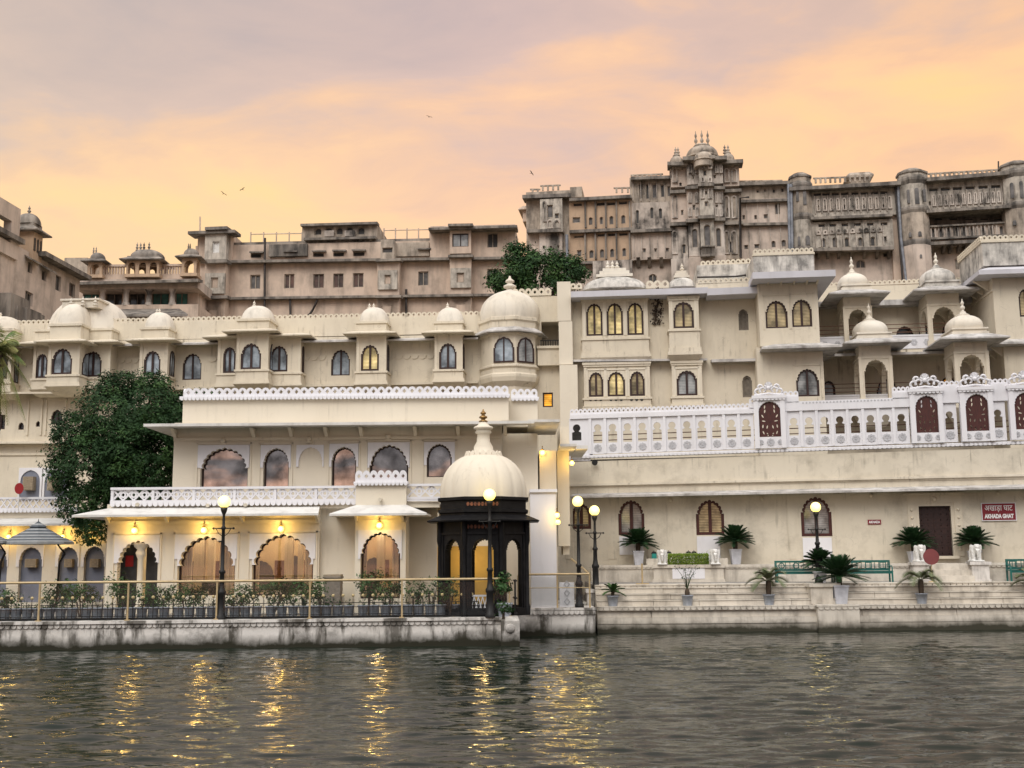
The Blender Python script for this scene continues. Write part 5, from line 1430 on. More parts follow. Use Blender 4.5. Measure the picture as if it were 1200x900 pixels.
def tower_kiosk(x0, x1, y_top, y_eave, y_beam, y_floor, d, fin, dmat, dep=1.75, ybase=None, proj=.75):
    """Square balcony kiosk: four posts, cusped arches, beam, wide eave, square dome on a stepped base."""
    xm = (x0 + x1) / 2
    u0, u1 = RC.u(x0, (y_beam + y_floor) / 2, d), RC.u(x1, (y_beam + y_floor) / 2, d)
    zf, zb, ze, zt = RC.z(xm, y_floor, d), RC.z(xm, y_beam, d), RC.z(xm, y_eave, d), RC.z(xm, y_top, d)
    w_ = u1 - u0
    mb = MB()
    o = arch((u0 + u1) / 2, zf + .02, zb - .05, w_ - .42, 9, .9, .5, .07)
    for yy in (d, d + dep - .2):
        mb.plate(rectp(u0, u1, zf, zb), [o], yy, yy + .2)
    for uu in (u0, u1 - .2):
        mb.X = Matrix.Translation((uu + .2, d, 0)) @ Matrix.Rotation(PI / 2, 4, 'Z')
        mb.plate(rectp(.205, dep - .205, zf, zb - .004), [arch(dep / 2, zf + .02, zb - .05, dep - .62, 9, .9, .5, .07)], .002, .198)
        mb.X = None
    for uu in (u0 - .03, u1 - .13): mb.box(uu, uu + .16, d - .03, d + .1, zf, zb)
    mb.box(u0 - .04, u1 + .04, d - .04, d + dep, zb, zb + .1)
    mb.box(u0 + .01, u1 - .01, d + .01, d + dep - .01, zb + .1, ze)
    mb.box(u0 - .10, u1 + .10, d - .10, d + dep + .05, zf - .62, zf)
    if ybase: mb.loft([[(u0 + .3, d + .5, zf - 1.3), (u1 - .3, d + .5, zf - 1.3), (u1 - .3, d + dep, zf - 1.3), (u0 + .3, d + dep, zf - 1.3)], [(u0 - .1, d - .1, zf - .62), (u1 + .1, d - .1, zf - .62), (u1 + .1, d + dep, zf - .62), (u0 - .1, d + dep, zf - .62)]])
    b = mb.build('kiosk', 'cream', COURT)
    mb = MB(); ring_eave(mb, u0 - .06, u1 + .06, d - .06, d + dep, ze - .12, proj, .30, .07); mb.build('eave', 'eave_grey', b)
    mb = MB()
    hz = zt - ze - .18; c, cy = (u0 + u1) / 2, d + dep / 2
    z = ze + .2
    r = w_ / 2
    for (k, h) in ((1.12, .10), (1.02, .10), (1.10, .06)):
        mb.box(c - r * k, c + r * k, cy - dep / 2 * k, cy + dep / 2 * k, z, z + hz * h); z += hz * h
    h2 = zt - z
    mb.lathe(c, cy, dome_prof(r * 1.05, z, h2 * .82, .14, 12, .18), 32, 0, True, sy=dep / w_, sq=2.5)
    mb.lathe(c, cy, [(r * .36, z + h2 * .78), (r * .40, z + h2 * .84), (r * .20, z + h2 * .92), (r * .18, zt)], 16)
    dm = mb.build('dome', dmat, b)
    fu, fz_ = RC.uz(fin[0], fin[1], d + dep / 2)
    mb = MB(); finial(mb, c, cy, zt - .05, max(.4, fz_ - zt + .05), .12); mb.build('finial', 'dome_cream', dm)
tower_kiosk(989.5, 1022, 312, 345, 361, 402, -2.6, (999.5, 301), 'dome_cream')
tower_kiosk(1088, 1126, 306, 341, 358, 399, -2.4, (1100, 296), 'dome_dark')
tower_kiosk(1008, 1046, 367, 402, 420, 467, -3.9, (1021, 355), 'dome_cream', ybase=1)
tower_kiosk(1120, 1159.5, 361, 397, 414, 462, -5.2, (1130.5, 350), 'dome_cream', ybase=1)
# ---- right-hand wing coming towards the viewer
RW = Plane(1186, 53.5, -6)
RWING = thing('right_side_wing', 'cream wing at the right edge with a deep bracketed eave and stained grey parapet', 'palace', RW.M)
rh = []
wall_win(RWING, RW, rh, 1194, 338, 1212, 371, pane='pane_warm', **K2)
a0, a1 = 0.0, 12.0
z0, z1 = RW.z(1190, 398), RW.z(1190, 318)
mb = MB(); mb.plate(rectp(a0, a1, z0, z1), rh, 0, .4); mb.box(a0, a1, .4, 3.6, z0, z1); mb.build('wall', 'cream', RWING)
mb = MB(); mb.box(.4, a1, .35, 3.6, .5, z0); mb.build('lower_wall', 'cream', RWING)
mb = MB(); ring_eave(mb, a0, a1, 0, 3.6, z1 - .3, .85, .35, .22, back=False); mb.build('eave', 'eave_lavender', RWING)
mb = MB(); ring_eave(mb, a0 + .25, a1, 0.2, 3.6, z0 - .25, .5, .3, .10, back=False); mb.build('ledge', 'eave_grey', RWING)
zp = RW.z(1186, 281, -.3)
mb = MB(); mb.box(-.45, a1, -.3, 3.6, z1 + .25, zp); mb.build('parapet', 'dome_dark', RWING)
mb = MB(); crenel(mb, -.45, a1, -.33, zp, zp, .25, .25); mb.box(-.5, a1, -.36, -.1, zp - .1, zp)
mb.X = Matrix.Translation((-.47, 3.6, 0)) @ Matrix.Rotation(-PI / 2, 4, 'Z'); crenel(mb, 0, 3.9, -.06, zp, zp, .25, .25); mb.X = None
mb.box(-.52, -.3, -.2, 3.6, zp - .1, zp); mb.build('cresting', 'cream', RWING)
mb = MB()
for k in range(4):
    for dz in (0,):
        y = .5 + k * .95; mb.cut()
        mb.hexa([(-.03, y, z1 - .8), (.02, y, z1 - .8), (.02, y + .14, z1 - .8), (-.03, y + .14, z1 - .8), (-.75, y, z1 - .28), (.02, y, z1 - .28), (.02, y + .14, z1 - .28), (-.75, y + .14, z1 - .28)])
        mb.hexa([(.36, y, z0 - .7), (.42, y, z0 - .7), (.42, y + .14, z0 - .7), (.36, y + .14, z0 - .7), (-.15, y, z0 - .22), (.42, y, z0 - .22), (.42, y + .14, z0 - .22), (-.15, y + .14, z0 - .22)])
mb.cut(); mb.box(-.06, .02, -.02, 3.6, z1 - .95, z1 - .85)
mb.build('bracket', 'cream', RWING)
# ================================================================== quay, platform, ghat (lakeside stonework)
QY = Plane(300, 38.4, 2.0)
ZQ = QY.z(300, 726)
QUAY = thing('quay_wall', 'stained white stone quay under the gold railing with a carved scallop band', 'quay', QY.M)
q0, q1 = QY.u(-60, 740), QY.u(606, 740)
mb = MB(); mb.box(q0, q1, 0, 1.2, -1.5, ZQ - .22); mb.box(q0, q1, -.03, 1.2, ZQ - .22, ZQ - .20); mb.box(q0, q1, -.12, .02, ZQ - .09, ZQ + .002); mb.box(q0, q1, 0, 1.2, ZQ - .2, ZQ); mb.build('wall', 'quay_stone', QUAY)
mb = MB(); scallops(mb, q0, q1 - .8, -.06, ZQ - .10, ZQ - .10, .13, .20, .07); mb.build('scallop_band', 'quay_stone', QUAY)
mb = MB(); c0, c1 = QY.u(587, 740, -.2), QY.u(609, 740, -.2)
mb.loft([[(c0, -.2, -1.5), (c1, -.2, -1.5), (c1, 1.4, -1.5), (c0, 1.4, -1.5)], [(c0, -.2, ZQ - .12), (c1, -.2, ZQ - .12), (c1, 1.4, ZQ - .12), (c0, 1.4, ZQ - .12)], [(c0 + .05, -.12, ZQ + .02), (c1 - .05, -.12, ZQ + .02), (c1 - .05, 1.4, ZQ + .02), (c0 + .05, 1.4, ZQ + .02)]])
xm, zm = (c0 + c1) / 2, ZQ - .36
mb.X = Matrix.Translation((xm, -.2, zm)) @ Matrix.Rotation(PI / 2, 4, 'X'); mb.lathe(0, 0, [(.13, 0), (.16, .03), (.12, .05), (.05, .07)], 12); mb.X = None
mb.build('corner_block', 'quay_stone', QUAY)
# quay terrace floor
mb = MB()
p = [QY.M @ Vector((q0, 1.2, 0)), QY.M @ Vector((q1, 1.2, 0))]
mb.hexa([(p[0].x, p[0].y, .2), (p[1].x, p[1].y, .2), (p[1].x, 51.5, .2), (p[0].x, 51.5, .2), (p[0].x, p[0].y, ZQ - .004), (p[1].x, p[1].y, ZQ - .004), (p[1].x, 51.5, ZQ - .004), (p[0].x, 51.5, ZQ - .004)])
mb.build('pavement', 'paving', kind='structure')
# landing platform right of the quay
PF = Plane(658, 42.9, 0)
ZP = PF.z(658, 713)
PLAT = thing('landing_platform', 'square white landing platform with scallop band between quay and ghat', 'platform', PF.M)
a0, a1 = PF.u(606, 725), PF.u(697.5, 725)
mb = MB(); mb.box(a0, a1, 0, 8.2, -1.5, ZP - .2); mb.box(a0, a1 + .03, -.05, 8.2, ZP - .2, ZP); mb.box(a0, a1 + .06, -.09, .02, ZP - .06, ZP + .02); mb.build('wall', 'quay_stone', PLAT)
mb = MB(); scallops(mb, PF.u(618, 715), a1, -.085, ZP - .08, ZP - .08, .15, .2, .06); mb.build('scallop_band', 'quay_stone', PLAT)

GH = Plane(950, 44.5, 0)
Z1, Z2 = GH.z(950, 709), GH.z(950, 683.5, 1.25)
GHAT = thing('ghat_steps', 'cream stone ghat with bathing steps down to the water below the green benches', 'steps', GH.M)
a0, a1 = GH.u(700, 720), GH.u(1290, 720)
rn0 = random.Random(14)
mb = MB(); mb.box(a0, a1, .03, 2, -1.5, Z1 - .43) 
u = a0
while u < a1:
    e = min(a1, u + rn0.uniform(1.8, 4.5)); mb.box(u + .01, e - .01, .08 + rn0.uniform(-.02, .02), 2, Z1 - .42, Z1 - .19); mb.box(u + .006, e - .006, .0 + rn0.uniform(-.015, .015), .4, Z1 - .66, Z1 - .425); u = e
mb.box(a0, a1, .12, 2, Z1 - .2, Z1 - .15); mb.box(a0, a1, -.02, 2, Z1 - .17, Z1); mb.build('lower_wall', 'ghat_stone', GHAT)
mb = MB(); scallops(mb, a0, a1, -.07, Z1 - .03, Z1 - .03, .13, .24, .06); mb.box(a0, a1, -.08, .02, Z1 - .03, Z1 + .004)
scallops(mb, a0, a1, 1.17, Z2 - .03, Z2 - .03, .11, .24, .06); mb.box(a0, a1, 1.14, 1.3, Z2 - .035, Z2 + .004); mb.build('scallop_band', 'ghat_stone', GHAT)
rn = random.Random(4)
for k in range(3):      # three courses of long blocks as steps
    za, zb = Z1 + (Z2 - .10 - Z1) * k / 3 * 1.0, Z1 + (Z2 - .10 - Z1) * (k + 1) / 3
    mb = MB(); u = a0
    while u < a1:
        e = min(a1, u + rn.uniform(1.6, 4.2)); mb.box(u + .008, e - .008, .35 + .3 * k + rn.uniform(-.015, .015), 2.4, za + (.004 if k else 0), zb - .055); mb.box(u + .004, e - .004, .31 + .3 * k + rn.uniform(-.012, .012), 2.4, zb - .045, zb - rn.uniform(0, .012)); u = e
    mb.build('step', 'ghat_stone', GHAT)
mb = MB(); mb.box(a0, a1, 1.22, 2.4, Z2 - .10, Z2); mb.build('top_step', 'ghat_stone', GHAT)
b0, b1 = GH.u(959, 720, -.3), GH.u(1007.5, 720, -.3)
mb = MB(); mb.box(b0, b1, -.3, .2, -1.5, Z1 - .05); mb.box(b0 - .05, b1 + .05, -.36, .4, Z1 - .05, Z1 + .02); scallops(mb, b0, b1, -.34, Z1 - .05, Z1 - .05, .12, .22, .05)
b2, b3 = GH.u(950, 696, .3), GH.u(976, 696, .3); mb.box(b2, b3, .28, 1.3, Z1 + .02, Z2 - .12); mb.box(b2 - .06, b3 + .3, .2, 1.3, Z2 - .12, Z2 + .01); mb.build('step_buttress', 'ghat_stone', GHAT)
mb = MB(); x0, x1 = (GH.M @ Vector((a0, 0, 0))).x, (GH.M @ Vector((a1, 0, 0))).x
mb.box(x0, x1, 46.85, 60, .3, Z2 - .006); mb.build('pavement', 'paving', kind='structure')

# ================================================================== ghat building with the white balustrade
GP = Plane(690, 52, -11)
GB = thing('ghat_building', 'long cream ghat building with a white pierced balustrade on top and a dark studded door', 'building', GP.M)
gh = []
KW = dict(frame='wood_red', fr=.13, lobes=9, depth=.10, spring=.60, sh=.92, rec=.12, thick=.14)
wall_win(GB, GP, gh, 669.5, 590, 692.5, 620, pane='pane_warm', **KW)
wall_win(GB, GP, gh, 724.5, 586, 755, 627, pane='pane_curtain', **KW)
wall_win(GB, GP, gh, 815.5, 585.5, 848.5, 627, pane='pane_warm', **KW)
wall_win(GB, GP, gh, 938.5, 582, 974.5, 628.5, pane='pane_curtain', **KW)
# door
dq = GP.rect(1078, 593, 1115.5, 651.5)
gh.append(rectp(*dq))
ZL = GP.z(950, 661, -1.2)      # upper landing
a0, a1 = GP.u(655, 620), GP.u(1290, 620)
zc, ze_ = GP.z(690, 570), GP.z(1200, 561)
zt0, zt1 = GP.z(690, 541), GP.z(1200, 524)
mb = MB(); mb.plate([(a0, 1.2), (a1, 1.2), (a1, ze_), (a0, zc)], gh, 0, .35); mb.build('wall', 'cream_worn', GB)
dm = MB(); dm.box(dq[0], dq[1], .2, .3, dq[2], dq[3])
for i in range(5):
    for j in range(9):
        u, z = dq[0] + (dq[1] - dq[0]) * (i + .5) / 5, dq[2] + (dq[3] - dq[2]) * (j + .5) / 9
        dm.X = Matrix.Translation((u, .2, z)) @ Matrix.Rotation(PI / 2, 4, 'X'); dm.lathe(0, 0, [(.03, 0), (.02, .03), (.005, .04)], 6); dm.X = None
for k in range(10): z = dq[2] + (dq[3] - dq[2]) * k / 9; dm.box(dq[0], dq[1], .185, .2, z - .02, z + .02)
dm.box((dq[0] + dq[1]) / 2 - .025, (dq[0] + dq[1]) / 2 + .025, .175, .2, dq[2], dq[3])
dm.build('door', 'wood_dark', GB)
mb = MB()
def surround(q, wd, d0, d1, top=True):
    mb.box(q[0] - wd, q[0], d0, d1, q[2], q[3] + (wd if top else 0)); mb.box(q[1], q[1] + wd, d0, d1, q[2], q[3] + (wd if top else 0))
    if top: mb.box(q[0], q[1], d0, d1, q[3], q[3] + wd)
surround(dq, .14, -.03, .2); q2 = (dq[0] - .14, dq[1] + .14, dq[2], dq[3] + .14); surround(q2, .32, -.07, .02)
mb.box(q2[0] - .45, q2[1] + .45, -.12, .02, q2[3] + .32, q2[3] + .42); mb.box(q2[0] - .40, q2[1] + .40, -.06, .02, q2[3] + .42, GP.z(1097, 577))
for uu in (q2[0] - .16, q2[1] + .16):
    for k in range(6): mb.sphere((uu, -.07, q2[2] + .3 + k * .33), .06, 8)
mb.sphere(((dq[0] + dq[1]) / 2, -.1, dq[3] + .30), .11, 10)
mb.box(dq[0] - .2, dq[1] + .2, -.25, .2, dq[2] - .12, dq[2])
mb.build('door_surround', 'cream', GB)
mb = MB()
for x in (667, 717, 763, 807, 857.5, 928, 983.5, 1062, 1133):      # flat pilaster strips
    mb.cut(); p = GP.rect(x - 4.5, 579, x + 4.5, 655, 0); mb.box(p[0], p[1], -.03, .01, p[2], p[3])
mb.build('pilaster', 'cream_worn', GB)
mb = MB()
for (x0, x1, y0, y1) in ((817, 844, 628.5, 656), (941, 975, 630, 655), (726, 754, 628.5, 650)):
    mb.cut(); p = GP.rect(x0, y0, x1, y1, 0); mb.box(p[0], p[1], -.05, .01, p[2], p[3]); mb.box(p[0] + .15, p[1] - .15, -.07, -.02, p[2] + .12, p[3] - .12)
mb.build('white_panel', 'white', GB)
mb = MB()
for (x, y) in ((786, 586.5), (893, 584.5), (1021, 581), (1169, 578)):
    mb.cut(); u, z = GP.uz(x, y); mb.sphere((u, -.05, z), .09, 10)
mb.build('wall_boss', 'cream', GB)
# upper wall, ledge and stone eave
mb = MB(); mb.hexa([(a0, -.05, zc), (a1, -.05, ze_), (a1, .35, ze_), (a0, .35, zc), (a0, -.05, zt0), (a1, -.05, zt1), (a1, .35, zt1), (a0, .35, zt0)]); mb.build('upper_wall', 'cream_worn', GB)
mb = MB(); slab(mb, GP, 655, 1290, 570, 556, -.05, .10, .10, depth=.05); mb.build('ledge', 'cream_worn', GB)
mb = MB(); slab(mb, GP, 668, 1290, 579.5, 566.5, 0, 1.0, .09, depth=.05, drop=.16); mb.build('eave', 'eave_grey', GB)
mb = MB(); pb0, pb1 = GP.uz(668, 537, -.1), GP.uz(1290, 517, -.1)
mb.hexa([(pb0[0], -.12, pb0[1]), (pb1[0], -.12, pb1[1]), (pb1[0], .35, pb1[1]), (pb0[0], .35, pb0[1]), (pb0[0], -.12, pb0[1] + .12), (pb1[0], -.12, pb1[1] + .12), (pb1[0], .35, pb1[1] + .12), (pb0[0], .35, pb0[1] + .12)])
n = 120
for i in range(n):
    t = (i + .5) / n; u = pb0[0] + (pb1[0] - pb0[0]) * t; z = pb0[1] + (pb1[1] - pb0[1]) * t; mb.box(u - .055, u + .055, -.17, -.11, z - .02, z + .09)
mb.build('dentil_band', 'white', GB)
mb = MB(); mb.box(a0, a1, .33, 9, GP.z(690, 541) - .3, GP.z(690, 538)); mb.build('terrace_floor', 'paving', GB)
# --- balustrade
def lineY(x, y0, y1): return y0 + (y1 - y0) * (x - 690) / 510.0
def base_z(x, d=-.1): return GP.z(x, lineY(x, 532, 515), d)
bal = MB()   # 0 white, 1 rosette grey
D = -.1
def rosette(u, z, r, d):
    for q in range(8):
        t = PI / 4 * q; c = (u + r * .62 * math.cos(t), z + r * .62 * math.sin(t))
        bal.plate([(c[0] + r * .30 * math.cos(j * PI / 3), c[1] + r * .30 * math.sin(j * PI / 3)) for j in range(6)], [], d - .022 - .0015 * q, d + .01, 1)
    bal.plate([(u + r * .26 * math.cos(j * PI / 4), z + r * .26 * math.sin(j * PI / 4)) for j in range(8)], [], d - .03, d + .01, 1)
def keyhole(xc, zb, zt, w_):
    a = w_ / 2; r = a * .82; zc_ = zt - r; q = .92
    return [(xc - a, zb), (xc + a, zb), (xc + a, zc_ - r * 1.15), (xc + a * .55, zc_ - r * .95)] + [(xc + r * math.cos(t), zc_ + r * math.sin(t)) for t in [-q + (PI + 2 * q) * k / 12 for k in range(13)]] + [(xc - a * .55, zc_ - r * .95), (xc - a, zc_ - r * 1.15)]
def keypanel(x0, x1, ytop_l, key_t, key_b, ros):
    """One panel between posts: keyhole opening above, carved rosette below."""
    u0, u1 = GP.u(x0, 505, D), GP.u(x1, 505, D); xm = (x0 + x1) / 2
    zb = base_z(xm); zt = GP.z(xm, ytop_l, D)
    k0, k1 = GP.z(xm, key_b, D), GP.z(xm, key_t, D)
    w_ = (u1 - u0)
    bal.plate(rectp(u0, u1, zb, zt), [keyhole((u0 + u1) / 2, k0, k1, w_ * .60)], D + .06, D + .16)
    bal.box(u0 - .06, u0 + .06, D - .02, D + .2, zb, zt - .003)
    rosette((u0 + u1) / 2, GP.z(xm, ros, D), min(.2, w_ * .36), D + .06)
def toprail(x0, x1, yl, yr, h=.22, cy=None, ch=.36):
    u0, z0 = GP.uz(x0, yl, D); u1, z1 = GP.uz(x1, yr, D)
    bal.hexa([(u0, D - .04, z0), (u1, D - .04, z1), (u1, D + .22, z1), (u0, D + .22, z0), (u0, D - .04, z0 + h), (u1, D - .04, z1 + h), (u1, D + .22, z1 + h), (u0, D + .22, z0 + h)])
    if cy: crenel(bal, u0, u1, D + .02, z0 + h, z1 + h, ch, .20, .12, 0)
xs = [691.5 + 17.45 * i for i in range(12)]
for i in range(11):
    x = xs[i]; keypanel(x, xs[i + 1], lineY(x, 488, 470), lineY(x, 497, 479), lineY(x, 519, 499), lineY(x, 525, 506) )
toprail(668, 884, lineY(668, 490.5, 474), lineY(884, 490.5, 474), .20, True, .27)
bal.cut()
xs = [921.5 + 18.1 * i for i in range(9)]
for i in range(8):
    x = xs[i]; keypanel(x, xs[i + 1], lineY(x, 489, 470), lineY(x, 498, 479), lineY(x, 519.5, 499), lineY(x, 525.5, 506))
toprail(920, 1066, lineY(920, 490, 472), lineY(1066, 490, 472), .42)
bal_z = GP.z(1000, 474, D)
for x in range(941, 1047, 4):
    u, z = GP.uz(x, lineY(x, 481.5, 463), D); bal.plate([(u + .05 * math.cos(j * PI / 2), z + .05 * math.sin(j * PI / 2)) for j in range(4)], [], D - .05, D - .03, 1)
u0, z0 = GP.uz(937, 475, D); u1, z1 = GP.uz(1048, 471, D); crenel(bal, u0, u1, D + .02, z0 - .05, z1 - .05, .22, .3, .12, 0, hole=False)
for (x0, x1) in ((1105.5, 1122.5), (1162, 1180)):
    bal.cut(); keypanel(x0, x1, lineY(x0, 489, 468), lineY(x0, 498, 478), lineY(x0, 520, 499.5), lineY(x0, 525.5, 506))
    toprail(x0 - 3, x1 + 3, lineY(x0, 489.5, 468.5), lineY(x1, 489.5, 468.5), .75, True, .22)
bal.cut(); toprail(918, 936, 472.5, 472, .30, True, .25); bal.cut(); toprail(1046, 1067, 468, 467, .30, True, .25); bal.cut(); toprail(878, 886, 478, 478, .2, True, .25)
# dark keyhole niche at the left end
bal.cut()
u0, u1 = GP.u(667, 505, D), GP.u(691, 505, D)
bal.plate(rectp(u0, u1, GP.z(680, 540, D), GP.z(680, 490, D)), [keyhole((GP.u(670, 505, D) + GP.u(681, 505, D)) / 2, GP.z(676, 516, D), GP.z(676, 497, D), GP.u(681, 505, D) - GP.u(670, 505, D))], D + .05, D + .16)
bal.build('balustrade', ['white', 'rosette_grey'], GB)
mb = MB(); mb.box(u0, u1, .5, 1.0, base_z(676), GP.z(680, 492, .5)); mb.build('niche_back', 'old_void', GB)
mb = MB()
for k in range(3):
    mb.tube([(GP.u(690, 505, .5), .5, base_z(700) + .42 + .24 * k), (GP.u(1250, 495, .5), .5, base_z(1200) + .42 + .24 * k)], .022, 5)
mb.build('guard_rail', 'wood_brown', GB)
def door_pavilion(xc, hw, y_cap, d_t, d_b, y_crest):
    """Tall white frame with pierced red-brown shutters and a scrollwork crest."""
    u0, u1 = GP.u(xc - hw, 490, D - .12), GP.u(xc + hw, 490, D - .12); d = D - .12
    zb, zc_ = base_z(xc) - .02, GP.z(xc, y_cap, d)
    a, b, c, e = GP.rect(xc - 13.8, d_t, xc + 14.2, d_b, d)
    o = arch((a + b) / 2, c, e, b - a, 11, .96, .62, .05)
    mb = MB(); mb.plate(rectp(u0, u1, zb, zc_), [o], d, d + .2)
    mb.box(u0 - .05, u0 + .16, d - .05, d + .3, zb, zc_ - .003); mb.box(u1 - .16, u1 + .05, d - .05, d + .3, zb, zc_ - .003)
    mb.box(u0 - .12, u1 + .12, d - .12, d + .34, zc_, zc_ + .14); scallops(mb, u0 - .1, u1 + .1, d - .1, zc_ + .02, zc_ + .02, .11, .16, .05)
    p = mb.build('door_frame', 'white', GB)
    global bal
    bal = MB()
    for k in (-.33, 0, .33): rosette((u0 + u1) / 2 + k * (u1 - u0), (zb + c) / 2 + .02, .19 if k == 0 else .13, d - .005)
    bal.build('rosette', ['white', 'rosette_grey'], p)
    i = arch((a + b) / 2, c + .02, e - .02, (b - a) * 1.02, 11, .96, .62, .03)
    hs = []
    for sx in (-1, 1):
        for (fx, fz, an) in ((.20, .93 - .07, .15), (.20, .74, .15), (.30, .60, -.5), (.26, .46, -1.4), (.30, .31, .1), (.12, .29, .25), (.28, .13, -.35), (.11, .08, -.4)):
            cx, cz = (a + b) / 2 + sx * fx * (b - a), c + fz * (e - c) * .97; t = an * sx
            hs.append([(cx + .030 * math.cos(j * PI / 3) * math.cos(t) - .085 * math.sin(j * PI / 3) * math.sin(t), cz + .030 * math.cos(j * PI / 3) * math.sin(t) + .085 * math.sin(j * PI / 3) * math.cos(t)) for j in range(6)])
    m2 = MB(); m2.plate(i, hs, d + .1, d + .15); m2.build('shutter', 'wood_red', p)
    # scrollwork crest
    m3 = MB(); zc2 = zc_ + .14; w_ = (u1 - u0) / 2; uc = (u0 + u1) / 2; hh = GP.z(xc, y_crest, d) - zc2
    for sx in (-1, 1):
        for (cx, cz, r, th0, th1) in ((.72, .30, .26, -2.6, 2.8), (.36, .38, .22, -.6, 4.6), (.55, .62, .16, -1.0, 4.0)):
            pts = []
            for k in range(13):
                t = th0 + (th1 - th0) * k / 12; rr = r * (1 - .55 * k / 12)
                pts.append((uc + sx * (cx * w_ + rr * math.cos(t) * hh * 1.1), d + .05, zc2 + cz * hh + rr * math.sin(t) * hh * 1.1))
            m3.tube(pts, [.055] * 9 + [.05, .045, .04, .035], 6)
        m3.tube([(uc + sx * w_, d + .05, zc2 + .03), (uc + sx * .5 * w_, d + .05, zc2 + .06), (uc, d + .05, zc2 + .1)], .05, 6)
    for k in range(5):
        t = PI * (k + .5) / 5; m3.tube([(uc, d + .05, zc2 + .55 * hh), (uc + .30 * hh * math.cos(t), d + .05, zc2 + .55 * hh + .40 * hh * math.sin(t))], [.04, .075], 6)
    m3.sphere((uc, d + .03, zc2 + .52 * hh), .10, 8)
    m3.build('crest', 'white', p)
door_pavilion(902, 17, 467, 469.5, 512, 446.5)
door_pavilion(1086.5, 17.8, 459, 463, 507, 436.5)
door_pavilion(1145.5, 18, 457, 461, 505, 435)
door_pavilion(1203, 18, 455, 459, 503, 433)
# --- upper landing in front of the wall (same run as the wall)
mb = MB(); p0, p1 = GP.u(693, 668, -1.5), GP.u(1290, 668, -1.5)
mb.box(p0, p1, -1.5, 0, Z2 - .3, ZL - .1); mb.box(p0, p1, -1.58, 0, ZL - .1, ZL); scallops(mb, p0, p1, -1.56, ZL - .09, ZL - .09, .08, .2, .05)
q0_, q1_ = GP.u(766, 670, -2.0), GP.u(848, 670, -2.0)
mb.box(q0_, q1_, -2.0, -1.45, Z2 - .3, ZL - .12); mb.box(q0_ - .06, q1_ + .06, -2.08, -1.4, ZL - .12, ZL + .015); mb.box(q0_ - .05, q1_ + .05, -2.06, -1.4, Z2 - .02, Z2 + .12)
for k in range(3):
    s0, s1 = GP.u(1092, 670, -1.8), GP.u(1138, 670, -1.8); mb.box(s0, s1, -2.45 + .3 * k, -1.4, Z2 - .02, Z2 + (ZL - Z2) * (k + 1) / 3 - .012)
mb.build('landing', 'ghat_stone', GB)
mb = MB(); a, b, c, e = GP.rect(788, 664, 826, 679, -2.02); mb.box(a, b, -2.03, -1.99, max(c, Z2 + .14), e); 
um, zm_ = (a + b) / 2, (c + e) / 2 + .02
mb.plate([(um + .24 * math.cos(j * PI / 10), zm_ + .24 * math.sin(j * PI / 10)) for j in range(20)], [[(um + .21 * math.cos(j * PI / 10), zm_ + .21 * math.sin(j * PI / 10)) for j in range(20)]], -2.045, -2.02, 1)
for q in range(8): t = PI / 4 * q; mb.tube([(um + .05 * math.cos(t), -2.035, zm_ + .05 * math.sin(t)), (um + .19 * math.cos(t), -2.035, zm_ + .19 * math.sin(t))], .012, 4, 1)
mb.build('carved_panel', ['white', 'rosette_grey'], GB)
for (xa, xb) in ((1068, 1091.5), (1137, 1162)):
    a, b = GP.u(xa, 668, -2.35), GP.u(xb, 668, -2.35); mb = MB(); mb.box(a + .08, b - .08, -2.35, -1.5, Z2 + .08, ZL - .06); mb.box(a, b, -2.43, -1.45, ZL - .06, ZL + .06); mb.box(a + .03, b - .03, -2.39, -1.45, Z2, Z2 + .08); mb.build('pedestal', 'white_stained', GB)

# ================================================================== lakeside restaurant
RF = Plane(300, 43, 0)
RES = thing('lakeside_restaurant', 'cream two storey lakeside restaurant with scalloped arches, lamps and a white lattice balcony', 'building', RF.M)
zE = RF.z(230, 605, -1.2)        # underside of the lower eave
zB = RF.z(230, 590, -.2)         # foot of the lattice
KB = dict(lobes=11, depth=.075, spring=.50, sh=.95)
def pane_open(parent, pl, q, d, rec, pane, lobes=11, name='window', pad=.04, solid_rail=True, frame='wood_dark'):
    """A frameless scalloped opening: returns outline, with a dark timber edge and glass set deep inside."""
    u0, u1, z0, z1 = q
    o = arch((u0 + u1) / 2, z0, z1, u1 - u0, lobes, .95, .5, .075)
    i = arch((u0 + u1) / 2, z0 + .05, z1 - .07, u1 - u0 - .14, lobes, .95, .5, .06)
    out = arch((u0 + u1) / 2, z0 - .01, z1 + .01, u1 - u0 + .02, lobes, .95, .5, .07)
    f = MB(); f.plate(out, [i], d + rec - .04, d + rec + .04); w_ = f.build(name, frame, parent)
    g = MB(); g.plate(i, [], d + rec - .01, d + rec + .005); g.build('pane', pane, w_)
    return o
def surround_panel(mb, pl, x0, y0, x1, y1, o, d, top_trim=True, th=.05):
    mb.cut()
    """White panel laid round the upper part of an arch."""
    u0, u1, z0, z1 = pl.rect(x0, y0, x1, y1, d)
    zs = z0
    inner = [p for p in o if p[1] >= zs - 1e-6]
    # outline: outer rectangle then back along the arch
    a = [(x, z) for x, z in o[2:]]           # right spring ... left spring
    ins = [(a[0][0], zs)] + a + [(a[-1][0], zs)]
    poly = [(u0, zs), (u0, z1), (u1, z1), (u1, zs)] + ins
    poly = poly[::-1]
    mb.plate(poly, [], d - th, d + .006)
    return (u0, u1, z0, z1)
rl = []
defs = [((137, 633.5, 184.5, 712), (134, 627, 187, 660)), ((208, 628, 275.5, 698), (205, 626, 278, 655)), ((295.5, 625.5, 367, 698), (292.5, 625, 370, 655))]
white = MB(); trim = MB()
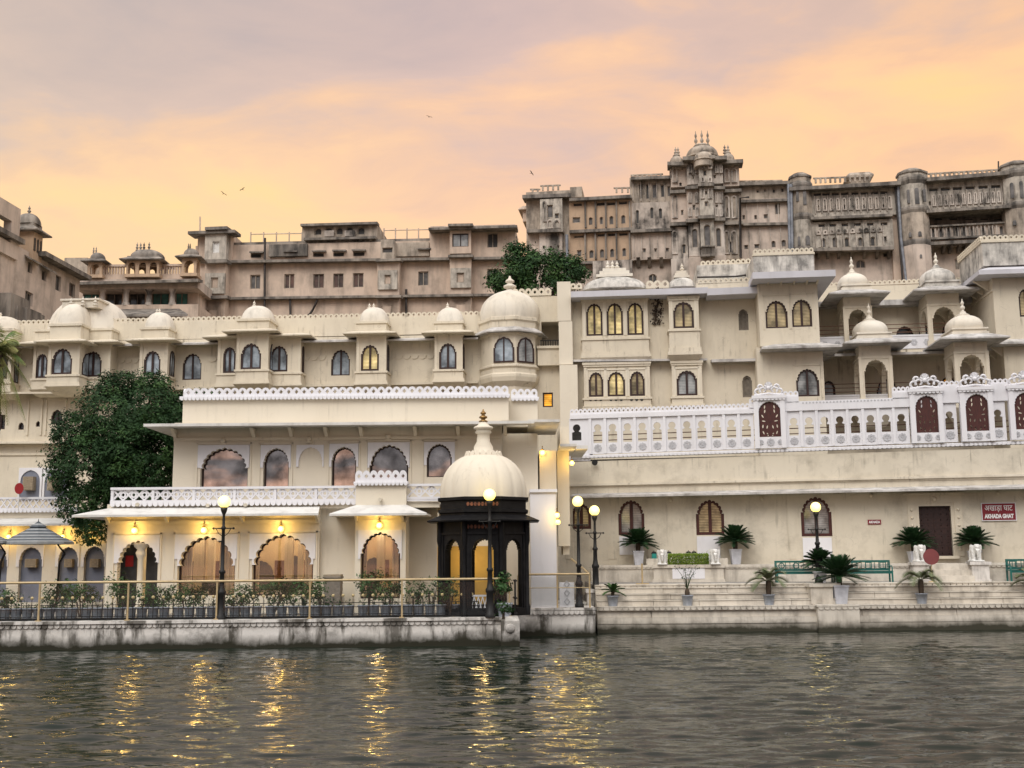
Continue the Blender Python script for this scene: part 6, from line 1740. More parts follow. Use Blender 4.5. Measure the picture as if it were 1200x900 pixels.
for k, (o_, s_) in enumerate(defs):
    q = RF.rect(*o_); q = (q[0], q[1], max(q[2], ZQ + .02), q[3])
    o = pane_open(RES, RF, q, 0, .30, 'room_glass') if k else arch((q[0] + q[1]) / 2, q[2], q[3], q[1] - q[0], 11, .95, .55, .08)
    rl.append(o); surround_panel(white, RF, *s_, o, 0)
    trim.cut(); t = RF.rect(s_[0] - 2, s_[1] - 2.5, s_[2] + 2, s_[3] + 20); 
    for (b0, b1, c0, c1) in ((t[0], t[0] + .06, ZQ, t[3]), (t[1] - .06, t[1], ZQ, t[3]), (t[0], t[1], t[3] - .06, t[3])): trim.box(b0, b1, -.055, .01, c0, c1)
a0, a1, a2 = RF.u(124.5, 650), RF.u(374, 650), RF.u(420, 650, 0)
mb = MB(); mb.plate(rectp(a0, a1, ZQ - .1, zB), rl, 0, .35); mb.build('wall', 'cream_fresh', RES)
# entrance: slim column in the opening, red wall and lamp inside
mb = MB(); u = RF.u(165, 660, .2); zk = RF.z(165, 648, .2)
mb.lathe(u, .18, [(.16, ZQ), (.16, ZQ + .25), (.12, ZQ + .3), (.105, zk - .25), (.16, zk - .12), (.20, zk), (.14, zk + .12), (.26, zk + .24), (.30, zk + .36)], 14)
mb.build('entrance_column', 'cream_fresh', RES)
mb = MB(); p = RF.rect(138, 638, 160, 700, .75); mb.box(p[0], p[1], .75, .82, ZQ, p[3]); mb.cut(); p = RF.rect(171, 638, 186, 700, .75); mb.box(p[0], p[1], .75, .82, ZQ, p[3]); mb.build('entrance_shade', 'furniture_dark', RES)  # dark sheets stand in for the shaded interior of the entrance
mb = MB(); p = RF.rect(147, 651, 156, 664, .7); mb.box(p[0], p[1], .71, .748, p[2], p[3]); mb.build('notice_board', 'disc_bright_red', RES)
# side wall and link wall
mb = MB(); mb.box(a0, a0 + .3, .36, 5.5, ZQ - .1, zB - .05); mb.build('side_wall', 'cream_fresh', RES)
b0, b1 = RF.u(416, 650, -.55), RF.u(475.5, 650, -.55)
mb = MB(); mb.box(a1, b0 + .1, .25, .55, ZQ - .1, zB); mb.build('wall', 'cream_fresh', RES)
hb = []
q = RF.rect(422.5, 623.5, 469, 690, -.55); o = pane_open(RES, RF, (q[0], q[1], ZQ + .5, q[3]), -.55, .30, 'room_glass', 11); hb.append(o)
surround_panel(white, RF, 420, 621, 471, 655, o, -.55)
mb = MB(); mb.plate(rectp(b0, b1, ZQ - .1, RF.z(447, 566, -.55)), hb, -.55, -.2); mb.box(b0, b0 + .2, -.2, .6, ZQ - .1, RF.z(447, 566, -.55)); mb.box(b1 - .2, b1, -.2, 1.3, ZQ - .1, RF.z(447, 566, -.55)); mb.box(b0 + .2, b1 - .2, -.2, 1.3, zE, RF.z(447, 566, -.55)); mb.build('wall', 'cream_fresh', RES)
c1 = RF.u(640, 650, 1.0)
mb = MB(); mb.box(b1 - .05, RF.u(512, 650, 1), 1.0, 1.3, ZQ - .1, zB); mb.box(RF.u(512, 650, 1), c1, 2.2, 2.5, ZQ - .1, zB); mb.build('wall', 'cream_fresh', RES)
y0, y1 = RF.u(506, 650, 2.1), RF.u(592, 650, 2.1)
mb = MB(); mb.box(y0, y1, 2.15, 2.2, ZQ, RF.z(550, 640, 2)); mb.build('lamplight_panel', 'amber_lamplight', RES)  # amber panel stands in for lamplight on this wall
trim.cut(); trim.box(b0 - .03, b1 + .03, -.6, 0, RF.z(447, 611, -.55), RF.z(447, 609, -.55))
for (x, d) in ((128, 0), (197, 0), (285, 0), (372, 0)):
    u = RF.u(x, 610, d); trim.cut(); trim.hexa([(u - .05, d - .02, zE - .25), (u + .05, d - .02, zE - .25), (u + .05, d + .02, zE - .25), (u - .05, d + .02, zE - .25), (u - .05, d - .55, zE + .06), (u + .05, d - .55, zE + .06), (u + .05, d + .02, zE + .06), (u - .05, d + .02, zE + .06)])
trim.cut(); trim.box(a0 - .05, a1, -.08, .02, zE - .25, zE - .12)
for (x, d) in ((418, -.55), (472, -.55)):
    u = RF.u(x, 610, d); trim.cut(); trim.hexa([(u - .05, d - .02, zE - .25), (u + .05, d - .02, zE - .25), (u + .05, d + .02, zE - .25), (u - .05, d + .02, zE - .25), (u - .05, d - .55, zE + .06), (u + .05, d - .55, zE + .06), (u + .05, d + .02, zE + .06), (u - .05, d + .02, zE + .06)])
# lower eaves
mb = MB(); e0, e1 = RF.u(84, 606, -1.2), RF.u(373, 603, -1.2)
eave(mb, e0, e1, -1.2, .0, zE, .34, .08, kl=1.2, kr=.15)
mb.hexa([(e0, -1.2, zE), (e0 + 1.2, 0, zE + .34), (e0 + 1.2, 5.5, zE + .34), (e0, 5.5, zE), (e0, -1.2, zE + .08), (e0 + 1.2, 0, zE + .42), (e0 + 1.2, 5.5, zE + .42), (e0, 5.5, zE + .08)])
mb.build('eave', 'awning_white', RES)
mb = MB(); f0, f1 = RF.u(383, 603, -1.9), RF.u(499, 603, -1.9); zf = RF.z(440, 603.5, -1.9)
ring_eave(mb, b0, b1, -.55, 1.2, zf, (f1 - f0 - (b1 - b0)) / 2, .34, .08, back=False); mb.build('eave', 'awning_white', RES)
# band with lattice balcony
mb = MB(); mb.box(a0, RF.u(515, 590, -.1), -.12, .02, zE + .3, zB); 
mb.build('upper_band', 'cream_fresh', RES)
lat = MB()
l0, l1 = RF.u(132, 580, -.2), RF.u(418, 580, -.2)
zl0, zl1 = RF.z(270, 585.5, -.2), RF.z(270, 571, -.2)
lattice(lat, l0, l1, -.22, zl0, zl1 - .05, .40, .06, .08)
for u in [l0 + (l1 - l0) * k / 6 for k in range(7)]: lat.box(u - .05, u + .05, -.26, -.1, zl0, zl1 - .006)
lat.box(l0 - .06, l0 + .06, -.2, 2.6, zl1 - .072, zl1 + .018); lat.box(l0 - .06, l0 + .06, -.2, 2.6, zB - .02, zl0 - .002)
for (za, zb_, dd) in ((zl1 - .07, zl1 + .02, .05), (zl0 - .1, zl0, .03), (zB - .02, zl0 - .1, .02)): lat.box(l0 - .06, l1, -.25 - dd, -.1, za, zb_)
scallops(lat, l0 - .06, l1, -.30, zl0 - .1, zl0 - .1, .14, .2, .05)
lat.cut(); m0, m1 = RF.u(477, 578, -.2), RF.u(520, 578, -.2)
lattice(lat, m0, m1, -.22, zl0 + .05, zl1, .40, .06, .08)
for (za, zb_, dd) in ((zl1 - .02, zl1 + .07, .05), (zl0 - .05, zl0 + .05, .03), (zB + .02, zl0 - .05, .02)): lat.box(m0, m1, -.25 - dd, -.1, za, zb_)
lat.build('lattice_balustrade', 'white', RES)
mb = MB(); p0, p1 = b0 - .02, b1 + .02; zp = RF.z(447, 565.5, -.6); zq = RF.z(447, 551, -.6)
mb.box(p0 - .05, p1 + .05, -.66, -.1, zp - .05, zp + .04); scallops(mb, p0 - .05, p1 + .05, -.70, zp, zp, .12, .16, .05); crenel(mb, p0, p1, -.6, zp + .04, zp + .04, zq - zp - .04, .28, .12)
mb.build('cresting', 'white', RES)
# spouts under the balcony
for (x, y) in ((163, 591), (245, 592), (289, 591.5), (446, 585)):
    u, z = RF.uz(x, y, -.15 if x < 400 else -.6); mb = MB(); d = -.15 if x < 400 else -.6
    mb.tube([(u, d + .1, z), (u, d - .25, z - .02)], .07, 8); mb.build('spout', 'cream_worn', RES)
# --- interior of the dining room (seen through the glass)
mb = MB(); r0, r1 = a0 + .35, b1 - .2
mb.box(r0, r1, 4.6, 4.7, ZQ, zE + .3); mb.box(r1, r1 + .1, 1.35, 4.6, ZQ, zE + .3); mb.box(r0, r1, .36, 4.6, zE + .28, zE + .38)
mb.build('inner_wall', 'room_wall', RES)
mb = MB()
for x, w_ in ((233, .20), (247, .12), (338, .16), (352, .10), (446, .15)): mb.cut(); u = RF.u(x, 650, 1.8); mb.box(u - w_, u + w_, 1.8, 2.1, ZQ, zE + .25); mb.box(u - w_ - .05, u + w_ + .05, 1.75, 2.15, zE - .55, zE - .42)
mb.build('inner_pillar', 'curtain', RES)
mb = MB()
for (x, w_, h_) in ((218, .9, 1.9), (268, .8, 1.9), (305, 1.1, 1.8), (345, .7, 2.0), (438, .9, 1.9)):
    mb.cut(); u = RF.u(x, 650, 4.4); mb.plate(arch(u, ZQ + .1, ZQ + .1 + h_, w_, 7, .95, .6, .06), [], 4.52, 4.6)
mb.build('inner_doorway', 'furniture_dark', RES)
mb = MB()
for x in (236, 285, 322, 360, 452):
    mb.cut(); u = RF.u(x, 650, 1.6); mb.lathe(u, 1.55, [(.55, ZQ + .3), (.5, ZQ + .74), (.5, ZQ + .78)], 16, 0, False); mb.lathe(u, 1.55, [(.12, ZQ), (.10, ZQ + .3)], 8)
mb.build('dining_table', 'white', RES)
mb = MB()
for x in (228, 256, 330, 360, 448):
    mb.cut(); u = RF.u(x, 640, 4.5); mb.box(u - .28, u + .28, 4.54, 4.6, ZQ + 1.2, ZQ + 1.9)
mb.build('wall_picture', 'wood_brown', RES)
mb = MB()
for (x0, x1) in ((209, 226), (258, 275), (296.5, 305), (358, 366), (424, 430), (460, 469)):
    mb.cut(); u0, u1 = RF.u(x0, 650, .6), RF.u(x1, 650, .6); n = max(3, int((u1 - u0) / .07)); 
    for k in range(n): u = u0 + (u1 - u0) * k / n; mb.tube([(u + .03, .62 + .03 * (k % 2), ZQ + .05), (u + .03, .62 + .03 * (k % 2), zE - .1)], .045, 5)
mb.build('curtain', 'curtain', RES)
mb = MB()
for (x, w_) in ((250, .8), (318, .6), (342, .9), (350, .5), (438, .5)):
    mb.cut(); u = RF.u(x, 670, 1.4); mb.box(u - w_ / 2, u + w_ / 2, 1.3, 1.4, ZQ + .45, ZQ + 1.1); mb.box(u - w_ / 2, u + w_ / 2, 1.3, 1.9, ZQ + .35, ZQ + .5)
    for sx in (-1, 1): mb.box(u + sx * w_ / 2 - .04, u + sx * w_ / 2 + .04, 1.3, 1.9, ZQ, ZQ + .65)
mb.build('armchair', 'furniture_dark', RES)
for (x, e) in ((160, 6), (226, 38), (262, 38), (318, 38), (352, 38), (446, 50)):
    p = RF.M @ Vector((RF.u(x, 630, 3.4), 3.5, zE - .45)); globe_lamp_light(p, e, (1.0, .76, .46), .2, 'room_glow')
for (x, e) in ((230, 40), (268, 26), (316, 34), (356, 30), (440, 40)):
    globe_lamp_light(RF.M @ Vector((RF.u(x, 630, 1.3), 1.45, zE - .3)), e, (1.0, .80, .5), .12, 'room_glow')
# --- upper storey
DU = 2.3
uh = []
up = [((235, 524.5, 290.5, 573), (232, 521.5, 292.5, 548), 'pane_mirror'), ((308.5, 525, 338.5, 573), (305.5, 521.5, 341, 548), 'pane_mirror'), ((388.5, 523.5, 417.5, 572), (386, 520, 420, 547), 'pane_mirror'),
      ((433, 521, 478.5, 572), (431, 518.5, 480, 548), 'pane_mirror'), ((500, 520, 529.5, 559), (497, 518, 533, 545), 'pane_mirror')]
for o_, s_, pn in up:
    q = RF.rect(*o_, DU); o = pane_open(RES, RF, q, DU, .28, pn, 11); uh.append(o); surround_panel(white, RF, *s_, o, DU)
    trim.cut(); t = RF.rect(s_[0] - 2, s_[1] - 2.5, s_[2] + 2, 572, DU)
    for (x0_, x1_, c0, c1) in ((t[0], t[0] + .05, t[2], t[3]), (t[1] - .05, t[1], t[2], t[3]), (t[0], t[1], t[3] - .05, t[3])): trim.box(x0_, x1_, DU - .05, DU + .01, c0, c1)
q = RF.rect(350, 524, 378, 573, DU); o = arch((q[0] + q[1]) / 2, q[2], q[3], q[1] - q[0], 11, .95, .5, .06)
surround_panel(white, RF, 347.5, 521.5, 379.5, 547, o, DU, th=.07)
zU = RF.z(400, 497, DU)
u0, u1 = RF.u(203, 540, DU), RF.u(588, 540, DU)
mb = MB(); mb.plate(rectp(u0, u1, zB - .1, zU + .1), uh, DU, DU + .35); mb.box(u0, u1, DU + .65, DU + 6, zB - .1, zU + .1); mb.box(u0, u0 + .3, DU + .35, DU + .65, zB - .1, zU + .1); mb.build('wall', 'cream_fresh', RES)
mb = MB(); mb.box(a0, c1, .3, DU + .1, zB - .15, zB - .05); mb.build('balcony_floor', 'paving', RES)
for (x, y) in ((262, 516.5), (362.5, 514.5), (455, 512)):
    u, z = RF.uz(x, y, DU); trim.cut(); trim.sphere((u, DU - .08, z), .11, 12); trim.box(u - .12, u + .12, DU - .1, DU, z - .16, z - .10)
mb = MB(); E0, E1 = RF.u(168, 500, DU - 1.55), RF.u(626, 491, DU - 1.55); zE2 = RF.z(400, 498, DU - 1.55)
eave(mb, E0, E1, DU - 1.55, DU, zE2, .10, .11, kl=1.2, kr=.3)
mb.hexa([(E0, DU - 1.55, zE2), (E0 + 1.2, DU, zE2 + .1), (E0 + 1.2, DU + 6, zE2 + .1), (E0, DU + 6, zE2), (E0, DU - 1.55, zE2 + .11), (E0 + 1.2, DU, zE2 + .21), (E0 + 1.2, DU + 6, zE2 + .21), (E0, DU + 6, zE2 + .11)])
mb.build('eave', 'awning_white', RES)
for x in (206, 298, 342, 383, 424, 487, 537, 592):
    u = RF.u(x, 505, DU); trim.cut(); trim.hexa([(u - .07, DU - .02, zE2 - .32), (u + .07, DU - .02, zE2 - .32), (u + .07, DU + .02, zE2 - .32), (u - .07, DU + .02, zE2 - .32), (u - .07, DU - .6, zE2 + .03), (u + .07, DU - .6, zE2 + .03), (u + .07, DU + .02, zE2 + .03), (u - .07, DU + .02, zE2 + .03)])
trim.cut(); trim.box(u0, u1, DU - .06, DU + .01, zE2 - .42, zE2 - .30)
trim.build('moulding', 'cream_fresh', RES)
white.build('arch_panel', 'white', RES)
g0, g1 = RF.u(214, 484, DU + .1), RF.u(596, 480, DU + .1); zg = RF.z(400, 466.5, DU + .1)
mb = MB(); mb.box(g0, g1, DU + .1, DU + 6, zU + .1, zg); mb.build('parapet', 'cream_fresh', RES)
h0, h1 = g1 - .1, RF.u(630, 480, DU + .9)
mb = MB(); mb.box(h0, h1, DU + .9, DU + 6, zU - .05, zg - .02); mb.build('parapet', 'cream_fresh', RES)
mb = MB(); crenel(mb, g0 + .06, g1, DU + .06, zg + .10, zg + .10, .35, .31, .14); mb.box(g0 - .10, g1 + .06, DU - .06, DU + .3, zg - .02, zg + .10); scallops(mb, g0 - .08, g1 + .05, DU - .10, zg + .06, zg + .06, .13, .16, .06)
crenel(mb, h0 + .2, h1, DU + .85, zg + .08, zg + .08, .35, .31, .14); mb.box(h0 + .2, h1 + .06, DU + .76, DU + 1.0, zg - .04, zg + .08); scallops(mb, h0 + .2, h1 + .05, DU + .72, zg + .04, zg + .04, .13, .16, .06)
mb.X = Matrix.Translation((g0 + .02, DU + 6, 0)) @ Matrix.Rotation(-PI / 2, 4, 'Z'); crenel(mb, 0, 5.9, -.02, zg + .1, zg + .1, .35, .31, .12); mb.X = None
mb.build('cresting', 'white', RES)
# --- stair tower right of the kiosk
def rb(x0, y0, x1, y1, d, dep, mat, name, zbot=None):
    p = RF.rect(x0, y0, x1, y1, d); mb = MB(); mb.box(p[0], p[1], d, d + dep, p[2] if zbot is None else zbot, p[3]); return mb.build(name, mat, RES), p
rb(588, 508, 631, 700, DU + .5, 4, 'cream_fresh', 'tower_wall', ZQ)
_, p = rb(622, 577, 652, 712, .6, 3.5, 'white', 'stair_wall', ZQ)
mb = MB(); mb.box(p[0] - .02, p[1] + .06, .52, 4.0, p[3], p[3] + .12); mb.build('stair_coping', 'white', RES)
rb(633, 528, 653, 705, DU + 1.2, 3, 'cream_fresh', 'tower_wall', ZP)
rb(653.5, 528, 667.5, 640, DU + 2.2, 3, 'cream_fresh', 'tower_wall')
rb(660, 640, 667.5, 650, DU + 2.5, 2, 'cream_fresh', 'tower_corbel')
mb = MB()
p = RF.rect(619, 491.5, 656, 494.5, DU - .9); mb.box(p[0], p[1], DU - .9, DU + 4, p[2], p[3]); 
mb.cut(); p = RF.rect(656, 520, 676, 523, DU + .3); mb.box(p[0], p[1], DU + .3, DU + 5, p[2], p[3])
mb.cut(); p = RF.rect(675, 522, 689, 526, DU + 1.6); mb.box(p[0], p[1], DU + 1.6, DU + 6, p[2], p[3])
mb.build('tower_eave', 'awning_white', RES)
rb(656, 500, 667, 521, DU + 2.4, 3, 'cream_fresh', 'tower_wall')
# carved white gate panels at the foot
for (x0, x1) in ((634, 646), (655, 672)):
    p = RF.rect(x0, 682, x1, 712, 1.6); mb = MB(); mb.box(p[0], p[1], 1.0, 1.1, ZP, p[3])
    for k in range(3):
        z = ZP + .2 + k * .33; u = (p[0] + p[1]) / 2
        mb.plate([(u + .12 * math.cos(j * PI / 2), z + .15 * math.sin(j * PI / 2)) for j in range(4)], [[(u + .08 * math.cos(j * PI / 2), z + .1 * math.sin(j * PI / 2)) for j in range(4)]], .97, 1.01, 1)
    mb.build('carved_gate', ['white', 'rosette_grey'], RES)
# --- wall lamps: brass bracket and glowing globe
def wall_lamp(parent, pl, x, y, d, r, e, drop=.0, off=.16):
    u, z = pl.uz(x, y, d)
    mb = MB(); mb.tube([(u, d, z + r + .14), (u, d - off, z + r + .16), (u, d - off, z + r)], .02, 6); mb.lathe(u, d - off, [(.05, z + r - .02), (.06, z + r + .03), (.03, z + r + .05)], 8)
    l = mb.build('wall_lamp', 'brass', parent)
    g = MB(); g.sphere((u, d - off, z), r, 14); g.build('bulb', 'bulb', l)
    globe_lamp_light(pl.M @ Vector((u, d - off - r - .12, z + .02)), e)
for (x, y, d) in ((159, 622, 0), (240, 621.5, 0), (330, 620, 0), (445, 616, -.55)): wall_lamp(RES, RF, x, y, d, .115, 22)
wall_lamp(RES, RF, 635.5, 531, DU + 1.2 - .0, .11, 16); wall_lamp(RES, RF, 670, 543, DU + 2.2, .10, 14)
wall_lamp(RES, RF, 652.5, 604, .6, .10, 6); wall_lamp(RES, RF, 653.5, 612, .6, .10, 6)

# ================================================================== low annex at left
AX = Plane(60, 52, 0)
ANX = thing('annex_building', 'low cream annex at the left edge with blue grey arches and a lit eave', 'building', AX.M)
ah = []
wm = MB()
for (x0, x1, yt) in ((-22, 8, 640), (22, 49, 641), (68, 91, 641), (98, 122, 640)):
    q = AX.rect(x0, yt, x1, 700); o = arch((q[0] + q[1]) / 2, ZQ + .1, q[3], q[1] - q[0], 9, .95, .6, .05); ah.append(o)
    m = MB(); m.plate([(x, z) for x, z in o], [], .22, .28); a = m.build('arch_recess', 'grey_blue', ANX)
    surround_panel(wm, AX, x0 - 2.5, 637, x1 + 2.5, 664, o, 0)
    m = MB(); p = AX.rect(x0 + 8, 655, x1 - 6, 665); m.box(p[0], p[1], -.1, .22, p[2], p[3]); 
    for k in range(5): z = p[2] + (p[3] - p[2]) * (k + .5) / 5; m.box(p[0] + .05, p[1] - .05, -.115, -.09, z - .02, z + .02)
    m.build('cooling_unit', 'unit_beige', ANX)
zA = AX.z(60, 599)
a0, a1 = AX.u(-70, 640), AX.u(128, 640)
mb = MB(); mb.plate(rectp(a0, a1, ZQ - .1, zA), ah, 0, .3); mb.box(a0, a1, .3, 5, ZQ - .1, zA); mb.build('wall', 'cream_fresh', ANX)
wm.build('arch_panel', 'white', ANX)
mb = MB(); zz = AX.z(60, 616, -1.4); eave(mb, AX.u(-70, 616, -1.4), AX.u(100, 616, -1.4), -1.4, 0, zz, .30, .09, kr=.1); mb.build('eave', 'awning_white', ANX)
mb = MB(); zl, zh = AX.z(45, 595, -.1), AX.z(45, 584, -.1)
lattice(mb, a0, AX.u(92, 590, -.1), -.12, zl, zh, .30, .05, .07, circles=False)
e1 = AX.u(92, 590, -.1)
mb.box(a0, e1, -.16, -.02, zh - .03, zh + .06); mb.box(a0, e1, -.16, -.02, zl - .12, zl); scallops(mb, a0, e1, -.18, zl - .1, zl - .1, .12, .18, .05)
mb.build('lattice_balustrade', 'white', ANX)
for x, e in ((12, 26), (75, 26), (108, 14)):
    wall_lamp(ANX, AX, x, 629, 0, .10, e)
# niches with cooling units on the wing wall above
m = MB()
for (x0, x1) in ((24.5, 47.5), (53, 79)):
    q = MW.rect(x0, 551, x1, 586); o = arch((q[0] + q[1]) / 2, q[2], q[3], q[1] - q[0], 3, 1.0, .6, .01)
    m.cut(); m.plate([(q[0] - .1, q[2]), (q[1] + .1, q[2]), (q[1] + .1, q[3] + .12), (q[0] - .1, q[3] + .12)], [o], -.09, .01)
    k = MB(); k.plate(o, [], -.03, .0); k.build('blind_niche', 'grey_blue', WING)
    k = MB(); p = MW.rect(x0 + 6.5, 559, x0 + 18, 575); k.box(p[0], p[1], -.4, -.03, p[2], p[3])
    for j in range(6): z = p[2] + (p[3] - p[2]) * (j + .5) / 6; k.box(p[0] + .05, p[1] - .05, -.42, -.38, z - .02, z + .02)
    k.build('cooling_unit', 'unit_beige', WING)
m.build('niche_panel', 'white', WING)

# ================================================================== black kiosk with the white dome
KX = Plane(567, 40.6, 0)
KIO = thing('domed_kiosk', 'octagonal black stone kiosk with a ribbed cream dome and brass finial on the quay', 'kiosk', KX.M)
RK = 1.62
zt = lambda y: KX.z(567, y, -1.4)
rot = PI / 8
Kb = MB()
z0, zA1, zA2 = ZQ, zt(612), zt(632)
for k in range(8):
    ang = rot + PI / 8 + k * PI / 4
    fw = 2 * RK * math.sin(PI / 8); ap = RK * math.cos(PI / 8)
    X = Matrix.Translation((ap * math.cos(ang), ap * math.sin(ang), 0)) @ Matrix.Rotation(ang + PI / 2, 4, 'Z')
    p = MB(); p.X = X
    o = arch(0, z0 + .28 if k not in (5,) else z0 + .28, zt(631), fw * .60, 11, .92, .62, .10)
    p.plate(rectp(-fw / 2 + .01, fw / 2 - .01, z0, zt(606)), [o], 0, .16)
    p.box(-fw / 2 + .02, fw / 2 - .02, -.05, 0, zt(626), zt(623.5)); p.box(-fw / 2 + .02, fw / 2 - .02, -.06, 0, z0, z0 + .25)
    for sx in (-1, 1): p.box(sx * fw * .40 - .05, sx * fw * .40 + .05, -.03, 0, z0 + .25, zt(627))
    p.build('arched_side', 'black_stone', KIO)
for k in range(8):
    ang = rot + k * PI / 4; c = MB(); x, y = RK * 1.01 * math.cos(ang), RK * 1.01 * math.sin(ang)
    c.lathe(x, y, [(.11, z0), (.11, z0 + .3), (.075, z0 + .36), (.07, zt(640)), (.11, zt(634)), (.11, zt(606))], 8); c.build('corner_column', 'black_stone', KIO)
mb = MB(); mb.lathe(0, 0, [(RK * 1.30, zt(611)), (RK * 1.31, zt(609.5)), (RK * 1.02, zt(603)), (RK * .9, zt(603))], 8, 0, False, rot=rot); mb.build('eave', 'black_stone', KIO)
mb = MB(); mb.lathe(0, 0, [(RK * 1.0, zt(606)), (RK * 1.0, zt(601)), (RK * 1.05, zt(600)), (RK * 1.05, zt(597)), (RK * 1.0, zt(596)), (RK * 1.0, zt(586.5)), (RK * 1.06, zt(585.5)), (RK * 1.06, zt(582)), (RK * .96, zt(581.5))], 8, 0, False, rot=rot)
kf = mb.build('frieze', 'black_stone', KIO)
mb = MB(); ap = RK * math.cos(PI / 8); fw = 2 * RK * math.sin(PI / 8)
for n_, zz in ((9, 590.5), (9, 617)):
    for j in range(n_):
        u = -fw / 2 + .06 + (fw - .12) * (j + .5) / n_; z = zt(zz); dd = -ap - (.0 if zz < 600 else .01)
        mb.cut(); mb.plate([(u + .055 * math.cos(t), z + .075 * math.sin(t)) for t in [PI / 3 * q for q in range(6)]], [], dd - .02, dd + .02)
mb.build('carved_flowers', 'red_carving', kf)
mb = MB(); zd0, zd1 = zt(582.5), zt(527)
rd = RK * .955
prof = []
for i in range(15):
    t = i / 14 * PI / 2; prof.append((max(rd * (math.cos(t) ** .8) * (1 + .05 * math.sin(2 * t)), .3), zd0 + (zd1 - zd0) * (math.sin(t) ** 1.05)))
mb.lathe(0, 0, prof, 128, 0, True, rib=.036, nrib=16)
dm = mb.build('dome', 'cream_fresh', KIO)
mb = MB(); zl = zt(531)
for k in range(20):
    t = 2 * PI * k / 20; r = .66
    mb.X = Matrix.Translation((r * math.cos(t), r * math.sin(t), zl)) @ Matrix.Rotation(t + PI / 2, 4, 'Z') @ Matrix.Rotation(-.35, 4, 'X')
    mb.plate([(-.10, -.06), (.10, -.06), (.09, .10), (.03, .17), (0, .19), (-.03, .17), (-.09, .10)], [], -.03, .03); mb.X = None
mb.lathe(0, 0, [(.62, zt(532)), (.60, zt(527)), (.36, zt(525)), (.34, zt(519)), (.24, zt(513)), (.22, zt(504)), (.30, zt(502)), (.25, zt(498.5)), (.36, zt(497)), (.33, zt(495)), (.22, zt(493.5)), (.16, zt(490.5)), (.10, zt(488))], 20)
mb.build('lotus_crown', 'cream_fresh', dm)
mb = MB(); finial(mb, 0, 0, zt(489), zt(473.5) - zt(489), .15, n=12); mb.build('finial', 'brass', dm)
globe_lamp_light(KX.M @ Vector((0, .2, zt(628))), 26, (1.0, .66, .24), .15, 'kiosk_glow')
globe_lamp_light(RF.M @ Vector((RF.u(548, 640, 1.6), 1.5, ZQ + 1.9)), 15, (1.0, .68, .26), .12, 'kiosk_glow')
# ================================================================== planting helpers
def leaf(mb, p, s, rn, m=0, up=None):
    n = Vector((rn.gauss(0, 1), rn.gauss(0, 1), rn.gauss(0, 1) + .5)).normalized() if up is None else (up + Vector((rn.gauss(0, .45), rn.gauss(0, .45), rn.gauss(0, .45)))).normalized()
    a = n.cross(Vector((rn.gauss(0, 1), rn.gauss(0, 1), rn.gauss(0, 1)))).normalized(); b = n.cross(a)
    l, w_ = s * rn.uniform(.8, 1.4), s * rn.uniform(.35, .6)
    mb.add([p - a * l * .5, p - b * w_ * .5 + n * s * .06, p + a * l * .5, p + b * w_ * .5 + n * s * .06], [(0, 1, 2, 3)], m)

def leaf_cloud(mb, lobes, n, s, rn, nm=3, clump=.30, per=9, gap=0.35):
    """Leaves in small twig clumps spread through several lobes; whole clumps share a leaf tone."""
    tot = sum(l[1][0] * l[1][1] * l[1][2] for l in lobes) ** 1.0
    wts = [(l[1][0] * l[1][1] * l[1][2]) ** .67 for l in lobes]; sw = sum(wts)
    for (c, r), wt in zip(lobes, wts):
        for k in range(max(1, int(n * wt / sw / per))):
            d = Vector((rn.gauss(0, 1), rn.gauss(0, 1), rn.gauss(0, 1))).normalized()
            q = rn.uniform(.45, 1.0) ** .5 * (1.0 + .16 * noise.noise(Vector((c[0], c[1], c[2])) + d * 2.3))
            p = Vector((c[0] + d.x * r[0] * q, c[1] + d.y * r[1] * q, c[2] + d.z * r[2] * q))
            if noise.noise(p * .8) < -gap: continue
            m = min(nm - 1, max(0, int((noise.noise(p * 1.4 + Vector((7, 3, 1))) * .9 + .42 + rn.gauss(0, .12)) * nm)))  # lighter and darker leaf colours imitate lit and shaded clumps
            cs = clump * rn.uniform(.6, 1.3)
            for j in range(per):
                o = Vector((rn.gauss(0, .5), rn.gauss(0, .5), rn.gauss(0, .38))) * cs
                leaf(mb, p + o, s * rn.uniform(.7, 1.25), rn, m, d * .8 + Vector((0, 0, .55)))

def trunk_mesh(mb, base, top, r0, r1, rn, limbs=()):
    pts = [Vector(base).lerp(Vector(top), t / 6) + Vector((rn.uniform(-.06, .06), rn.uniform(-.06, .06), 0)) * (1 if 0 < t < 6 else 0) for t in range(7)]
    mb.tube(pts, [r0 * (1 - t / 6) + r1 * t / 6 for t in range(7)], 9)
    for e in limbs:
        s = pts[rn.choice((2, 3, 4))]; m = (s + Vector(e)) / 2 + Vector((0, 0, .25))
        mb.tube([s, m, Vector(e)], [r1 * 1.0, r1 * .7, r1 * .25], 6)

def tree(name, label, Y, base_px, base_z, lobes_px, n, s, mats, trunk_r, seed, clump=.3, gap=.35, dy=1.0, group=None):
    """lobes_px: (px, py, rx px, ry px, depth offset in m)"""
    rn = random.Random(seed)
    pl = Plane(base_px, Y, 0)
    t = thing(name, label, 'tree', Matrix.Translation(pl.o + Vector((0, 0, base_z))), group)
    k = Y / F
    lobes = []
    for (px, py, rx, ry, off) in lobes_px:
        u, z = pl.uz(px, py); lobes.append(((u, off, z - base_z), (rx * k, (rx + ry) / 2 * k * dy, ry * k)))
    mb = MB(); leaf_cloud(mb, lobes, n, s, rn, len(mats), clump, gap=gap); mb.build('crown', mats, t, fix=False)
    cz = max(l[0][2] for l in lobes)
    mb = MB(); trunk_mesh(mb, (0, 0, 0), (lobes[0][0][0] * .5, 0, cz * .8), trunk_r, trunk_r * .4, rn, [Vector(l[0]) for l in lobes]); mb.build('trunk', 'bark', t)
    return t
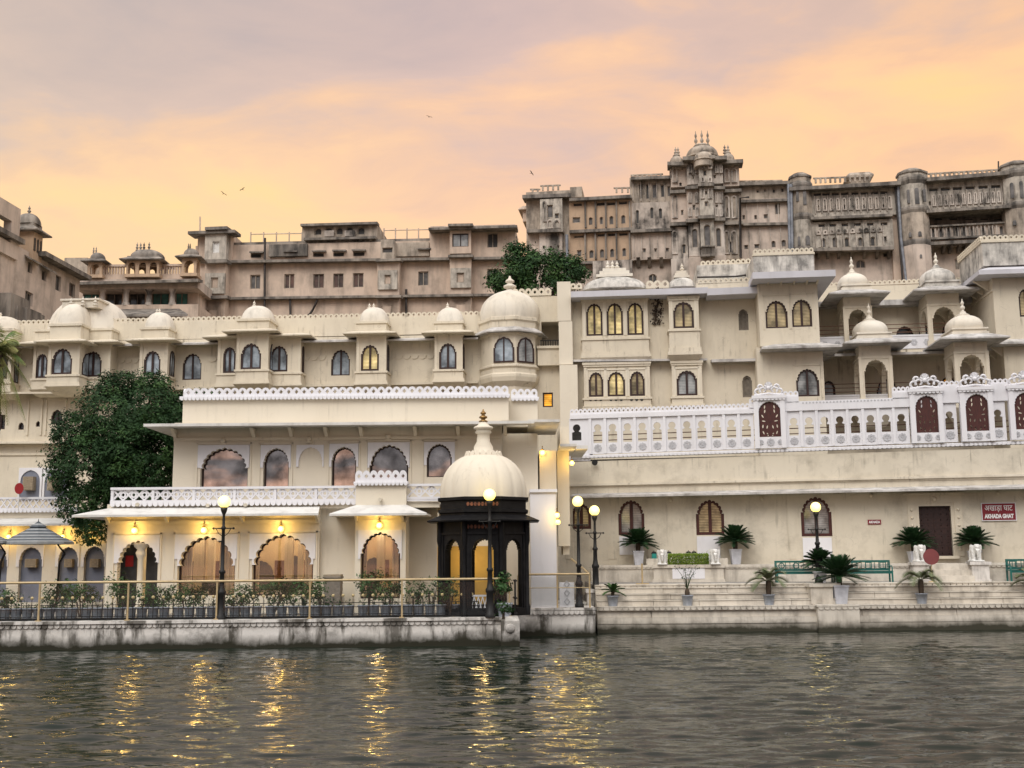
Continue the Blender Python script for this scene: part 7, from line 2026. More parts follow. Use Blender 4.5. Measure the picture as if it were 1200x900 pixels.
LV = ['leaf_dark', 'leaf_mid', 'leaf_olive']
tree('broad_tree', 'large dark green tree with a dense rounded crown beside the lakeside restaurant', 49.6, 140, .8,
     [(150, 496, 66, 62, 0), (118, 540, 60, 54, -.3), (165, 530, 50, 60, -.2), (175, 480, 42, 40, .2), (165, 560, 55, 55, .3), (105, 585, 38, 38, -.3), (200, 490, 40, 34, .6), (222, 463, 22, 9, 1.0), (243, 460, 14, 6, 1.2), (112, 618, 18, 24, -.4), (145, 455, 30, 20, 0), (88, 505, 26, 24, -.2), (178, 448, 20, 14, .2), (76, 545, 14, 20, -.2)],
     76000, .14, ['leaf_dark', 'leaf_dark', 'leaf_mid'], .3, 11, clump=.24, gap=.42)
tree('roof_tree', 'dark spreading tree rising behind the corner turret between the palaces', 66, 628, 10,
     [(628, 316, 36, 20, 0), (600, 322, 28, 16, 0), (655, 318, 32, 18, .3), (610, 300, 20, 12, 0), (606, 291, 12, 7, 0), (640, 302, 24, 12, .3), (680, 322, 10, 9, 0), (588, 332, 18, 12, 0), (579, 323, 8, 4, 0), (668, 308, 16, 11, .2), (630, 335, 50, 14, .3)],
     17000, .20, ['leaf_dark', 'leaf_mid', 'leaf_dark'], .3, 12, clump=.34, gap=.28)

def palm():
    pl = Plane(-16, 46.5, 0)
    t = thing('palm_tree', 'yellow green palm fronds hanging in at the left edge of the annex', 'palm', Matrix.Translation(pl.o + Vector((0, 0, ZQ))))
    rn = random.Random(2)
    zc = pl.z(-14, 412) - ZQ
    mb = MB(); mb.tube([(0, 0, 0), (.1, 0, zc * .5), (0, 0, zc)], [.24, .19, .17], 10)
    for k in range(16): mb.lathe(.05, 0, [(.2, zc * k / 16), (.225, zc * k / 16 + .06), (.2, zc * k / 16 + .12)], 10)
    mb.build('trunk', 'bark', t)
    tips = [(27, 452), (17, 398), (31, 428), (31, 494), (10, 384), (0, 378), (20, 480), (12, 500), (24, 412), (-40, 390), (-60, 420), (-66, 470), (-30, 480), (4, 492), (20, 407), (-10, 376)]
    for (x, y) in tips:
        u, z = pl.uz(x, y); e = Vector((u, rn.uniform(-1.0, .9), z - ZQ)); c = Vector((0, 0, zc))
        m = (c + e) / 2 + Vector((0, 0, .5))
        mb = MB(); pts = [c * (1 - q) ** 2 + m * 2 * q * (1 - q) + e * q * q for q in [i / 12 for i in range(13)]]
        mb.tube(pts, [.03 * (1 - i / 14) for i in range(13)], 5)
        for i in range(1, 36):
            q = i / 36; p = c * (1 - q) ** 2 + m * 2 * q * (1 - q) + e * q * q
            tg = ((m - c) * (1 - q) + (e - m) * q).normalized(); sd = tg.cross(Vector((0, 0, 1)))
            sd = sd.normalized() if sd.length > .05 else Vector((1, 0, 0))
            l = .72 * (math.sin(PI * min(1, q * .9 + .1)) ** .6)
            for s in (-1, 1):
                d = (sd * s * .75 + tg * .55 + Vector((0, 0, -.45 - rn.random() * .35))).normalized()
                w_ = tg * .022
                mb.add([p - w_, p + w_, p + d * l + w_ * .2], [(0, 1, 2)])
        mb.build('frond', 'palm_leaf', t, fix=False)
palm()

# ================================================================== quay: railing, fence, pots, lamps
def w_of(pl, x, y, d=0): return pl.w(x, y, d)
RAIL = thing('gold_railing', 'long gold painted railing with clear glass running along the quay edge', 'railing', QY.M)
zr = QY.z(300, 680, .15) - 0.02
r0, r1 = QY.u(-60, 680, .15), QY.u(598, 674, .15)
mb = MB(); mb.tube([(r0, .15, zr), (r1, .15, zr)], .042, 8); mb.build('handrail', 'gold_paint', RAIL)
px_posts = [-58, 46, 150, 254, 363, 471, 597]
for x in px_posts:
    u = QY.u(x, 705, .15); m = MB(); m.box(u - .028, u + .028, .12, .18, ZQ, zr - .03); m.box(u - .08, u + .08, .07, .23, ZQ, ZQ + .03); m.build('post', 'gold_paint', RAIL)
for a, b in zip(px_posts[:-1], px_posts[1:]):
    u0, u1 = QY.u(a, 705, .15) + .06, QY.u(b, 705, .15) - .06; m = MB(); m.box(u0, u1, .145, .155, ZQ + .08, zr - .1); m.build('glass_panel', 'clear_glass', RAIL)
RL2 = thing('gold_railing', 'short gold railing round the landing platform beside the kiosk lamp', 'railing', PF.M)
z2 = PF.z(650, 673, .2)
p0, p1 = PF.u(607, 690, .2), PF.u(691, 690, .2)
m = MB(); m.tube([(p0, .2, z2), (p1, .2, z2)], .04, 8); m.tube([(p0, .2, ZP + .75), (p1, .2, ZP + .75)], .018, 6); m.build('handrail', 'gold_paint', RL2)
m = MB(); m.tube([(p1, .2, z2), (p1 - .5, 3.4, z2 + .55)], .04, 8); m.build('handrail', 'gold_paint', RL2)
for x in (607, 653, 691): u = PF.u(x, 690, .2); m = MB(); m.box(u - .03, u + .03, .17, .23, ZP, z2 - .03); m.build('post', 'gold_paint', RL2)
m = MB(); m.box(p0 + .1, p1 - .1, .195, .205, ZP + .1, z2 - .1); m.build('glass_panel', 'clear_glass', RL2)
GATE = thing('side_gate', 'black metal gate leaf at the end of the quay beside the kiosk', 'gate', QY.M)
m = MB(); u = QY.u(603, 700, .6)
for k in range(4): m.box(u + .02 * k - .02, u + .02 * k + .02, .35 + .35 * k, .39 + .35 * k, ZQ + .05, zr - .05)
for z in (ZQ + .1, ZQ + .6, zr - .08): m.box(u - .03, u + .09, .3, 1.5, z - .02, z + .02)
m.build('leaf_frame', 'black_metal', GATE)

FEN = thing('garden_fence', 'low black fence with round gold finials in front of the flower pots', 'fence', QY.M)
f0, f1 = QY.u(-40, 705, .55), QY.u(560, 705, .55)
mb = MB()
n = int((f1 - f0) / .168)
for i in range(n):
    u = f0 + .168 * i; mb.box(u - .006, u + .006, .545, .557, ZQ + .06, ZQ + .62 + .05 * (i % 3 == 0))
for z in (ZQ + .12, ZQ + .36, ZQ + .50): mb.box(f0, f1, .54, .56, z - .012, z + .012)
mb.build('bars', 'black_metal', FEN)
mb = MB(); mb.box(f0, f1, .5, .6, ZQ, ZQ + .07); mb.build('kerb_rail', 'black_metal', FEN)
ball = None
for i in range(int((f1 - f0) / .335)):
    u = f0 + .17 + .335 * i
    if ball is None:
        m = MB(); m.sphere((0, 0, 0), .055, 10); m.box(-.008, .008, -.008, .008, -.7, 0, 1); ball = m.build('finial', ['brass_ball', 'black_metal'], FEN)
        b = ball
    else:
        b = ball.copy(); C.objects.link(b)
    b.location = (u, .55, ZQ + .74)
# flower pots: three kinds built once, then copied along the row
def sprig(mb, n, h, sp, rn, m=0, s=.085):
    for k in range(n):
        a = rn.uniform(0, 2 * PI); r = sp * rn.random(); t = Vector((r * math.cos(a), r * math.sin(a), h * rn.uniform(.55, 1.0)))
        mb.tube([(0, 0, .25), tuple(t * .5 + Vector((0, 0, .16))), tuple(t)], .006, 3, m)
        for j in range(6): leaf(mb, t * rn.uniform(.5, 1.0) + Vector((rn.gauss(0, .05), rn.gauss(0, .05), rn.gauss(0, .05) + .05)), s, rn, m)
protos = []
rn = random.Random(21)
POTL = 'small grey bucket pot in the long row behind the low black quay fence'
for k in range(3):
    t = thing('flower_pot', POTL, 'flower pot', None, 'flower pots along the quay')
    m = MB(); m.lathe(0, 0, [(.135, 0), (.150, .04), (.170, .30), (.185, .31), (.185, .35), (.165, .35), (.155, .30), (.12, .10)], 16); m.build('pot', 'pot_grey', t)
    m = MB(); m.lathe(0, 0, [(.155, .285), (.02, .30)], 12); m.build('soil', 'soil', t)
    m = MB(); sprig(m, (5, 8, 4)[k], (.50, .62, .72)[k], (.16, .2, .14)[k], rn); m.build('plant', ['leaf_mid', 'leaf_dark', 'leaf_olive'][k], t, fix=False)
    protos.append([t, False])
i = 0
x = -8.0
while x < 566:
    if not (253 < x < 266 and False):
        u = QY.u(x, 718, .9); M = QY.M @ Matrix.Translation((u, .95, ZQ + .05)) @ Matrix.Rotation(rn.uniform(0, 6), 4, 'Z')
        p = protos[rn.choice((0, 0, 1, 2)) if x > 10 else i % 3]
        if not p[1]: p[0].matrix_world = M; p[1] = True
        else: dup(p[0], M)
        i += 1
    x += 13.1 + (3.5 if i % 8 == 0 else 0)
for p in protos:
    if not p[1]: bpy.data.objects.remove(p[0])
mb = MB(); mb.box(f0, f1, .66, 1.25, ZQ, ZQ + .05); tag(mb.build('pot_shelf', 'black_metal'), 'long black tray that carries the row of grey flower pots', 'tray'); bpy.data.objects['pot_shelf'].matrix_world = QY.M

def shrub(label, x, ybot, Yd, w_, h, n, mats, seed, name='shrub', s=.11, pot=False):
    pl = Plane(x, Yd, 0); rn = random.Random(seed)
    base = ZQ
    t = thing(name, label, 'shrub', Matrix.Translation(pl.o + Vector((0, 0, base))))
    lob = [((rn.uniform(-.25, .25) * w_, rn.uniform(-.1, .1), h * rn.uniform(.55, .78)), (w_ * rn.uniform(.3, .45), w_ * .35, h * rn.uniform(.2, .3))) for _ in range(4)]
    m = MB(); leaf_cloud(m, lob, n, s, rn, len(mats), .16, 7, gap=.3); m.build('foliage', mats, t, fix=False)
    m = MB()
    for l in lob: m.tube([(rn.uniform(-.05, .05), 0, 0), (l[0][0] * .5, l[0][1] * .5, h * .35), l[0]], [.03, .022, .008], 5)
    m.build('stem', 'bark', t)
    if pot:
        m = MB(); m.lathe(0, 0, [(.2, 0), (.26, .4), (.28, .42), (.28, .46), (.23, .46)], 14); m.build('pot', 'pot_grey', t)
    return t
LM = ['leaf_mid', 'leaf_dark', 'leaf_olive']
for (lab, x, Yd, w_, h, n) in [
    ('leafy shrub behind the railing under the striped parasol', 62, 40.6, 1.5, 1.25, 900), ('bushy shrub behind the railing just right of the parasol', 98, 40.8, 1.5, 1.35, 1000),
    ('bright shrub behind the railing in front of the entrance arch', 142, 41.0, 1.1, 1.55, 700), ('low shrub between the entrance arch and the first lamp post', 183, 40.5, 1.3, 1.2, 800),
    ('dark hedge-like shrub in front of the first dining room arch', 222, 41.2, 1.6, 1.2, 1100), ('dark shrub just right of the left lamp post', 282, 40.6, 1.0, 1.2, 600),
    ('dark wide shrub in front of the second dining room arch', 322, 41.0, 2.0, 1.3, 1300), ('sparse leafy shrub left of the tall woven planter', 356, 40.3, .9, 1.35, 420), ('sparse shrub in front of the tall woven planter', 378, 40.2, .9, 1.35, 380),
    ('bright fern-like shrub below the single bay arch', 432, 40.9, 1.3, 1.6, 800), ('dark shrub right of the bay arch', 456, 40.5, 1.0, 1.3, 500), ('thin leafy shrub left of the black kiosk', 487, 39.9, .9, 1.35, 300),
    ('thin leafy shrub at the left corner of the black kiosk', 506, 39.7, .8, 1.35, 260), ('thin shrub in front of the black kiosk', 528, 39.3, .8, 1.45, 260), ('low leafy shrub far left behind the railing', 14, 40.5, 1.2, 1.0, 500)]:
    shrub(lab, x, 722, Yd, w_, h, n, LM, int(x))
shrub('broad leaved plant in a grey pot at the end of the quay railing', 591, 722, 38.9, .7, 1.6, 360, LM, 591, s=.16, pot=True)
shrub('leafy weeds hanging over the quay corner block', 589, 722, 37.5, .5, .5, 150, LM, 77, s=.13)

def box_thing(name, label, cat, parts, M, group=None):
    t = thing(name, label, cat, M, group)
    for nm, mat, fn in parts:
        m = MB(); fn(m); m.build(nm, mat, t)
    return t
pl = Plane(391, 42.0, 0)
def planter(m):
    for k in range(11):
        z = k * .115; m.box(-.30 - .006 * (k % 2), .30 + .006 * (k % 2), -.30, .30, z, z + .11)
    m.box(-.33, .33, -.33, .33, 1.265, 1.33)
box_thing('tall_planter', 'tall grey woven planter box against the restaurant wall', 'planter', [('body', 'jali_grey', planter), ('rim', 'unit_beige', lambda m: m.box(-.31, .31, -.31, .31, 1.33, 1.40))], Matrix.Translation(pl.o + Vector((0, 0, ZQ))))
pl = Plane(558, 39.2, 0)
def screen(m):
    m.X = Matrix.Translation((0, 0, ZQ))
    lattice(m, -.36, .36, 0, .08, .66, .14, .03, .03, circles=False)
    m.box(-.40, .40, -.01, .05, 0, .08); m.box(-.40, .40, -.01, .05, .66, .72); m.box(-.40, -.36, -.01, .05, .08, .66); m.box(.36, .40, -.01, .05, .08, .66)
box_thing('lattice_screen', 'small white lattice screen in front of the black kiosk', 'screen', [('panel', 'white', screen)], Matrix.Translation(pl.o))

# lamp posts
def lamp_post(label, M, H, arms=True):
    t = thing('lamp_post', label, 'lamp post', M, 'black globe lamp posts')
    r = .205
    m = MB(); zt = H - 2 * r
    m.lathe(0, 0, [(.17, 0), (.17, .12), (.13, .16), (.12, .80), (.15, .84), (.15, .92), (.11, .98), (.085, 1.15), (.078, 1.5), (.11, 1.54), (.11, 1.60), (.07, 1.64), (.055, zt - .75), (.08, zt - .72), (.08, zt - .67), (.05, zt - .62), (.045, zt - .25), (.10, zt - .12), (.12, zt - .02), (.07, zt + .02)], 14)
    m.build('post', 'black_metal', t)
    if arms:
        m = MB(); m.tube([(-.33, 0, zt - .70), (.33, 0, zt - .70)], .022, 6)
        for s in (-1, 1):
            m.sphere((s * .34, 0, zt - .70), .04, 8); m.tube([(s * .05, 0, zt - .95), (s * .17, 0, zt - .86), (s * .24, 0, zt - .72)], .014, 5)
        m.build('cross_arm', 'black_metal', t)
    m = MB(); m.sphere((0, 0, zt + r - .01), r, 20); m.build('globe', 'globe', t)
    l = globe_lamp_light(M @ Vector((0, -.5, zt + r)), 10, (1.0, .75, .3), .2, 'post_glow')
    return t
def lamp_at(label, x, y_top, Y, zb):
    pl = Plane(x, Y, 0); H = pl.z(x, y_top) - zb
    return lamp_post(label, Matrix.Translation(pl.o + Vector((0, 0, zb))), H)
lamp_at('black globe lamp post on the quay in front of the left restaurant arches', 261, 580.5, 38.6, ZQ)
lamp_at('black globe lamp post standing in front of the domed black kiosk', 574, 572.5, 38.6, ZQ)
lamp_at('black globe lamp post on the landing platform, the taller of the close pair', 678, 581, 43.6, ZP)
lamp_at('smaller black globe lamp post at the foot of the ghat steps, right of the pair', 697.5, 592, 45.9, Z2 - .15)
lamp_at('black globe lamp post behind the cycads on the ghat terrace', 958.5, 588, 46.4, Z2)
pl = Plane(697.5, 45.9, 0)
mb = MB(); mb.X = Matrix.Translation(pl.o); mb.box(-.36, .36, -.36, .36, ZP - .5, Z2 - .3); mb.box(-.42, .42, -.42, .42, Z2 - .3, Z2 - .152); tag(mb.build('lamp_plinth', 'quay_stone'), 'square stained stone plinth under the smaller lamp post', 'plinth')

# parasols
def parasol(label, xa, ya, Y, hw, ybot):
    pl = Plane(xa, Y, 0); t = thing('parasol', label, 'parasol', Matrix.Translation(pl.o + Vector((0, 0, ZQ))), 'striped parasols on the terrace')
    za, zb = pl.z(xa, ya) - ZQ, pl.z(xa, ybot) - ZQ; r = hw * Y / F
    m = MB(); n = 8; K = 10
    def ringp(f, z): return [(r * f * math.cos(2 * PI * i / n + PI / 8), r * f * math.sin(2 * PI * i / n + PI / 8), z) for i in range(n)]
    for k in range(K):
        f0_, f1_ = .18 + .82 * k / K, .18 + .82 * (k + 1) / K
        z0_, z1_ = zb + (za - .15 - zb) * max(0, 1 - (f0_ - .18) / .82) ** 1.12, zb + (za - .15 - zb) * max(0, 1 - (f1_ - .18) / .82) ** 1.12
        m.loft([ringp(f0_, z0_), ringp(f1_, z1_)], k % 2, False, False, False)
    m.loft([ringp(1.0, zb), ringp(1.0, zb - .10)], 1, False, False, False)
    for k in range(3):
        f0_, f1_ = .02 + .24 * k / 3, .02 + .24 * (k + 1) / 3
        m.loft([ringp(f0_, za + .06 - .22 * k / 3), ringp(f1_, za + .06 - .22 * (k + 1) / 3)], k % 2, False, False, False)
    m.build('canopy', ['stripe_dark', 'stripe_light'], t, fix=False)
    m = MB()
    for i in range(n): m.tube([(0, 0, za - .18), (r * .98 * math.cos(2 * PI * i / n + PI / 8), r * .98 * math.sin(2 * PI * i / n + PI / 8), zb - .02)], .012, 4)
    m.build('rib', 'black_metal', t)
    m = MB(); m.tube([(r * .3, .1, za - .35), (r * .62, .2, zb - .25), (r * .75, .25, zb - .45)], .035, 6); m.tube([(r * .75, .25, zb - .45), (r * .60, .25, zb - .8), (r * .55, .25, 0)], .045, 8); m.lathe(r * .55, .25, [(.32, 0), (.32, .06), (.08, .1)], 14); m.build('cantilever_pole', 'black_metal', t)
    m = MB(); m.tube([(0, 0, za), (0, 0, za + .16)], [.03, .008], 6); m.build('tip', 'black_metal', t)
parasol('grey striped parasol with a vented top beside the annex arches', 43, 613, 44.8, 40, 635)
parasol('second grey striped parasol cut by the left edge of the view', -20, 618, 44.0, 30, 634)

# ================================================================== ghat objects
def cycad(label, x, ybase, Y, zb, potw, poth, spread, n, seed, rise=1.0, mat='cycad_leaf', trunk=.34, potm='pot_white', name='cycad', arch_=.4, leafl=.23, group=None):
    rn = random.Random(seed); pl = Plane(x, Y, 0)
    t = thing(name, label, 'potted plant', Matrix.Translation(pl.o + Vector((0, 0, zb))), group)
    r = potw / 2
    m = MB(); m.lathe(0, 0, [(r * .72, 0), (r * .74, .03), (r * .97, poth * .9), (r * 1.06, poth * .905), (r * 1.06, poth), (r * .92, poth), (r * .9, poth * .85)], 4 if potw > .6 else 18, 0, potw <= .6, rot=PI / 4); m.build('pot', potm, t)
    m = MB(); m.lathe(0, 0, [(r * .9, poth * .86), (r * .1, poth * .9)], 4 if potw > .6 else 18, rot=PI / 4); m.build('soil', 'soil', t)
    m = MB(); tr = min(.11, trunk * .42); m.lathe(0, 0, [(tr * .85, poth * .85), (tr, poth + trunk * .5), (tr * .9, poth + trunk), (.03, poth + trunk + .05)], 10); m.build('trunk', 'bark', t)
    m = MB(); c = Vector((0, 0, poth + trunk))
    for k in range(n):
        a = 2 * PI * k * .381966 + rn.uniform(-.2, .2); lev = k / n
        el = (1 - lev) * 1.35 * rise + lev * (-.22) + rn.uniform(-.1, .1)
        L_ = spread * rn.uniform(.85, 1.08) * (1 - .22 * (1 - lev))
        d = Vector((math.cos(a) * math.cos(el), math.sin(a) * math.cos(el), math.sin(el)))
        e = c + d * L_ + Vector((0, 0, -L_ * .22 * arch_)); mid = c + d * L_ * .55 + Vector((0, 0, L_ * .16 * arch_))
        P = lambda q: c * (1 - q) ** 2 + mid * 2 * q * (1 - q) + e * q * q
        m.tube([P(i / 6) for i in range(7)], [.012 - .0015 * i for i in range(7)], 4)
        N = 22
        for i in range(3, N + 1):
            q = i / N; p = P(q); tg = (P(min(1, q + .02)) - P(q - .02)).normalized(); sd = tg.cross(Vector((0, 0, 1)))
            sd = sd.normalized() if sd.length > .05 else Vector((1, 0, 0)); up = sd.cross(tg)
            l = leafl * math.sin(PI * min(1.0, .12 + q * .83)) ** .5
            for s in (-1, 1):
                dd = (sd * s * .8 + tg * .5 + up * .28).normalized(); w_ = tg * .024
                m.add([p - w_, p + w_, p + dd * l], [(0, 1, 2)])
    m.build('fronds', mat, t, fix=False)
    return t
def wall_depth(x, d): return GP.w(x, 660, d).y
cycad('big dark cycad in a white tub under the leftmost full ghat window', 748, 661, wall_depth(748, -.75), ZL, .66, .62, .92, 69, 1)
cycad('big dark cycad in a white tub just right of the hedge box', 862, 661, wall_depth(862, -.75), ZL, .66, .66, .98, 72, 2)
cycad('big dark cycad in a grey white tub left of the studded door', 1071, 661, wall_depth(1071, -.6), ZL, .62, .5, .95, 72, 3)
cycad('big dark cycad in a grey white tub under the red sign', 1142, 661, wall_depth(1142, -.6), ZL, .62, .5, .95, 72, 4)
cycad('dark cycad rising behind the bench at the terrace lamp', 960, 680, 46.5, Z2, .55, .45, .80, 60, 5)
cycad('large dark cycad in a white tub on the step buttress in front of the benches', 982, 709, 44.9, Z1 + .02, .80, .72, 1.15, 75, 6)
cycad('small arching palm in a grey pot below the hedge box and bench', 899, 708, 44.8, Z1 + .004, .46, .40, .95, 13, 7, .85, 'palm_pale', .5, 'pot_grey', 'potted_palm', 1.3, .34)
cycad('small arching palm in a grey pot below the door steps', 1077, 706, 44.8, Z1 + .004, .46, .40, 1.0, 12, 8, .6, 'palm_pale', .5, 'pot_grey', 'potted_palm', 1.6, .34)
cycad('small young cycad in a grey pot at the left end of the lower step', 717, 708, 44.8, Z1 + .004, .46, .40, .55, 14, 9, .9, 'leaf_mid', .15, 'pot_grey', 'potted_palm', .6, .16)
cycad('small palm in a grey pot cut by the right edge of the view', 1206, 708, 44.8, Z1 + .004, .46, .40, .9, 12, 10, .8, 'palm_pale', .4, 'pot_grey', 'potted_palm', 1.2, .3)
pl = Plane(804, 44.8, 0); rn = random.Random(31)
t = thing('potted_twigs', 'grey pot with thin nearly bare twigs in front of the white carved panel', 'potted plant', Matrix.Translation(pl.o + Vector((0, 0, Z1 + .004))))
m = MB(); m.lathe(0, 0, [(.17, 0), (.22, .36), (.24, .37), (.24, .40), (.2, .4), (.19, .33)], 16); m.build('pot', 'pot_grey', t)
m = MB(); m.lathe(0, 0, [(.2, .34), (.02, .35)], 12); m.lathe(0, 0, [(.09, .33), (.10, .5), (.07, .62), (.02, .65)], 8); m.build('stump', 'bark', t)
m = MB()
for k in range(9):
    a = rn.uniform(0, 6.28); e = Vector((.6 * math.cos(a) * rn.uniform(.4, 1), .4 * math.sin(a), rn.uniform(1.05, 1.5)))
    m.tube([(0, 0, .6), tuple(e * .5 + Vector((0, 0, .45))), tuple(e)], [.012, .010, .006], 4)
    for j in range(5): leaf(m, e + Vector((rn.gauss(0, .07), rn.gauss(0, .07), rn.gauss(0, .06))), .09, rn)
m.build('twigs', 'leaf_olive', t, fix=False)

# benches
def bench(label, x, Y, zb, wd, pat):
    pl = Plane(x, Y, -4); t = thing('park_bench', label, 'bench', pl.M @ Matrix.Translation((0, 0, zb)), 'green benches on the ghat terrace')
    h = wd / 2
    m = MB()
    for k in range(5): m.box(-h, h, -.42 + .085 * k, -.355 + .085 * k, .42, .45)
    m.box(-h + .02, h - .02, -.40, -.37, .34, .42)
    m.build('seat', 'bench_green', t)
    m = MB()
    for z in (.50, .84): m.box(-h + .02, h - .02, .035, .075, z - .04, z + .04)
    m.box(-h + .02, h - .02, .04, .07, .67, .69)
    n = int(wd / .17)
    for k in range(n):
        u = -h + .1 + (wd - .2) * k / (n - 1); m.box(u - .012, u + .012, .045, .065, .52, .82)
    for k in range(4):
        u = -h + wd * (k + .5) / 4; r = .13
        if pat:
            m.plate([(u + r * math.cos(j * PI / 8), .67 + r * math.sin(j * PI / 8)) for j in range(16)], [[(u + (r - .035) * math.cos(j * PI / 8), .67 + (r - .035) * math.sin(j * PI / 8)) for j in range(16)]], .03, .08)
        else:
            m.plate([(u - r, .54), (u + r, .54), (u + r, .80), (u - r, .80)], [[(u - r + .03, .57), (u + r - .03, .57), (u + r - .03, .77), (u - r + .03, .77)]], .03, .08)
    m.build('backrest', 'bench_green', t)
    for s in (-1, 1):
        for y in (-.40, .05):
            k = MB(); k.box(s * (h - .04) - .03, s * (h - .04) + .03, y - .03, y + .03, 0, .42 if y < 0 else .88); k.build('leg', 'bench_green', t)
        k = MB(); k.tube([(s * (h - .04), .05, .64), (s * (h - .04), -.38, .64), (s * (h - .04), -.43, .60), (s * (h - .04), -.40, .42)], .025, 6); k.build('armrest', 'bench_green', t)
    return t
bench('green bench with round motifs left of the terrace lamp post', 941, 47.2, Z2, 2.35, True)
bench('green bench with square motifs between the big cycad and the door pedestal', 1009, 46.9, Z2, 2.3, False)
bench('green bench cut by the right edge of the view below the red sign', 1212, 46.6, Z2, 2.3, False)

# carved stone elephants (one continuous body each)
def elephant_mesh():
    m = MB()
    m.sphere((0, .18, .42), .20, 16, sz=1.0); m.sphere((0, .02, .44), .205, 16, sz=1.02); m.sphere((0, -.12, .46), .18, 16)
    m.sphere((0, -.27, .56), .135, 16, sz=1.1); m.sphere((-.05, -.30, .64), .075, 12); m.sphere((.05, -.30, .64), .075, 12)
    for s in (-1, 1):
        m.tube([(s * .115, -.14, .40), (s * .125, -.16, .2), (s * .125, -.16, 0)], [.095, .078, .088], 12); m.tube([(s * .115, .2, .40), (s * .125, .22, .2), (s * .125, .22, 0)], [.10, .08, .088], 12)
        m.loft([[(s * .10, -.24, .66), (s * .12, -.20, .66), (s * .12, -.20, .44), (s * .10, -.24, .44)], [(s * .21, -.18, .70), (s * .215, -.15, .70), (s * .20, -.15, .38), (s * .195, -.18, .38)], [(s * .27, -.13, .62), (s * .275, -.11, .62), (s * .25, -.11, .44), (s * .245, -.13, .44)]])
        m.tube([(s * .06, -.37, .50), (s * .08, -.45, .44), (s * .085, -.52, .45)], [.022, .018, .010], 8)
    m.tube([(0, -.36, .56), (0, -.43, .44), (0, -.44, .28), (0, -.42, .14), (0, -.46, .07)], [.085, .068, .052, .042, .034], 12)
    m.tube([(0, .38, .46), (0, .42, .30), (0, .41, .18)], [.022, .016, .02], 6)
    m.box(-.24, .24, -.50, .36, -.05, .02)
    o = m.build('elephant_statue', 'marble')
    r = o.modifiers.new('r', 'REMESH'); r.mode = 'VOXEL'; r.voxel_size = .018
    s = o.modifiers.new('s', 'SMOOTH'); s.iterations = 3; s.factor = .5
    dg = bpy.context.evaluated_depsgraph_get(); me = bpy.data.meshes.new_from_object(o.evaluated_get(dg))
    bpy.data.objects.remove(o)
    me.polygons.foreach_set('use_smooth', [True] * len(me.polygons))
    return me
EL = elephant_mesh()
for lab, x, d, z, s in (('white stone elephant on the pedestal left of the door steps', 1078, -1.95, ZL + .06, .94), ('white stone elephant on the pedestal right of the door steps', 1143.5, -1.95, ZL + .06, .94),
                        ('carved stone elephant at the left end of the clipped hedge', 776, -1.75, ZL + .015, .86), ('carved stone elephant at the right end of the clipped hedge', 838, -1.75, ZL + .015, .86)):
    o = bpy.data.objects.new('elephant_statue', EL); C.objects.link(o); tag(o, lab, 'statue', 'stone elephants on the ghat')
    o.matrix_world = Matrix.Translation(GP.w(x, 660, d) * Vector((1, 1, 0)) + Vector((0, 0, z + .05 * s))) @ Matrix.Rotation(R(-6), 4, 'Z') @ Matrix.Scale(s, 4)
if True:
    H = thing('clipped_hedge', 'bright green box clipped hedge between the two carved elephants', 'hedge', GP.M)
    a, b = GP.u(783.5, 655, -1.7), GP.u(829.5, 655, -1.7); rn = random.Random(6); m = MB(); z0, z1 = ZL + .02, ZL + .44
    for k in range(5200):
        f = rn.random()
        if f < .45: p = Vector((rn.uniform(a, b), -1.92 + rn.gauss(0, .02), rn.uniform(z0, z1)))
        elif f < .8: p = Vector((rn.uniform(a, b), rn.uniform(-1.92, -1.5), z1 + rn.gauss(0, .02)))
        elif f < .95: p = Vector((rn.choice((a, b)) + rn.gauss(0, .015), rn.uniform(-1.92, -1.5), rn.uniform(z0, z1)))
        else: p = Vector((rn.uniform(a, b), rn.uniform(-1.9, -1.5), rn.uniform(z0, z1)))
        leaf(m, p, .07, rn, int(rn.random() * 1.08), Vector((0, -.6, .8)))
    m.build('foliage', ['hedge_leaf', 'leaf_mid'], H, fix=False)
    m = MB(); m.box(a + .04, b - .04, -1.88, -1.54, ZL, ZL + .08); m.build('trough', 'soil', H)
# round fretwork ornament, lanterns, handrail post
def fret(m):
    r = .30
    m.plate([(r * math.cos(j * PI / 12), .42 + r * math.sin(j * PI / 12)) for j in range(24)], [[((r - .05) * math.cos(j * PI / 12), .42 + (r - .05) * math.sin(j * PI / 12)) for j in range(24)]], -.02, .02)
    for q in range(12): t = PI / 6 * q; m.tube([(.06 * math.cos(t), 0, .42 + .06 * math.sin(t)), (.27 * math.cos(t), 0, .42 + .27 * math.sin(t))], .014, 4)
    m.sphere((0, 0, .42), .07, 10); m.lathe(0, 0, [(.16, 0), (.14, .06), (.05, .10), (.05, .14)], 12)
box_thing('fretwork_disc', 'round pale fretwork ornament standing behind the right hedge elephant', 'ornament', [('disc', 'marble', fret)], Matrix.Translation(GP.w(834, 655, -1.2) * Vector((1, 1, 0)) + Vector((0, 0, ZL))) @ Matrix.Scale(.95, 4))
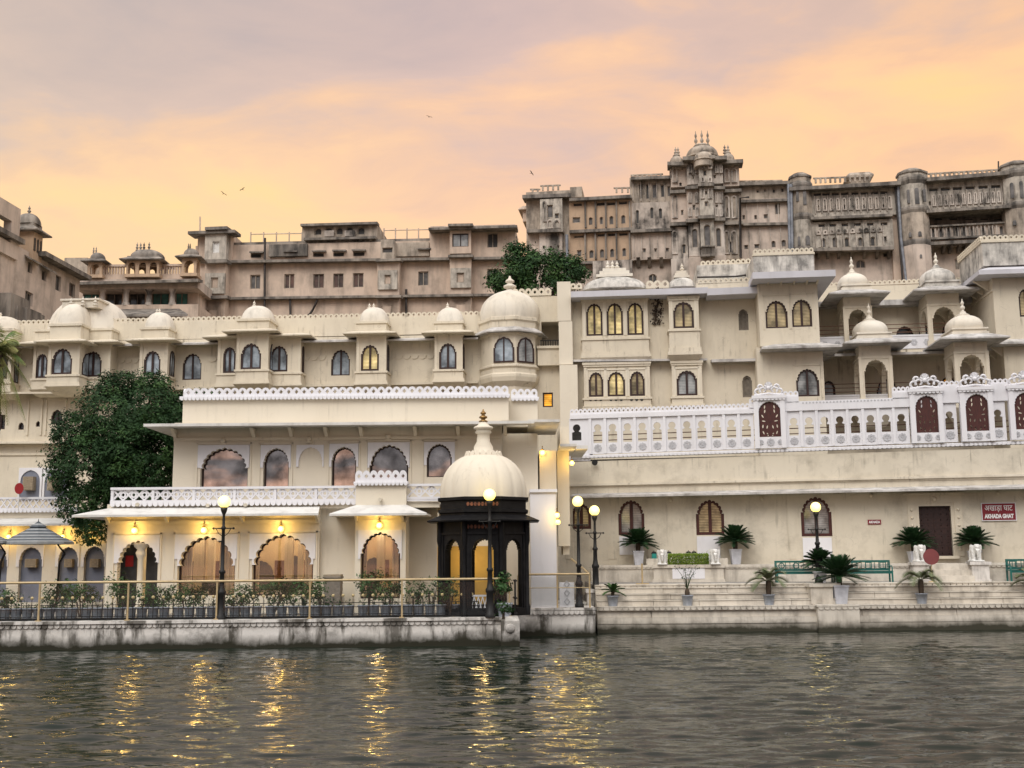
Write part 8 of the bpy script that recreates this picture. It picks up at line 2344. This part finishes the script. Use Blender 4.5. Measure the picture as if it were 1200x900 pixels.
def lantern(lab, x, d, mat, dz=0.0):
    def body(m): m.box(-.10, .10, -.10, .10, .03, .22); m.box(-.12, .12, -.12, .12, 0, .03)
    def cap(m): m.loft([[(-.12, -.12, .22), (.12, -.12, .22), (.12, .12, .22), (-.12, .12, .22)], [(-.06, -.06, .30), (.06, -.06, .30), (.06, .06, .30), (-.06, .06, .30)]]); m.tube([(0, 0, .29), (0, 0, .35)], .015, 5)
    box_thing('lantern', lab, 'lantern', [('body', mat, body), ('cap', 'black_metal', cap)], Matrix.Translation(GP.w(x, 655, d) * Vector((1, 1, 0)) + Vector((0, 0, ZL + dz))), 'small lanterns on the landing')
lantern('small teal lantern on a low block left of the hedge', 766.5, -.8, 'teal_paint', .28)
lantern('small white lantern beside the left hedge elephant', 784, -.7, 'marble', .28)
lantern('small white lantern behind the middle of the hedge, the left one', 807, -.7, 'marble', .28); lantern('small white lantern behind the hedge, the right one of two', 813.5, -.7, 'marble', .28)
for lab, x0, x1 in (('low plain stone block under the teal lantern', 758, 773), ('low plain stone block behind the hedge', 779, 820), ('low plain stone block under the fretwork ornament side', 840, 853)):
    a, b = GP.u(x0, 655, -.7), GP.u(x1, 655, -.7); m = MB(); m.box(a, b, -1.0, -.45, ZL, ZL + .275); o = m.build('stone_block', 'ghat_stone'); o.matrix_world = GP.M; tag(o, lab, 'stone block')
HR = thing('handrail_post', 'slim gold post on a flat base on the ghat terrace left of the carved panel', 'post', Matrix.Translation(Plane(752, 46.6, 0).o + Vector((0, 0, Z2))))
m = MB(); m.tube([(0, 0, .02), (0, 0, .82)], .035, 8); m.build('shaft', 'gold_paint', HR); m = MB(); m.box(-.26, .26, -.15, .15, 0, .035); m.build('base', 'gold_paint', HR)
# round red board on a stand
pl = Plane(1091, 46.0, 0)
t = thing('round_board', 'round dull red board on a thin stand in front of the door steps', 'sign', Matrix.Translation(pl.o + Vector((0, 0, Z2))))
zc = pl.z(1091, 652.5) - Z2
m = MB(); m.plate([(.315 * math.cos(2 * PI * j / 32), zc + .315 * math.sin(2 * PI * j / 32)) for j in range(32)], [], -.02, .02); m.build('disc', 'disc_red', t)
m = MB(); m.tube([(0, .035, 0), (0, .035, zc)], .018, 8); m.build('pole', 'gold_paint', t)
m = MB(); m.lathe(0, .035, [(.16, 0), (.15, .03), (.03, .05)], 14); m.build('base', 'gold_paint', t)
pl = Plane(18, 51.5, 0); 
t = thing('round_board', 'round bright red board on a pole above the white annex lattice', 'sign', Matrix.Translation(pl.o + Vector((0, 0, 0))))
zc = pl.z(18, 572.5); m = MB(); m.plate([(.20 * math.cos(2 * PI * j / 28), zc + .25 * math.sin(2 * PI * j / 28)) for j in range(28)], [], -.015, .015); m.build('disc', 'disc_bright_red', t)
m = MB(); m.tube([(0, .03, AX.z(18, 599) - .02), (0, .03, zc)], .02, 6); m.build('pole', 'marble', t)

# signs with lettering
def text_mesh(parent, body, size, x, z, y, mat, width=None, bold=.0, ext=.006, name='lettering', height=None):
    cu = bpy.data.curves.new('txt', 'FONT'); cu.body = body; cu.size = size; cu.align_x = 'CENTER'; cu.align_y = 'CENTER'; cu.extrude = ext; cu.offset = bold
    o = bpy.data.objects.new('txt', cu); C.objects.link(o)
    dg = bpy.context.evaluated_depsgraph_get(); dg.update(); me = bpy.data.meshes.new_from_object(o.evaluated_get(dg)); bpy.data.objects.remove(o)
    xs = [v.co.x for v in me.vertices]; ys = [v.co.y for v in me.vertices]
    sx = (width / (max(xs) - min(xs))) if width and xs else 1; sy = (height / (max(ys) - min(ys))) if height and ys else sx
    cx, cy = (max(xs) + min(xs)) / 2, (max(ys) + min(ys)) / 2
    for v in me.vertices: v.co = Vector(((v.co.x - cx) * sx + x, y - v.co.z, (v.co.y - cy) * sy + z))
    me.materials.clear(); me.materials.append(MATS[mat])
    t = bpy.data.objects.new(name, me); C.objects.link(t); t.parent = parent
    return t
SG = thing('wall_sign', 'dark red sign with white Hindi and English lettering AKHADA GHAT right of the door', 'sign', GP.M)
a, b, c, e = GP.rect(1151, 590, 1190, 609.5, -.06)
m = MB(); m.box(a, b, -.06, -.01, c, e); m.build('board', 'sign_red', SG)
m = MB()
for (x0, x1, z0, z1) in ((a - .03, b + .03, e, e + .03), (a - .03, b + .03, c - .03, c), (a - .03, a, c, e), (b, b + .03, c, e)): m.box(x0, x1, -.075, -.01, z0, z1)
m.build('frame', 'white', SG)
text_mesh(SG, 'AKHADA GHAT', .2, (a + b) / 2, c + (e - c) * .24, -.062, 'letter_white', (b - a) * .88, .012, height=(e - c) * .27)
text_mesh(SG, 'अखाड़ा घाट', .2, (a + b) / 2, c + (e - c) * .68, -.062, 'letter_white', (b - a) * .84, .0, height=(e - c) * .40)
SP = thing('wall_plaque', 'small red plaque with pale lettering on the wall left of the door', 'sign', GP.M)
a, b, c, e = GP.rect(1017, 609, 1032.5, 614.5, -.04)
m = MB(); m.box(a, b, -.04, -.005, c, e); m.build('board', 'sign_red', SP)
text_mesh(SP, 'AKHADA', .1, (a + b) / 2, (c + e) / 2, -.042, 'letter_white', (b - a) * .86, .004, height=(e - c) * .55)
# flood lamp on the ledge at the balustrade's left end
FL = thing('flood_lamp', 'small dark flood lamp on the ledge at the left end of the balustrade', 'lamp', GP.M)
u, z = GP.uz(697, 542, -.35); m = MB(); m.lathe(0, 0, [(.05, -.1), (.13, .02), (.14, .06)], 10)
for q in range(len(m.v)): x_, y_, z_ = m.v[q]; m.v[q] = (u + x_, -.3 - z_, z + y_)
m.build('housing', 'black_metal', FL); m = MB(); m.box(u - .03, u + .03, -.3, -.02, z - .03, z + .03); m.build('bracket', 'black_metal', FL)
# birds far up in the evening sky
def bird(lab, x, y, Y, s, bank):
    m = MB(); rn = random.Random(int(x))
    m.loft([[(-.02, -.3, 0), (.02, -.3, 0), (0, -.3, .03)], [(-.07, 0, -.02), (.07, 0, -.02), (0, 0, .09)], [(-.03, .34, 0), (.03, .34, 0), (0, .34, .03)], [(-.09, .5, .01), (.09, .5, .01), (0, .5, .015)]])
    for sx in (-1, 1):
        m.loft([[(sx * .05, -.12, .04), (sx * .05, .14, .04), (sx * .05, .14, .06)], [(sx * .42, -.16, .16), (sx * .42, .10, .16), (sx * .42, .10, .175)], [(sx * .85, -.02, .10), (sx * .85, .06, .10), (sx * .85, .06, .105)]])
    o = m.build('bird', 'bird_grey'); tag(o, lab, 'bird', 'birds in the evening sky')
    d = ray(x, y); p = CO + d * (Y / d.y)
    o.matrix_world = Matrix.Translation(p) @ Matrix.Rotation(bank * 2, 4, 'Z') @ Matrix.Rotation(bank, 4, 'Y') @ Matrix.Scale(s, 4)
bird('tiny dark bird high above the beige palace block, lower left of the two', 262, 227, 130, .55, .4)
bird('tiny dark bird high above the beige palace block, upper right of the two', 284, 222, 135, .55, -.3)
bird('tiny dark bird in the sky left of the hilltop palace', 623, 203, 140, .55, .5)
bird('tiny dark bird high in the middle of the sky', 503, 137, 150, .55, .2)
bpy.context.view_layer.update()
